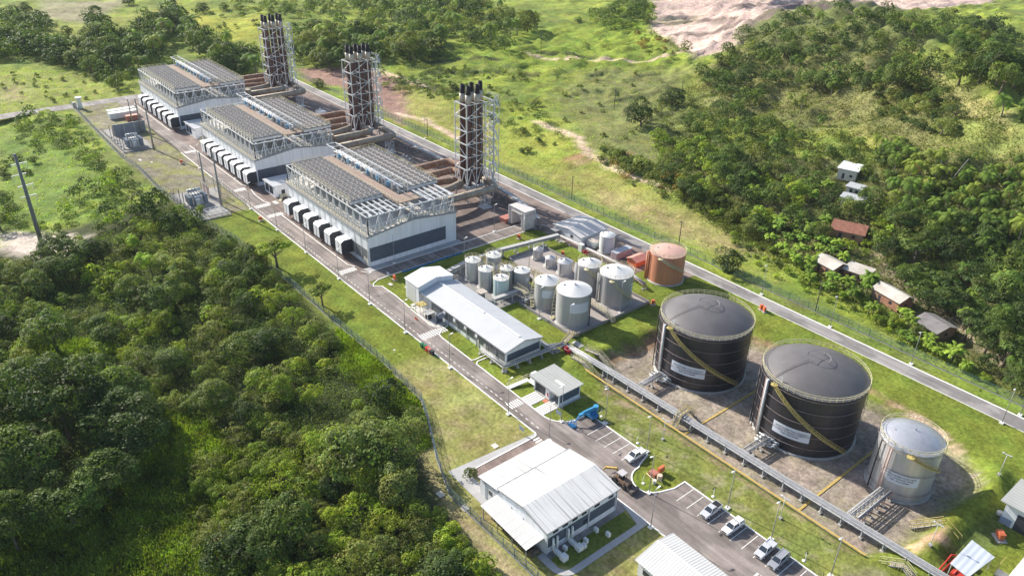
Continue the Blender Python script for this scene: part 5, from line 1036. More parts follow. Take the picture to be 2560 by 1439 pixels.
for z, yy in ((hz-10.5,1),(hz-6.8,-1),(hz-3.4,1),(hz-14,1)):
    o = MB().bar((p_.x,p_.y-1.8 if yy>0 else p_.y-2.4,p_.z+z),(p_.x,p_.y+2.6 if yy>0 else p_.y+1.6,p_.z+z+.3),.28).build('crossarm', KERB, t); MB().bar((p_.x,p_.y+2.4*yy,p_.z+z),(p_.x,p_.y+2.2*yy,p_.z+z-1.9),.12).build('insulator', KERB, o)
t = thing('vent_tower', 'white round vent tower with a flat cap by the access road', 'tower', (-428.6,74.2,0)); MB().cyl(-426.5,74.2,0,5.2,1.0,14).cyl(-426.5,74.2,5.2,5.6,1.6,14,0,1.5).build('shaft', TWHITE, t); MB().box(-430,71.5,0,-428.2,73,2.8).build('cabinet', STEELD, t)
far_poles = [((1069,343),8.5,'dark bare pole behind the middle chimney tower slope'),((1429,495),9,'dark bare pole in the golden slope beyond the perimeter fence'),((1697,610),8.5,'dark bare pole beyond the fence above the terracotta tank'),((2038,778),10,'dark wooden pole beyond the fence before the shacks'),((1352,128),11,'distant thin pole on the bright green meadow'),((1535,275),10,'lone thin pole in the middle of the olive slope'),((1703,243),8,'pale thin pole beside the upper dark round tree')]
for (px, h, lab) in far_poles:
    q = at(*px); t = thing('wooden_pole', lab, 'pole', tuple(q), 'poles beyond the fence'); MB().pipe([(q.x,q.y,q.z-.3),(q.x,q.y,q.z+h)],[.17,.12],6).build('shaft', mat('wood_pole',(.10,.085,.07),.9,0,.2,2), t); MB().bar((q.x-.9,q.y,q.z+h-.5),(q.x+.9,q.y,q.z+h-.5),.12).build('crossarm', DARK, t)
q = at(2354,478); t = thing('leaning_pole', 'pale leaning concrete pole among the coconut palms', 'pole', tuple(q)); MB().pipe([(q.x,q.y,q.z-.3),(q.x+3,q.y+6,q.z+11)],[.16,.11],7).build('shaft', CONCP, t)
# light poles
LP = thing('light_pole', '', 'street lamp', (0,0,0), 'street lights inside the plant'); MB().box(-.45,-.45,-.1,.45,.45,.25).build('footing', KERB, LP, True); MB().pipe([(0,0,.2),(0,0,9.8)],[.10,.06],6).build('shaft', STEELD, LP, True)
MB().bar((0,-.1,9.8),(0,.9,9.95),.08).bar((0,.5,9.9),(0,1.15,10.0),.3,.14).build('lamp_head', KERB, LP, True)
LS = thing('light_pole', '', 'street lamp', (0,0,0), 'street lights inside the plant'); MB().box(-.3,-.3,-.1,.3,.3,.35).build('footing', CONC, LS, True); MB().pipe([(0,0,.2),(0,0,5.4)],[.07,.05],6).build('shaft', STEEL, LS, True); MB().bar((-.6,0,5.4),(.6,0,5.4),.12).bar((-.6,0,5.45),(-.9,.1,5.4),.28,.16).bar((.6,0,5.45),(.9,.1,5.4),.28,.16).build('lamp_head', STEEL, LS, True)
lights = [(-309.5,91.0,0,'kerb beside the farther transformer yard'),(-290,98.2,0,'kerb side of the middle hall'),(-258,91,0,'kerb by the zebra crossing near the first annex'),(-235.5,91,0,'lawn kerb opposite the nearest hall hoods'),(-214,91.1,0,'lawn kerb opposite the middle of the nearest hall'),(-191.8,91,0,'lawn kerb opposite the zebra crossing at the hall corner'),(-172.9,90.8,0,'lawn kerb opposite the pale extension'),(-153.9,90.7,0,'lawn kerb just before the zebra crossing of the warehouse'),(-133.1,90.7,0,'dry lawn kerb opposite the long warehouse'),(-109.7,90.7,0,'dry lawn kerb opposite the gatehouse'),(-97.0,92.0,0,'far corner of the workshop roof'),(-65.9,90.7,0,'footpath corner beside the workshop'),(-100.2,98.6,3.14,'rounded kerb by the gatehouse sign'),
 (-93.7,106.2,3.14,'grass end of the first parking bays'),(-81.2,106.4,3.14,'grass beside the white parked pickup'),(-72.4,97.4,3.14,'rounded grass island in the car park'),(-59.9,106.6,3.14,'grass behind the silver pickup with black bed'),(-49.7,106.5,3.14,'grass between the parked white pickup and the grey pair'),(-37.9,107.6,3.14,'grass behind the grey station wagon'),(-37.4,179.3,3.14,'right end of the perimeter road'),(-85.3,185.9,3.14,'perimeter kerb across from the right black tank'),(-62.3,186.1,3.14,'perimeter kerb across from the silver fuel tank'),(-108,186.2,3.14,'perimeter kerb across from the left black tank'),(-190.6,149.5,0,'brown paving beside the nearest engine hall'),(-137.5,124.1,0,'grass before the smaller grey tank with sign'),(-125.5,124.4,0,'corner of the concrete pad before the largest grey tank'),(-126.2,144.6,0,'concrete pad edge before the far right grey tank'),(-190.8,109.8,0,'slate panelled gable of the nearest hall'),(-289,186.2,3.14,'perimeter kerb behind the middle chimney tower'),(-175.5,126,0,'pipe rack by the leftmost streaked tank'),(-162,141,0,'little steel tanks on the concrete pad'),(-36,186,3.14,'fence near the right edge of the photo')]
for i, (x, y, rz, lab) in enumerate(lights):
    o = LP if i == 0 else dup(LP); o.location = (x,y,float(Tz(np.array(x),np.array(y)))); o.rotation_euler = (0,0,rz); o['label'] = 'slim tall lamp post at the '+lab
for i, (x, y, lab) in enumerate(((-81.8,112.3,'twin-headed short lamp on the grass slope left of the stile'),(-51.8,112.6,'twin-headed short lamp on the grass slope behind the parked white pickup'),(-29.6,127,'short lamp on the earth bank beside the red pipes'),(-29.8,157.5,'short lamp on the bank right of the silver tank shadow'),(-103.5,116.4,'short lamp on the grass at the foot of the scarp stair'))):
    o = LS if i == 0 else dup(LS); o.location = (x,y,float(Tz(np.array(x),np.array(y)))); o['label'] = lab
# ------------------------------------------------------------------ fences
def shown(x,y,z):
    d = np.array([x,y,z-CH]); wv = d@CF
    if wv < 5: return 0
    px, py = 1280+FPX*(d@CR)/wv, 719.5-FPX*(d@CU)/wv; return 1 if -10 < px < 2570 and -10 < py < 1450 else 0
def fence(name, pts, label, mt, h=2.3, step=.24, base=True, posts=3.0, colp=None, th=.035):
    t = thing(name, label, 'fence', (pts[0][0],pts[0][1],float(Tz(np.array(pts[0][0]),np.array(pts[0][1]))))); b = MB(); pb = MB(); cb = MB(); PP = []
    for a, c in zip(pts[:-1], pts[1:]):
        L = math.hypot(c[0]-a[0], c[1]-a[1]); n = max(1, int(L/step)); X = np.linspace(a[0],c[0],n+1); Y = np.linspace(a[1],c[1],n+1); Z = Tz(X,Y); dx, dy = (c[0]-a[0])/L*th, (c[1]-a[1])/L*th
        for x, y, z in zip(X[:-1], Y[:-1], Z[:-1]): b.add([(x-dx,y-dy,z),(x+dx,y+dy,z),(x+dx,y+dy,z+h),(x-dx,y-dy,z+h)], [(0,1,2,3)])
        m_ = max(1, int(L/posts))
        for k in range(m_+1):
            x, y = a[0]+(c[0]-a[0])*k/m_, a[1]+(c[1]-a[1])*k/m_; z = float(Tz(np.array(x),np.array(y)))
            if k < m_ or c == pts[-1]: PP.append((x,y,z))
            if k < m_:
                x2, y2 = a[0]+(c[0]-a[0])*(k+1)/m_, a[1]+(c[1]-a[1])*(k+1)/m_; z2 = float(Tz(np.array(x2),np.array(y2)))
                for zz in (.25,1.2,h): b.bar((x,y,z+zz),(x2,y2,z2+zz),.05)
                cb.bar((x,y,z+.08),(x2,y2,z2+.08),.22,.3)
    b.build('mesh_panel', mt, t); PP.sort(key=lambda p: -shown(*p)*1e4+math.hypot(p[0],p[1])); first = None
    for i, (x,y,z) in enumerate(PP):
        if i >= 100: pb.bar((x,y,z-.1),(x,y,z+h+.15),.11); continue
        if first is None: first = MB().bar((0,0,-.1),(0,0,h+.15),.11).build('post', colp or mt, t, True); o = first
        else: o = first.copy(); COL.objects.link(o); o.parent = t
        o.location = (x-t.location.x, y-t.location.y, z-t.location.z)
    if pb.v: o = pb.build('posts', colp or mt, t); o['kind'] = 'stuff'
    if base: cb.build('kerb_base', CONCP, t)
fence('perimeter_fence', FENCE_L[:5]+FENCE_L[5:], 'blue grey mesh fence between the woodland and the plant lawns', FENCEM)
fence('perimeter_fence', FENCE_R, 'blue green mesh fence along the far side of the perimeter road', mat('fence_green', (.10,.20,.20), .5, .1, .15, 1), 2.3, .3)
FENCES = mat('fence_steel', (.16,.16,.16), .5, .3, .1, 1)
fence('substation_fence', [(-384,72.6),(-346,72.2),(-345,84.8)], 'dark mesh fence round the farther transformer yard', FENCES, 1.6, .3)
fence('substation_fence', [(-289.5,74.2),(-287.4,72.6),(-257.5,73.6),(-256.6,83.4),(-262,84)], 'dark mesh fence round the nearer transformer yard', FENCES, 1.6, .4)
fence('roadside_barrier', [(-378,91.0),(-336,91.2)], 'dark railing beside the road at the farther transformer yard', FENCES, 1.1, .5, False, 1.5)
fence('roadside_barrier', [(-290,91.0),(-262.4,91.0)], 'dark railing beside the road at the nearer transformer yard', FENCES, 1.1, .5, False, 1.5)
b = MB()
for k in range(17):
    y = 108.5+k*1.35
    b.bar((-184.0,y,.22),(-184.0,y+1.1,.22),.3,.3); b.bar((-183.5,y+.1,.12),(-183.5,y+.9,.12),.25,.12)
o = b.build('blue_barrier_row', BLUE); tag(o, 'row of blue plastic barriers along the shaded grass beside the nearest hall', 'barrier')
# ------------------------------------------------------------------ small things
HC = thing('hose_cabinet', '', 'hose cabinet', (0,0,0), 'fire hose cabinets'); MB().box(-.45,-.3,.35,.45,.3,1.5).box(-.5,-.35,1.5,.5,.35,1.58).build('cabinet', ORED, HC, True); MB().box(-.8,-.6,0,.8,.6,.15).build('base', CONC, HC, True); MB().cyl(.75,0,.1,.8,.12,8).bar((.6,0,.7),(.95,0,.7),.14).build('hydrant', ORED, HC, True)
for i, (x, y, lab) in enumerate(((-181.2,104,'grass in the hall shadow by the road corner'),(-181.1,152.7,'sunny grass strip by the wide pipe rack'),(-162.8,156,'lawn behind the row of little steel tanks'),(-123.6,155.6,'grass at the far corner of the concrete pad'),(-102.8,178.6,'grass by the perimeter road behind the left black tank'),(-319.4,87.1,'gravel between the two transformer yards'),(-246.2,89.6,'lawn at the tip of the pole shadows'),(-114,166,'grass just behind the left black tank railing'),(-22.7,141.6,'grass in shade before the pump house'),(-101.5,178.2,'yard edge by the perimeter road, lower of two'))):
    o = HC if i == 0 else dup(HC); o.location = (x,y,float(Tz(np.array(x),np.array(y)))); o.rotation_euler = (0,0,.3*i); o['label'] = 'orange red hose cabinet on the '+lab
    if i == 8: o.scale = (1.6,1.6,1.0)
t = thing('foam_monitor', 'faded orange foam trolley with pipes standing on the round grass island', 'fire equipment', (-74.2,102.3,0)); MB().box(-76.2,101.4,.1,-74.6,102.8,.9).build('tank', REDP, t); MB().box(-75.2,102.9,.3,-74.6,104.6,1.7).build('cabinet', ORED, t); MB().cyl(-73.7,102.0,.2,1.3,.55,12).pipe([(-74.6,102,.5),(-72.4,101.4,.4)],.1,6).pipe([(-76.6,101.2,.2),(-71.8,100.6,.1)],.08,5).build('hose_drum', mat('cream_paint',(.62,.50,.38),.6,0,.1,1), t)
o = MB().cyl(-73.6,100.3,0,.8,.35,10).cyl(-73.6,100.3,.8,.95,.45,10).build('manhole_post', PLAST); tag(o, 'small pale bollard on the round grass island', 'bollard')
for x, y, col, lab in ((-145.2,90.4,GREENB,'first dark green wheelie bin by the lawn kerb'),(-144.0,90.5,GREENB,'second dark green wheelie bin by the lawn kerb'),(-142.9,90.4,RED,'red wheelie bin beside the green ones'),(-141.9,90.5,REDP,'brownish red wheelie bin at the end of the row'),(-140.8,90.6,DARK,'black wheelie bin lying lowest in the row')):
    b = MB(); b.box(x-.42,y-.4,.1,x+.42,y+.4,1.15); b.box(x-.48,y-.46,1.15,x+.48,y+.48,1.25); o = b.build('wheelie_bin', col); tag(o, lab, 'bin', 'wheelie bins')
SG = thing('road_sign', '', 'sign', (0,0,0), 'round signs on posts'); MB().pipe([(0,0,0),(0,0,1.9)],.04,5).build('post', STEEL, SG, True); MB().lathe([(.36,-.02),(.36,.02),(.01,.021)],16).lathe([(.01,-.021),(.36,-.02)],16).build('disc', KERB, SG, True)
SG.children[1].rotation_euler = (1.57,0,0); SG.children[1].location = (0,0,2.2)
for i, (x, y, lab) in enumerate(((-96,107.3,'white oval sign in the gatehouse shadow on the grass'),(-84.4,107,'white oval sign on the grass behind the middle parking bays'),(-63.7,107,'white oval sign on the grass left of the silver pickup'),(-42.9,107,'white oval sign on the grass behind the grey station wagon'),(-75,98.6,'dark backed round sign on the rounded grass island'))):
    o = SG if i == 0 else dup(SG); o.location = (x,y,float(Tz(np.array(x),np.array(y)))); o.rotation_euler = (0,0,.5); o['label'] = lab
for x, y, lab in ((-101.6,98.9,'rectangular grey notice board on the grass by the gatehouse ramps'),(-102.4,88.6,'rectangular blue notice board on the dry lawn by the footpath'),(-183,103,'small blue notice board at the hall lane corner')):
    t = thing('notice_board', lab, 'sign', (x,y,0), 'notice boards'); MB().pipe([(x-.6,y,0),(x-.6,y,2)],.05,5).pipe([(x+.6,y,0),(x+.6,y,2)],.05,5).build('post', PLAST, t); MB().box(x-.8,y-.06,1.2,x+.8,y-.02,2.2).build('board', mat('board_blue',(.22,.27,.36),.5,0,.05,1), t)
o = MB().pipe([(-147.2,83,0),(-147,83.1,1.1)],.06,5).bar((-147.3,83,1.1),(-146.7,83.2,1.2),.3,.1).build('weather_post', KERB); tag(o, 'small white post standing alone on the lawn', 'post')
# ------------------------------------------------------------------ vehicles
def section_body(name, secs, mats, parent, mi=0):
    """secs: list of (y, halfwidth_bottom, halfwidth_top, zbottom, ztop)"""
    b = MB(); vs = []
    for y, wb, wt, z0, z1 in secs: zm = z0+(z1-z0)*.55; vs += [(-wb*.94,y,z0),(-wb,y,zm),(-wt,y,z1),(wt,y,z1),(wb,y,zm),(wb*.94,y,z0)]
    fs = []
    for i in range(len(secs)-1): fs += [(i*6+j, i*6+(j+1)%6, (i+1)*6+(j+1)%6, (i+1)*6+j) for j in range(6)]
    fs += [tuple(range(6))[::-1], tuple(len(vs)-6+j for j in range(6))]; b.add(vs, fs, mi); o = b.build(name, mats, parent, True); return o
def car(label, paint, kind, loc, rz, cat='pickup truck'):
    t = thing(kind if kind != 'wagon' else 'station_wagon', label, cat, loc, 'vehicles in the car park'); t.name = {'pickup':'pickup_truck','capped':'pickup_truck','wagon':'station_wagon','hatch':'parked_car'}[kind]
    W2 = .92; L = 2.6 if kind != 'hatch' else 2.1
    hood = [(-L,.74,.62,.45,.72),(-L+.08,.88,.78,.35,.92),(-L+.5,.92,.84,.32,1.02),(-L+1.35,.93,.86,.32,1.10)]
    if kind == 'pickup': secs = hood+[(.75,.93,.86,.32,1.12),(.8,.93,.88,.34,1.10),(L-.1,.93,.88,.36,1.10),(L,.88,.84,.45,1.05)]
    else: secs = hood+[(.8,.93,.87,.32,1.12),(L-.15,.93,.87,.34,1.12),(L,.86,.82,.45,1.05)]
    bd = section_body('body', secs, paint, t)
    bv = bd.modifiers.new('b', 'BEVEL'); bv.width = .05; bv.segments = 2
    y0, y1 = -L+1.3, {'pickup':.85,'capped':.85,'wagon':L-.15,'hatch':L-.2}[kind]
    cab = MB(); zc = 1.72; vs = [(-.80,y0,1.08),(.80,y0,1.08),(.84,y1,1.10),(-.84,y1,1.10),(-.64,y0+.75,zc),(.64,y0+.75,zc),(.66,y1-.25,zc-.02),(-.66,y1-.25,zc-.02)]
    cab.add(vs, [(0,1,5,4),(1,2,6,5),(2,3,7,6),(3,0,4,7)]); gl = cab.build('window', GLASS, t, True)
    rf = MB(); rf.add([(-.67,y0+.70,zc-.03),(.67,y0+.70,zc-.03),(.69,y1-.2,zc-.05),(-.69,y1-.2,zc-.05),(-.62,y0+.85,zc+.04),(.62,y0+.85,zc+.04),(.62,y1-.35,zc+.03),(-.62,y1-.35,zc+.03)],[(4,5,6,7),(0,1,5,4),(1,2,6,5),(2,3,7,6),(3,0,4,7)])
    for s in (-1,1):
        rf.bar((s*.81,y0,1.08),(s*.655,y0+.75,zc),.07); rf.bar((s*.85,y1,1.1),(s*.67,y1-.25,zc),.09); ym = (y0+y1)/2+.25; rf.bar((s*.84,ym,1.1),(s*.665,ym,zc),.08)
    rf.build('roof', paint, t, True)
    if kind == 'pickup': MB().box(-.76,.95,1.105,.76,L-.1,1.115).build('bed_liner', BLACK if 'black' in label else paint, t, True); 
    if kind == 'pickup': MB().box(-.88,.88,1.08,-.78,L-.05,1.2).box(.78,.88,1.08,.88,L-.05,1.2).box(-.78,L-.13,1.08,.78,L-.05,1.2).build('bed_rail', paint, t, True)
    if kind == 'capped': cb = MB(); cb.add([(-.84,.92,1.1),(.84,.92,1.1),(.84,L-.1,1.1),(-.84,L-.1,1.1),(-.7,.95,1.68),(.7,.95,1.68),(.7,L-.3,1.66),(-.7,L-.3,1.66)],[(4,5,6,7),(0,1,5,4),(1,2,6,5),(2,3,7,6),(3,0,4,7)]); o = cb.build('bed_cap', paint, t, True); MB().box(.775,1.15,1.25,.79,L-.55,1.5).build('side_glass', GLASS, o, True)
    if kind == 'wagon': MB().bar((-.6,y0+1,1.82),(-.6,y1-.5,1.82),.05).bar((.6,y0+1,1.82),(.6,y1-.5,1.82),.05).build('roof_rack', STEEL, t, True)
    for sx in (-1,1):
        for yy in (-L+.95, L-1.0):
            wv = MB(); wv.pipe([(sx*.70,yy,.38),(sx*.95,yy,.38)],.38,14); wh = wv.build('wheel', BLACK, t, True); MB().pipe([(sx*.94,yy,.38),(sx*.965,yy,.38)],.22,10).build('rim', STEEL, wh, True)
        MB().box(sx*.62-.15,-L-.02,.66,sx*.62+.15,-L+.06,.82).build('headlight', mat('lamp_glass',(.6,.62,.65),.15,0,.02,1), t, True); MB().box(sx*.98-.1,y0+.35,1.08,sx*.98+.1,y0+.5,1.24).build('mirror', paint, t, True); MB().box(sx*.76-.1,L-.03,.75,sx*.76+.1,L+.02,1.0).build('tail_light', RED, t, True)
    MB().box(-.45,-L-.03,.62,.45,-L+.03,.82).build('grille', BLACK, t, True); MB().box(-.85,-L-.06,.38,.85,-L+.1,.56).build('bumper', STEELD, t, True)
    t.rotation_euler = (0,0,rz); return t
car('white pickup parked alone in the bay beside the rounded grass island', CARW, 'pickup', (-81.5,103.0,.03), 0.0)
car('silver pickup with an open black bed, leftmost of the lower parked cars', CARS, 'pickup', (-61.2,103.0,.03), 0.02)
car('white pickup with a covered bed in the middle of the lower bays', CARW, 'capped', (-55.9,102.9,.03), -.02)
car('silver grey pickup parked next to the grey station wagon', CARS, 'pickup', (-48.6,103.0,.03), .03)
car('grey station wagon with roof rails, rightmost parked car', CARG, 'wagon', (-45.6,102.8,.03), .03, 'car')
q = at(2448,812); car('pale car half hidden under trees beside the dirt track by the shacks', CARS, 'hatch', tuple(q), 1.1, 'car')
# boom lift
t = thing('boom_lift', 'bright blue folded boom lift parked across the first bays', 'boom lift', (-96,103.4,.03)); LB = BLUE
bv = MB().box(-98.6,104.6,.7,-95.2,106.8,1.7).box(-98.2,104.8,1.7,-95.8,106.4,2.1); bv.build('chassis', LB, t)
for x in (-98.2,-95.6):
    for y in (104.9,106.6): MB().pipe([(x-.25,y,.5),(x+.25,y,.5)],.5,12).build('wheel', BLACK, t)
MB().bar((-97,107.4,2.6),(-97.4,101.4,2.5),.75,.7).bar((-97.0,107.0,3.1),(-97.3,102.6,3.0),.5,.4).cyl(-97,107.2,1.8,3.3,.75,12).build('boom', mat('boom_blue',(.06,.30,.52),.4,0,.05,1), t)
MB().bar((-97.4,101.4,2.5),(-97.3,99.8,1.2),.3,.35).build('jib', LB, t)
b = MB()
for z in (.35,.9,1.4): b.bar((-98.4,98.2,z),(-96.4,98.2,z),.09); b.bar((-98.4,99.6,z),(-96.4,99.6,z),.09); b.bar((-98.4,98.2,z),(-98.4,99.6,z),.09); b.bar((-96.4,98.2,z),(-96.4,99.6,z),.09)
for x in (-98.4,-97.4,-96.4):
    for y in (98.2,99.6): b.bar((x,y,.35),(x,y,1.4),.09)
b.box(-98.4,98.2,.3,-96.4,99.6,.36); b.build('basket', LB, t)
t.scale = (.84,.84,.84); t.location = (-96.3,103.2,.03)
# backhoe
t = thing('backhoe_loader', 'dirty backhoe loader with raised yellow arm by the workshop corner', 'backhoe', (-78,95,.03)); BY = mat('dirty_yellow',(.50,.34,.10),.7,0,.25,2)
MB().box(-79.4,94.2,.7,-76.6,95.8,1.5).box(-76.9,94.3,1.0,-75.6,95.7,1.7).build('chassis', mat('muddy_brown',(.22,.15,.11),.8,0,.3,2), t)
MB().box(-78.7,94.2,2.75,-77.1,95.8,2.9).build('cab_roof', mat('cab_roof',(.50,.48,.50),.6,0,.05,1), t); b = MB()
for x in (-78.6,-77.2):
    for y in (94.3,95.7): b.bar((x,y,1.5),(x,y,2.8),.1)
b.build('cab_frame', BLACK, t); MB().box(-78.4,94.5,1.5,-77.4,95.5,2.0).build('seat', BLACK, t)
for x, r in ((-78.8,.75),(-76.2,.5)):
    for y in (94.0,95.9): MB().pipe([(x,y-.22,r),(x,y+.22,r)],r,14).build('wheel', BLACK, t)
MB().bar((-79.2,95.6,1.2),(-80.2,95.8,2.0),.3,.4).bar((-80.0,95.7,2.1),(-82.0,94.4,1.7),.4,.4).bar((-82.0,94.4,1.7),(-82.3,94.2,.9),.25).build('boom', BY, t); MB().bar((-75.7,94.2,1.0),(-74.6,94.1,.5),.2).bar((-75.7,95.8,1.0),(-74.6,95.9,.5),.2).box(-74.7,93.8,.15,-74.0,96.2,.9).build('loader_bucket', mat('bucket_steel',(.14,.12,.11),.6,.3,.2,2), t)
# ------------------------------------------------------------------ shacks beyond the fence
HOUSES = []
def shack(px, sx, sy, h, rise, rz, label, wallm, roofm_, mono=False):
    q = at(px[0], px[1], h); HOUSES.append((q.x,q.y,max(sx,sy))); t = thing('brick_house' if wallm is BRICKR else 'small_house', label, 'house', tuple(q), 'small houses beyond the fence'); b = MB(); b.box(-sx/2,-sy/2,-.6,sx/2,sy/2,h)
    if not mono: b.add([(-sx/2,-sy/2,h),(-sx/2,sy/2,h),(-sx/2,0,h+rise)],[(0,2,1)]); b.add([(sx/2,-sy/2,h),(sx/2,sy/2,h),(sx/2,0,h+rise)],[(0,1,2)])
    b.build('wall', wallm, t, True); b = MB(); e = .5
    if mono: b.add([(-sx/2-e,-sy/2-e,h+.05),(sx/2+e,-sy/2-e,h+.05),(sx/2+e,sy/2+e,h+rise),(-sx/2-e,sy/2+e,h+rise),(-sx/2-e,-sy/2-e,h+.15),(sx/2+e,-sy/2-e,h+.15),(sx/2+e,sy/2+e,h+rise+.1),(-sx/2-e,sy/2+e,h+rise+.1)],[(3,2,1,0),(4,5,6,7),(0,1,5,4),(2,3,7,6),(1,2,6,5),(3,0,4,7)])
    else:
        b.add([(-sx/2-e,-sy/2-e,h-.15),(sx/2+e,-sy/2-e,h-.15),(sx/2+e,0,h+rise+.1),(-sx/2-e,0,h+rise+.1)],[(0,1,2,3)]); b.add([(-sx/2-e,sy/2+e,h-.15),(sx/2+e,sy/2+e,h-.15),(sx/2+e,0,h+rise+.1),(-sx/2-e,0,h+rise+.1)],[(3,2,1,0)])
    b.build('roof', roofm_, t, True); MB().box(-sx*.25,-sy/2-.04,0,-sx*.25+.9,-sy/2-.005,2).build('door', DARK, t, True); MB().box(sx*.15,-sy/2-.04,1,sx*.15+1,-sy/2-.005,1.9).build('window', GLASS, t, True); MB().box(sx/2+.005,-.5,1,sx/2+.04,.5,1.9).build('window', GLASS, t, True)
    t.rotation_euler = (0,0,rz); return t
SW = mat('sheet_white',(.70,.72,.74),.5,0,.08,1)
shack((2127,418),6.5,7,3.6,.5,.25,'bright white roofed shed highest up in the trees',PLAST,SW,True)
shack((2140,466),5,4,2.6,.3,.15,'small grey roofed hut just below the bright white roof',PLAST,mat('sheet_grey',(.42,.44,.46),.6,0,.1,1),True)
shack((2138,492),7.5,5,2.8,.6,.15,'grey sheet roofed hut behind the clay tiled house',PLAST,mat('sheet_grey',(0,0,0)))
shack((2125,568),10,8,3,1.8,.35,'house with dark red clay tile roof half hidden by trees',BRICKR,TILE)
shack((2078,655),7.5,6.5,2.9,1.2,-.2,'pale gabled roof shack leftmost by the fence with banana plants before it',BRICKR,FIBRO)
shack((2147,675),7,5,2.7,.7,.1,'pale single pitch brick shack beside the dirt track',BRICKR,FIBRO,True)
shack((2234,732),9.5,6,3.0,1.3,-.25,'long brick shack with pale gabled roof in the middle of the row',BRICKR,FIBRO)
shack((2340,808),7.5,7.5,2.8,1.2,-.3,'dark grey roofed shack nearest the right edge',BRICKR,FIBROD)
# ------------------------------------------------------------------ vegetation
def leafmat(name, trans=.30, gloss=.6):
    mt = bpy.data.materials.new(name); mt.use_nodes = True; n = mt.node_tree.nodes; l = mt.node_tree.links; b = n['Principled BSDF']; out = n['Material Output']
    b.inputs['Roughness'].default_value = gloss; b.inputs['Specular IOR Level'].default_value = .18
    a = n.new('ShaderNodeVertexColor'); a.layer_name = 'tint'; oi = n.new('ShaderNodeObjectInfo'); m1 = n.new('ShaderNodeVectorMath'); m1.operation = 'MULTIPLY'; l.new(a.outputs[0], m1.inputs[0]); l.new(oi.outputs['Color'], m1.inputs[1])
    mr = n.new('ShaderNodeMapRange'); mr.inputs['To Min'].default_value = .78; mr.inputs['To Max'].default_value = 1.22; l.new(oi.outputs['Random'], mr.inputs[0]); m2 = n.new('ShaderNodeVectorMath'); m2.operation = 'SCALE'; l.new(m1.outputs[0], m2.inputs[0]); l.new(mr.outputs[0], m2.inputs['Scale'])
    l.new(m2.outputs[0], b.inputs['Base Color']); tr = n.new('ShaderNodeBsdfTranslucent'); m3 = n.new('ShaderNodeVectorMath'); m3.operation = 'MULTIPLY'; m3.inputs[1].default_value = (1.5,1.6,.7); l.new(m2.outputs[0], m3.inputs[0]); l.new(m3.outputs[0], tr.inputs[0])
    mx = n.new('ShaderNodeMixShader'); mx.inputs[0].default_value = trans; l.new(b.outputs[0], mx.inputs[1]); l.new(tr.outputs[0], mx.inputs[2]); l.new(mx.outputs[0], out.inputs[0]); return mt
LEAF = leafmat('foliage'); FROND = leafmat('palm_frond', .25, .65)
BASE = np.array((.112,.158,.036))
def cards(P, N, size, rs, jitter=.5, asp=.75, droop=0):
    """P (n,3) centres, N (n,3) normals -> quads"""
    n = len(P); N = N+rs.normal(0, jitter, (n,3)); N /= np.linalg.norm(N, axis=1, keepdims=True)+1e-9
    r = rs.normal(0,1,(n,3)); A = np.cross(N, r); A /= np.linalg.norm(A, axis=1, keepdims=True)+1e-9; B = np.cross(N, A); s = (size*rs.uniform(.6,1.35,n))[:,None]
    V = np.stack([P-A*s*.5, P-B*s*.5*asp+N*s*.1, P+A*s*.5, P+B*s*.5*asp+N*s*.1], 1); return V.reshape(-1,3)
def crown_np(R, H, zc, nl, ncard, size, seed, flat=.75, tv=.35, lob=(.30,.52), lowe=-.45):
    rs = np.random.RandomState(seed); Ps, Ns, Ts = [], [], []; cs = []
    for i in range(nl):
        a = rs.uniform(0,6.283); e = math.asin(rs.uniform(lowe,1)); rr = rs.uniform(.35,.78)
        c = np.array([R*rr*math.cos(e)*math.cos(a), R*rr*math.cos(e)*math.sin(a), zc+H*rr*math.sin(e)]); cs.append((c, R*rs.uniform(*lob)))
    per = ncard//nl
    for c, lr in cs:
        d = rs.normal(0,1,(per*2,3)); d[:,2] = np.abs(d[:,2])*1.1-.35*rs.uniform(0,1,per*2); d /= np.linalg.norm(d,axis=1,keepdims=True); q = c+d*lr*rs.uniform(.72,1.06,(per*2,1))*np.array([1,1,flat])
        keep = np.ones(len(q), bool)
        for c2, l2 in cs:
            if c2 is c: continue
            keep &= np.linalg.norm((q-c2)/np.array([1,1,flat]),axis=1) > l2*.72
        q = q[keep][:per]; d = d[keep][:per]; Ps.append(q); Ns.append(d+np.array([0,0,.35])); lv = rs.uniform(1-tv,1+tv); Ts.append(np.outer(rs.uniform(.75,1.25,len(q))*lv, BASE*np.array([rs.uniform(.9,1.2),1,rs.uniform(.8,1.2)])))
    P = np.concatenate(Ps); N = np.concatenate(Ns); T = np.concatenate(Ts); return cards(P,N,size,rs,.33), T
def proto_tree(name, R, H, zc, nl, ncard, size, seed, trunk=True, gap=0, mt=None, col='tree', **kw):
    t = thing(name, 'x', col, (0,0,0)); V, T = crown_np(R,H,zc,nl,ncard,size,seed,**kw); npmesh('crown' if trunk else 'foliage', V, 4, T, mt or LEAF, t)
    rr = random.Random(seed); b = MB()
    if trunk:
        b.pipe([(0,0,-.4),(.1,.05,zc*.45),(.2*rr.random(),.2,zc*.9)],[.34,.26,.16],7)
        for k in range(5): a = k*1.26+rr.random(); b.pipe([(.1,.05,zc*(.4+.1*k)),(R*.3*math.cos(a),R*.3*math.sin(a),zc*.85),(R*.6*math.cos(a),R*.6*math.sin(a),zc+H*.25)],[.15,.10,.05],5)
        b.build('trunk', BARK, t, True)
    else:
        for k in range(5): a = k*1.26+rr.random(); b.pipe([(0,0,-.3),(R*.3*math.cos(a),R*.3*math.sin(a),zc*.6),(R*.55*math.cos(a),R*.55*math.sin(a),zc+H*.3)],[.09,.06,.03],4)
        b.build('stem', BARK, t, True)
    return t
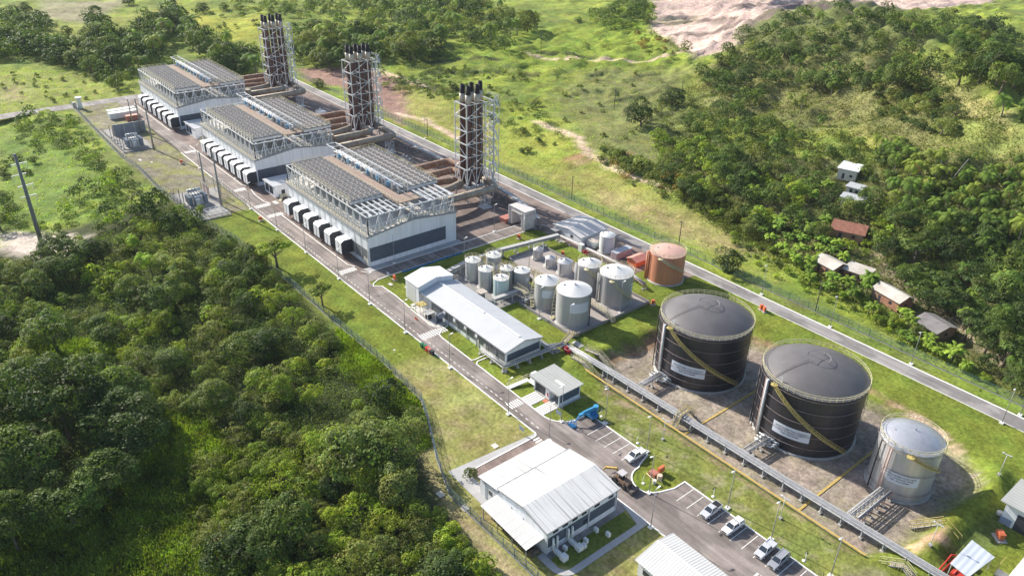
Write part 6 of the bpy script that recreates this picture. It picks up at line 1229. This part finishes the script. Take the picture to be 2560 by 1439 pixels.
PT = []; SPEC = [(4.6,3.9,3.2,40,3600,.38,10,dict(tv=.42,lob=(.20,.46))),(4.3,4.2,3.4,36,4200,.32,30,dict(tv=.25,lob=(.26,.42))),(4.6,2.2,5.6,16,1400,.5,40,dict(flat=.5,tv=.45,lob=(.22,.36),lowe=-.1)),(2.5,1.9,1.3,16,1100,.32,50,dict(lob=(.25,.45))),(3.6,3.2,2.4,30,2200,.25,60,dict(tv=.3,lob=(.18,.36))),(7.5,6.5,7.2,56,9000,.44,90,dict(tv=.35,lob=(.18,.36)))]
NV = (5,3,3,4,2,2)
for k, (R, H, zc, nl, nc, size, sd0, kw) in enumerate(SPEC[:5]):
    PT.append([proto_tree('bush' if k == 3 else 'tree', R, H, zc, nl, nc, size, sd0+i, trunk=k != 3, col='bush' if k == 3 else 'tree', **kw) for i in range(NV[k])])
LOWP = [[crown_np(R, H, zc, max(8,nl*2//3), (620,700,420,260,460,1400)[k], size*1.75, sd0+100+i, **kw) for i in range(3)] for k, (R, H, zc, nl, nc, size, sd0, kw) in enumerate(SPEC)]
def palm(seed, h=8.0, nf=20, L=4.3):
    t = thing('palm_tree', 'x', 'palm tree', (0,0,0)); rs = np.random.RandomState(seed); lean = rs.uniform(-1,1,2); MB().pipe([(0,0,-.3),(lean[0]*.3,lean[1]*.3,h*.5),(lean[0],lean[1],h)],[.26,.19,.15],7).build('trunk', mat('palm_bark',(.26,.23,.19),.9,0,.2,3), t, True)
    V, T = [], []
    for k in range(nf):
        a = k*2.399+rs.uniform(-.2,.2); el = rs.uniform(-.25,1.1) if k > 3 else 1.25; c = np.array([lean[0],lean[1],h]); hd = np.array([math.cos(a),math.sin(a),0]); sd_ = np.array([-math.sin(a),math.cos(a),0]); seg = 9; ln = L*rs.uniform(.8,1.1)*(1 if el < 1 else .8); p = c.copy(); ang = el; yv = rs.uniform(.8,1.35)*(.75 if el < 0 else 1.1)
        tint = BASE*np.array((1.2,1.25,.95))*yv if rs.rand() > .04 else np.array((.22,.17,.07))
        for s in range(seg):
            q = p+(hd*math.cos(ang)+np.array([0,0,math.sin(ang)]))*ln/seg; wd = (.68*math.sin((s+.9)/seg*2.9))+.10; up = np.array([0,0,-.42*wd])
            for sg in (-1,1):
                for u in (0,.5):
                    a0 = p+(q-p)*u; a1 = p+(q-p)*(u+.30); V += [a0, a1, a1+sd_*sg*wd+up+(q-p)*.5, a0+sd_*sg*wd*.95+up+(q-p)*.5]; T.append(tint*rs.uniform(.8,1.2))
            p = q; ang -= .20+.05*s*.5
    npmesh('crown', np.array(V), 4, np.array(T), FROND, t); return t
PT.append([palm(70+i, (5.5,7.0,4.5)[i]) for i in range(3)])   # 5
def banana(seed):
    t = thing('banana_plant', 'x', 'banana plant', (0,0,0)); rs = np.random.RandomState(seed); b = MB(); V, T = [], []
    for st in range(4):
        ox, oy = rs.uniform(-1.1,1.1,2); h = rs.uniform(1.8,2.8); b.pipe([(ox,oy,-.2),(ox,oy,h)],[.16,.10],6)
        for k in range(8):
            a = k*2.4+rs.uniform(-.3,.3); hd = np.array([math.cos(a),math.sin(a),0]); sd_ = np.array([-math.sin(a),math.cos(a),0]); p = np.array([ox,oy,h]); ang = rs.uniform(.5,1.3); ln = rs.uniform(1.8,2.6); tint = BASE*np.array((1.7,1.75,1.0))*rs.uniform(.8,1.4); wp = .1
            for s in range(5):
                q = p+(hd*math.cos(ang)+np.array([0,0,math.sin(ang)]))*ln/5; wn = .36*math.sin((s+1.2)/6.2*3.14)+.04
                for sg in (-1,1): V += [p, q, q+sd_*sg*wn-np.array([0,0,.08]), p+sd_*sg*wp-np.array([0,0,.08])]; T.append(tint)
                p = q; wp = wn; ang -= .38
    npmesh('leaves', np.array(V), 4, np.array(T), FROND, t); b.build('stem', mat('banana_stem',(.20,.22,.09),.8,0,.15,2), t, True); return t
PT.append([banana(80+i) for i in range(2)])   # 6
R, H, zc, nl, nc, size, sd0, kw = SPEC[5]
PT.append([proto_tree('tree', R, H, zc, nl, nc, size, sd0+i, **kw) for i in range(2)])   # 7 tall spreading
TONES = {'dark':(.50,.60,.66), 'deep':(.8,.9,.85), 'mid':(1.1,1.1,1.0), 'olive':(1.45,1.25,1.15), 'bright':(1.75,1.75,.95), 'lime':(2.3,2.15,.95), 'grey':(1.8,1.6,1.9), 'rust':(2.2,1.1,1.0)}
TW = {'dark':'dark green','deep':'deep green','mid':'mid green','olive':'olive green','bright':'bright green','lime':'yellow green','grey':'greyish','rust':'reddish brown'}
KW = ['lumpy crowned tree','dense round tree','airy layered tree','bush','fine leaved scrub tree','palm','banana clump','tall spreading tree']
VEG = []; QUEUE = []; NSINGLE = [0,0]
rv = random.Random(77)
def plant_at(x, y, kind, s, tone, label, group, sink=0):
    z = float(Tz(np.array(x), np.array(y))); pr = rv.choice(PT[kind]); sv = (s*rv.uniform(.92,1.08), s*rv.uniform(.92,1.08), s*rv.uniform(.85,1.15))
    o = dup(pr, (x,y,z-sink), rv.uniform(0,6.28), label, sv); o['group'] = group
    if 'proto' in o: del o['proto']
    c = TONES[tone]; v = rv.uniform(.9,1.1)
    for ch in o.children: ch.color = (c[0]*v, c[1]*v, c[2]*v, 1)
    VEG.append((x,y)); return o
def inview(x, y, z, mgn=90):
    d = np.array([x,y,z-CH]); wv = d@CF
    if wv < 5: return False
    px, py = 1280+FPX*(d@CR)/wv, 719.5-FPX*(d@CU)/wv; return -mgn < px < 2560+mgn and -mgn < py < 1439+mgn*1.3
def keep_out(x, y):
    if -440 < x < 40 and 60 < y < 193:
        fy = np.interp(x, [p[0] for p in FENCE_L], [p[1] for p in FENCE_L]); return y > fy-(2.5 if x < -113 else 7.5)
    for hx, hy, hr in HOUSES:
        dx, dy = x-hx, y-hy; L = math.hypot(hx,hy); f = -(dx*hx+dy*hy)/L; lt = abs(dx*hy-dy*hx)/L
        if math.hypot(dx,dy) < hr*.5+1.6 or (0 < f < 2 and lt < hr*.3): return True
    return False
OPEN = [poly_at(p_) for p_ in ([(850,810),(950,850),(1060,985),(1050,1020),(960,1000),(870,930)],[(400,1080),(520,1060),(640,1120),(700,1260),(660,1600),(180,1600),(250,1330)],[(80,850),(250,850),(310,890),(110,900)],[(1040,1070),(1110,1180),(1320,1440),(1300,1600),(1160,1500),(1020,1250),(985,1130)],[(-40,585),(215,592),(230,640),(190,700),(60,690),(-40,670)],[(330,690),(430,680),(450,740),(340,750)],[(560,800),(660,790),(680,850),(580,860)],[(240,860),(420,880),(430,960),(280,940)])]
SCRUB = poly_at([(520,1030),(880,1040),(930,1180),(900,1600),(560,1600),(600,1250)])
def kd_max7(K_, x, y):
    return 7 in K_ and x > -330 and y > np.interp(x, [p[0] for p in FENCE_L], [p[1] for p in FENCE_L])-9
def forest(poly, kinds, tones, smin, smax, spacing, nmax, where, dz=4, seed=0, clump=0, px=True):
    P = poly_at([(a,b,dz) for a,b in poly]) if px else np.array(poly, float); lo, hi = P.min(0), P.max(0); r = random.Random(seed); pts = []; n = 0; tries = 0; patchy = clump < 0
    while n < nmax and tries < nmax*40:
        tries += 1; x, y = r.uniform(lo[0],hi[0]), r.uniform(lo[1],hi[1])
        if not inpoly(P, np.array([x]), np.array([y]))[0] or keep_out(x,y): continue
        nv = float(vnoise(np.array([x]),np.array([y]),48,2,3)[0]); nw = float(vnoise(np.array([x]),np.array([y]),30,4,2)[0])
        if patchy and nw > .95: continue
        s = r.uniform(smin,smax)*(r.uniform(.8,1.2)); K_, T_ = kinds, tones
        if patchy:
            if nv > .2: K_ = [3,4,3,4]; T_ = ['olive','lime','bright','bright','grey']; s *= .85
            elif nv < -.6: K_ = [0,1,0,7]; T_ = ['deep','dark','mid','deep']; s *= 1.2
        sp_ = spacing*s
        if any((x-a)**2+(y-b)**2 < (sp_*.5+c*.5)**2 for a,b,c in pts): continue
        if kd_max7(K_, x, y): K_ = [0,4]
        if seed in (3,4) and any(inpoly(OPEN[k_], np.array([x]), np.array([y]))[0] for k_ in (0,3)): continue
        if seed == 1 and inpoly(SCRUB, np.array([x]), np.array([y]))[0] and r.random() < .85: continue
        if 3 not in kinds and seed != 5 and any(inpoly(o_, np.array([x]), np.array([y]))[0] for o_ in OPEN): continue
        if not inview(x,y,float(Tz(np.array(x),np.array(y)))+4): continue
        pts.append((x,y,sp_)); n += 1; kd = r.choice(K_); tn = r.choice(T_)
        if kd == 7 and patchy: s *= .55
        if kd == 5: tn = r.choice(['mid','olive','deep','deep'])
        if kd == 6: tn = r.choice(['mid','mid','deep'])
        size = 'small ' if s < smin+(smax-smin)*.33 else 'large ' if s > smin+(smax-smin)*.8 else ''
        QUEUE.append((x,y,kd,s,tn,f'{size}{TW[tn]} {KW[kd]} {where}',f'{TW[tn]} {KW[kd]}s {where}'))
    return pts
# single trees that stand out
for px, kd, s, tn, lab in (((1604,282),1,1.9,'dark','large dark round tree standing alone on the olive slope, lower of two'),((1682,238),1,1.6,'dark','dark round tree uphill of the lone round tree, with a pale pole at its right'),
    ((792,205),1,1.0,'mid','round green shrub-like tree alone by the fence left of the middle chimney tower'),((1445,48),1,.8,'deep','small lollipop tree on the bright meadow'),((1504,30),1,1.1,'deep','round tree at the left of the bushes beside the quarry'),
    ((168,75),1,1.1,'deep','round dark tree standing alone in the yellow field'),((505,18),1,1.5,'dark','big dark tree at the top edge above the yellow field'),((560,15),1,1.1,'deep','smaller dark tree right of the big one at the top edge'),((1070,110),1,1.9,'dark','very large dark round tree casting shadow onto the terraced meadow'),
    ((320,0),1,1.3,'dark','dark tree at the very top edge right of the brown field'),((60,15),1,1.6,'dark','dark tree in the top left corner'),((1817,652),1,1.2,'dark','dark bush-like tree by the fence right of the terracotta tank'),((690,640),2,1.3,'bright','tall airy tree leaning over the plant fence beside the lawn'),
    ((805,745),2,.8,'mid','airy branchy tree hanging over the lawn by the blue fence'),((625,640),1,1.1,'deep','rounded dark tree against the fence at the lawn corner'),((1405,640),3,.01,'mid','x'),((1340,260),3,1.2,'grey','greyish bare bush on the meadow below the terraces'),((1320,375),3,1.0,'olive','small olive bush alone on the golden slope')):
    if s < .1: continue
    q = at(px[0],px[1],3*s if kd != 3 else 1); plant_at(q.x,q.y,kd,s,tn,lab,'single trees', 1.6*s if kd == 1 else 0)
PTS = {}
# left woodland beside the plant
wood = [(-40,640),(120,680),(220,600),(330,555),(430,500),(560,550),(640,630),(720,690),(760,760),(830,830),(930,960),(1030,1010),(1060,1090),(1010,1130),(1000,1250),(1120,1439),(1150,1560),(700,1560),(650,1330),(700,1180),(600,1040),(460,1000),(330,1010),(-40,1010)]
forest(wood, [0,0,0,0,4,1], ['mid','bright','deep','bright','olive','mid','lime','grey'], .45, 1.05, 4.9, 230, 'in the woodland left of the plant fence', 4, 1, -1)
forest([(-60,930),(100,920),(260,940),(370,1000),(360,1090),(290,1150),(180,1240),(60,1330),(-60,1400),(-120,1200)], [7], ['dark','deep','dark'], .95, 1.35, 8.5, 15, 'in the tall shadowy grove lower left', 8, 2)
forest([(-40,640),(300,560),(430,500),(600,600),(800,830),(1060,1080),(1130,1439),(700,1500),(600,1040),(-40,1010)], [3,4], ['lime','bright','olive','mid','grey'], .7, 1.3, 5.0, 120, 'low in the woodland left of the plant', 2, 3, -1)
forest([(620,1060),(1030,1140),(1240,1460),(1260,1560),(600,1560),(480,1200)], [3,3,4,4], ['olive','bright','grey','olive','lime'], .6, 1.4, 4.0, 120, 'in the scrub bottom edge left of the workshop', 2, 4, -1)
forest([(1090,1260),(1150,1300),(1270,1460),(1240,1560),(1110,1500)], [3], ['bright','lime'], .6, 1.0, 3.4, 40, 'in the bright hedge outside the fence', 1, 5)
for px, s, lab in (((372,645),1.0,'coconut palm rising from the woodland below the sandy clearing'),((335,600),.85,'smaller palm above the coconut palm in the woodland'),((420,720),.7,'short palm half sunk in the woodland canopy')):
    q = at(px[0],px[1],6); plant_at(q.x,q.y,5,s,'bright',lab,'woodland palms')
forest([(20,290),(90,275),(200,285),(225,330),(290,400),(345,470),(330,540),(260,560),(140,560),(90,540),(180,470),(230,420),(120,370),(30,350)], [0,0,1,4], ['mid','bright','deep'], .55, .95, 5.2, 62, 'in the tree belt left of the substation fence', 3, 6)
forest([(0,380),(100,400),(60,460),(0,440)], [3], ['mid'], .7, 1.1, 4, 8, 'in the grass left of the transmission pole', 1, 7); forest([(0,480),(60,560),(200,570),(80,580),(0,570)], [3,4], ['deep','mid','bright'], .8, 1.2, 4, 14, 'above the sandy clearing at the left edge', 1, 8)
# distant trees along the top
forest([(-20,140),(60,120),(150,150),(260,165),(380,150),(430,60),(500,120),(560,170),(650,180),(640,130),(560,100),(460,60),(440,20),(300,90),(240,60),(200,110),(100,100),(-20,60)], [0,1,0,1,1,5], ['dark','deep','dark','mid'], 1.0, 2.0, 3.4, 230, 'in the dark belt beyond the farthest hall', 5, 9)
forest([(-20,20),(90,30),(140,60),(60,110),(-20,90)], [0,1], ['dark','deep'], 1.1, 1.8, 3.6, 40, 'in the top left corner grove', 5, 10); forest([(240,150),(330,165),(330,215),(280,225),(220,180)], [3,4], ['grey','mid','deep'], 1.3, 2.0, 3.8, 14, 'in the clump before the farthest hall', 1, 11)
forest([(730,70),(820,60),(870,80),(1000,60),(1120,90),(1110,130),(960,140),(880,150),(760,160),(720,120)], [0,1,0,5], ['dark','deep','mid','deep','olive'], 1.0, 1.9, 3.5, 130, 'in the belt behind the chimney towers', 5, 12)
forest([(880,-10),(1180,-10),(1330,40),(1330,80),(1260,110),(1150,90),(1050,60),(900,40)], [0,1,4,5], ['dark','deep','mid','olive'], 1.0, 1.9, 3.6, 150, 'in the far wood above the chimney towers', 5, 13)
forest([(560,0),(900,0),(850,50),(600,30)], [0,4,1], ['deep','mid','olive'], .8, 1.5, 7, 34, 'scattered in the far fields above the chimneys', 4, 14)
forest([(1460,30),(1620,15),(1640,40),(1560,70),(1480,60)], [0,4], ['mid','deep','bright'], .9, 1.5, 3.4, 36, 'in the clump beside the quarry', 3, 15); forest([(1590,80),(1650,90),(1740,125),(1700,150),(1600,130)], [3,4], ['grey','olive','rust','mid'], .7, 1.2, 4.2, 24, 'on the scrubby spur below the quarry', 1, 16)
# right hand hill and grove
hillp = [(1740,180),(1860,65),(2020,12),(2180,22),(2310,65),(2340,190),(2250,260),(2100,220),(1960,200),(1900,250),(1800,250)]
forest(hillp, [0,4,1,0,1], ['deep','dark','dark','mid','deep','grey'], .8, 1.4, 3.7, 175, 'on the wooded crown of the right hill', 3, 17)
forest([(1700,280),(1800,240),(1920,290),(2060,330),(2200,380),(2260,430),(2100,470),(1900,420),(1740,360)], [0,4,1,3], ['mid','olive','deep','deep','dark'], .6, 1.1, 5.4, 90, 'scattered on the sunlit face of the right hill', 2, 18)
forest([(2200,170),(2330,190),(2380,260),(2400,330),(2300,330),(2180,270)], [4,3], ['grey','olive','deep','dark'], .8, 1.2, 3.6, 70, 'in the grey thicket below the hill ridge', 2, 19)
forest([(2340,40),(2560,60),(2600,330),(2480,260),(2380,160)], [0,1,0,5], ['dark','deep','mid','olive'], 1.1, 1.9, 3.4, 80, 'behind the grassy hill ridge at the right', 5, 20)
forest([(1640,330),(1760,340),(1900,410),(2060,440),(2200,480),(2330,560),(2240,650),(2120,600),(2000,560),(1880,560),(1760,500),(1660,420)], [0,0,1,0,6], ['deep','mid','dark','bright','deep'], .7, 1.3, 4.2, 170, 'in the lush grove above the shacks', 4, 21, -1)
forest([(2250,560),(2420,560),(2560,620),(2620,900),(2560,960),(2480,900),(2420,820),(2320,740),(2240,660)], [0,1,0,2], ['deep','mid','dark','deep'], .8, 1.4, 4.2, 75, 'in the grove behind the shacks', 4, 22)
forest([(2180,330),(2350,380),(2560,380),(2620,640),(2460,620),(2330,560),(2230,480)], [5], ['mid'], .75, 1.1, 4.3, 150, 'in the coconut grove at the right edge', 5, 23)
forest([(2180,330),(2350,380),(2560,380),(2620,640),(2460,620),(2330,560),(2230,480)], [0,3,4,3], ['deep','dark','olive','mid'], .5, .95, 4.0, 130, 'between the coconut palms at the right edge', 3, 35)
forest([(2300,640),(2560,680),(2560,900),(2400,780)], [5], ['mid'], .7, 1.0, 5, 36, 'rising above the shacks at the right', 6, 24); forest([(1900,180),(2300,330),(2200,420),(1800,330)], [5], ['mid'], .6, .85, 12, 14, 'scattered on the right hill face', 4, 25)
forest([(1690,350),(1900,420),(1900,480),(1760,440)], [5,6], ['mid'], .6, .9, 7, 14, 'at the left end of the lush grove', 4, 26)
forest([(1900,530),(1990,560),(2080,600),(2180,700),(2130,740),(2010,690),(1960,620),(1900,580)], [6], ['bright'], .9, 1.3, 3.8, 36, 'in the banana patch before the leftmost shacks', 2, 27)
forest([(2130,700),(2230,750),(2330,840),(2420,900),(2480,960),(2400,930),(2280,850),(2180,780)], [6,3], ['bright','mid'], .8, 1.2, 3.6, 30, 'between the fence and the row of shacks', 2, 28)
forest([(1830,580),(1960,640),(2100,720),(2240,800),(2400,910),(2550,1000),(2550,1030),(2300,880),(2040,740),(1840,640)], [3], ['bright','lime','mid'], .4, .8, 5.5, 48, 'on the bright verge outside the perimeter fence', .5, 29)
for px, s, lab in (((2048,28),1.15,'tall palm standing above the wooded hill crown'),((2290,50),1.1,'twin-trunked looking palm on the ridge top'),((2085,205),.9,'small palm on the bare hill face'),((545,60),.9,'round headed palm in the far belt'),((232,62),1.1,'broad palm left of the far belt')):
    q = at(px[0],px[1],7); plant_at(q.x,q.y,5,s,'mid',lab,'palms that stand out')
# bushes dotted over the open slopes
for q_, n_, w_ in (([(1050,170),(1200,172),(1345,182),(1345,200),(1200,192),(1050,190)],34,'on the upper terrace scarp of the meadow'),([(950,190),(1040,200),(1200,220),(1200,250),(1040,235),(950,215)],40,'on the lower terrace scarp of the meadow'),([(1500,362),(1560,400),(1700,440),(1790,480),(1780,500),(1640,450),(1500,400)],44,'along the upper side of the footpath')): forest(q_, [3,4], ['deep','olive','mid','grey'], .5, 1.0, 3.6, n_, w_, 1, n_+50)
forest([(940,170),(1300,230),(1420,330),(1330,400),(1240,300),(1100,220)], [3,4], ['mid','olive','deep'], .5, 1.0, 7, 42, 'along the terraces behind the nearest chimney tower', 1, 30)
forest([(1380,150),(1620,180),(1700,330),(1600,430),(1400,300)], [3], ['olive','mid','grey'], .4, .8, 12, 26, 'dotted over the olive slope', .5, 31); forest([(1500,370),(1680,420),(1800,520),(1700,520),(1560,450)], [3,4], ['grey','olive','rust'], .5, .9, 6, 28, 'along the footpath below the olive slope', .5, 32)
forest([(0,180),(330,190),(350,230),(180,250),(0,270)], [3], ['mid','olive'], .4, .7, 9, 24, 'in the meadow before the farthest hall', .5, 33); forest([(380,20),(720,20),(700,150),(560,100),(430,110)], [3], ['mid','olive','lime'], .6, 1.1, 9, 30, 'in the yellow field beyond the farthest hall', .5, 34)
# the largest 300 trees and bushes in view are objects, the rest is one mass
def weight(q):
    x, y, kd, s = q[:4]; z = float(Tz(np.array(x),np.array(y))); d = math.sqrt(x*x+y*y+(CH-z)**2); return s*(1 if kd != 3 else .8)/d*(1.0 if shown(x,y,z+3) else .3)*(1.8 if kd == 7 else 1)
MASS = []
for kinds, cap in (((0,1,2,4,7),276),((3,),290),((5,),260),((6,),260)):
    Q = sorted([q for q in QUEUE if q[2] in kinds], key=weight, reverse=True)
    for q in Q[:cap]: plant_at(*q)
    if kinds[0] < 5: MASS += Q[cap:]
Vs, Ts = [], []; r7 = np.random.RandomState(7)
for x, y, kd, s, tn, *_ in MASS:
    V, T = LOWP[5 if kd == 7 else kd][r7.randint(3)]; a = r7.uniform(0,6.283); c, d = math.cos(a), math.sin(a); z = float(Tz(np.array(x),np.array(y)))-.3; V2 = np.empty_like(V); V2[:,0] = (V[:,0]*c-V[:,1]*d)*s+x; V2[:,1] = (V[:,0]*d+V[:,1]*c)*s+y; V2[:,2] = V[:,2]*s*r7.uniform(.85,1.15)+z
    Vs.append(V2); Ts.append(T*np.array(TONES[tn])*r7.uniform(.8,1.2))
if Vs: o = npmesh('distant_woodland', np.concatenate(Vs), 4, np.concatenate(Ts), LEAF); tag(o, 'far woods and thickets beyond the plant and over the right hand hill', 'woodland', None, 'stuff')
print('VEG individual', len(VEG), 'mass', len(MASS))
q = at(1178,1172,1.5); plant_at(-98.4,71.6,3,.7,'mid','small bushy shrub at the back corner of the workshop','single trees'); plant_at(-266.8,76.2,3,.8,'lime','small bright tree on the slab before the nearer transformer','single trees')
# ground cover nobody could count: undergrowth and tall grass
def stuff(name, label, polys, n, cs, hh, tint, size, up, seed, dz=1, tv=.3, clear=0, per=14):
    rs = np.random.RandomState(seed); Pp, Nn, Tt = [], [], []
    for poly, frac in polys:
        P = poly_at([(a,b,dz) for a,b in poly]); lo, hi = P.min(0), P.max(0); m_ = int(n*frac); got = 0; C0 = []
        while got < m_:
            X = rs.uniform(lo[0],hi[0],m_*3); Y = rs.uniform(lo[1],hi[1],m_*3); k = inpoly(P,X,Y); k &= ~((X > -440)&(X < 40)&(Y < 193)&(Y > np.interp(X,[p[0] for p in FENCE_L],[p[1] for p in FENCE_L])-np.where(X > -112, 6.5, 1.2))); X, Y = X[k], Y[k]; C0.append(np.stack([X,Y],1)); got += len(X)
            if len(X) == 0: break
        C_ = np.concatenate(C0)[:m_]; kk = len(C_)
        if kk == 0: continue
        c = np.repeat(C_, per, axis=0); off = rs.normal(0,cs,(len(c),2)); X, Y = c[:,0]+off[:,0], c[:,1]+off[:,1]; hs_ = np.repeat(rs.uniform(.4,1.2,kk), per)*hh*np.exp(-(off**2).sum(1)/(2*(cs*1.3)**2))
        Z = Tz(X,Y)+hs_*rs.uniform(.3,1,len(c)); Pp.append(np.stack([X,Y,Z],1)); 
        N = rs.normal(0,1,(len(c),3)); N[:,2] = np.abs(N[:,2])*(1-up)+.2; N[:,:2] += off*.8*(1-up); Nn.append(N); tn = np.repeat(rs.uniform(1-tv,1+tv,(kk,1)), per, axis=0); hue = np.repeat(rs.uniform(.85,1.2,(kk,1)), per, axis=0); nn_ = (1+.35*vnoise(X,Y,14,2))[:,None]
        T = np.array(tint)*tn*rs.uniform(.8,1.2,(len(c),1))*np.clip(nn_,.5,1.6); T[:,:1] *= hue; Tt.append(T)
    P = np.concatenate(Pp); N = np.concatenate(Nn); T = np.concatenate(Tt)
    if up > .5:
        n_ = len(P); a = rs.uniform(0,6.283,n_); s = size*rs.uniform(.6,1.4,n_); A = np.stack([np.cos(a),np.sin(a),np.zeros(n_)],1)*(s*.5)[:,None]; Bz = np.stack([rs.normal(0,.25,n_),rs.normal(0,.25,n_),np.ones(n_)],1)*(hh*rs.uniform(.5,1.2,n_))[:,None]; G0 = P.copy(); G0[:,2] = Tz(P[:,0],P[:,1])-.05
        V = np.stack([G0-A,G0+A,G0+A*.35+Bz,G0-A*.35+Bz],1).reshape(-1,3)
    else: V = cards(P,N,size,rs,.4)
    o = npmesh(name, V, 4, T, LEAF); tag(o, label, 'ground cover', None, 'stuff'); return o
low = wood
stuff('undergrowth', 'tangled low undergrowth covering the floor of the woodland left of the plant', [(wood,.72),([(-60,900),(380,980),(600,1020),(1060,1100),(1150,1500),(-60,1560)],.28)], 13000, 1.15, 2.6, BASE*.95, .34, 0, 201, 1, .5)
stuff('tall_grass', 'tall green grass in the glade at the bottom left', [([(380,1010),(520,1050),(680,1180),(700,1560),(-60,1560),(-60,1300),(300,1150)],.8),([(80,845),(260,845),(310,885),(120,895)],.06),([(840,810),(950,850),(1060,985),(1060,1060),(940,1000),(860,920)],.28)], 6500, .55, 1.0, BASE*np.array((1.7,1.7,.95)), .30, 1, 202, .5, .3, per=10)
stuff('hedge_grass', 'bright creeping vines along the bare strip outside the plant fence', [([(1060,1080),(1130,1240),(1320,1450),(1260,1560),(1120,1440),(1030,1180)],1)], 3600, .6, 1.0, BASE*np.array((2.2,2.2,.9)), .30, 0, 203, .5, .25)
stuff('slope_scrub', 'low scrub and weeds on the hill and the verge of the grove', [([(1640,250),(1880,80),(2300,120),(2560,330),(2560,1040),(2300,880),(2000,700),(1780,560),(1640,420)],.8),([(1500,360),(1800,480),(1960,640),(1800,560)],.2)], 9500, 1.4, 1.4, BASE*np.array((1.3,1.15,.95)), .46, 0, 204, .5, .3)
stuff('meadow_weeds', 'weeds and tussocks over the open meadows beyond the plant', [([(0,170),(350,180),(360,240),(0,290)],.16),([(380,10),(900,10),(1300,100),(1240,160),(700,160),(420,110)],.2),([(960,170),(1240,150),(1640,60),(1700,420),(1900,640),(1700,600),(1240,420),(1020,290)],.5),([(0,320),(200,300),(340,480),(200,570),(0,570)],.14)], 3000, .9, .5, BASE*np.array((2.9,2.8,1.1)), .42, 0, 205, .3, .25, per=8)
# air between the camera and the far slopes
hb = MB().box(-6100,-2600,-12,3100,6100,118); ho = hb.build('haze', bpy.data.materials.new('haze'), None, True); hm = ho.data.materials[0]; hm.use_nodes = True; hm.node_tree.nodes.clear()
pv = hm.node_tree.nodes.new('ShaderNodeVolumePrincipled'); pv.inputs['Color'].default_value = (.80,.88,1.0,1); pv.inputs['Density'].default_value = .00005; pv.inputs['Anisotropy'].default_value = 0.0
ou = hm.node_tree.nodes.new('ShaderNodeOutputMaterial'); hm.node_tree.links.new(pv.outputs[0], ou.inputs['Volume']); ho['kind'] = 'stuff'; ho['label'] = 'thin pale air over the whole valley'; ho['category'] = 'haze'
for pl in PT:
    for p in pl:
        for ch in list(p.children): bpy.data.objects.remove(ch)
        bpy.data.objects.remove(p)
for o in bpy.data.objects:
    if '_o' in o: del o['_o']
    b_ = o.name.split('.')[0]
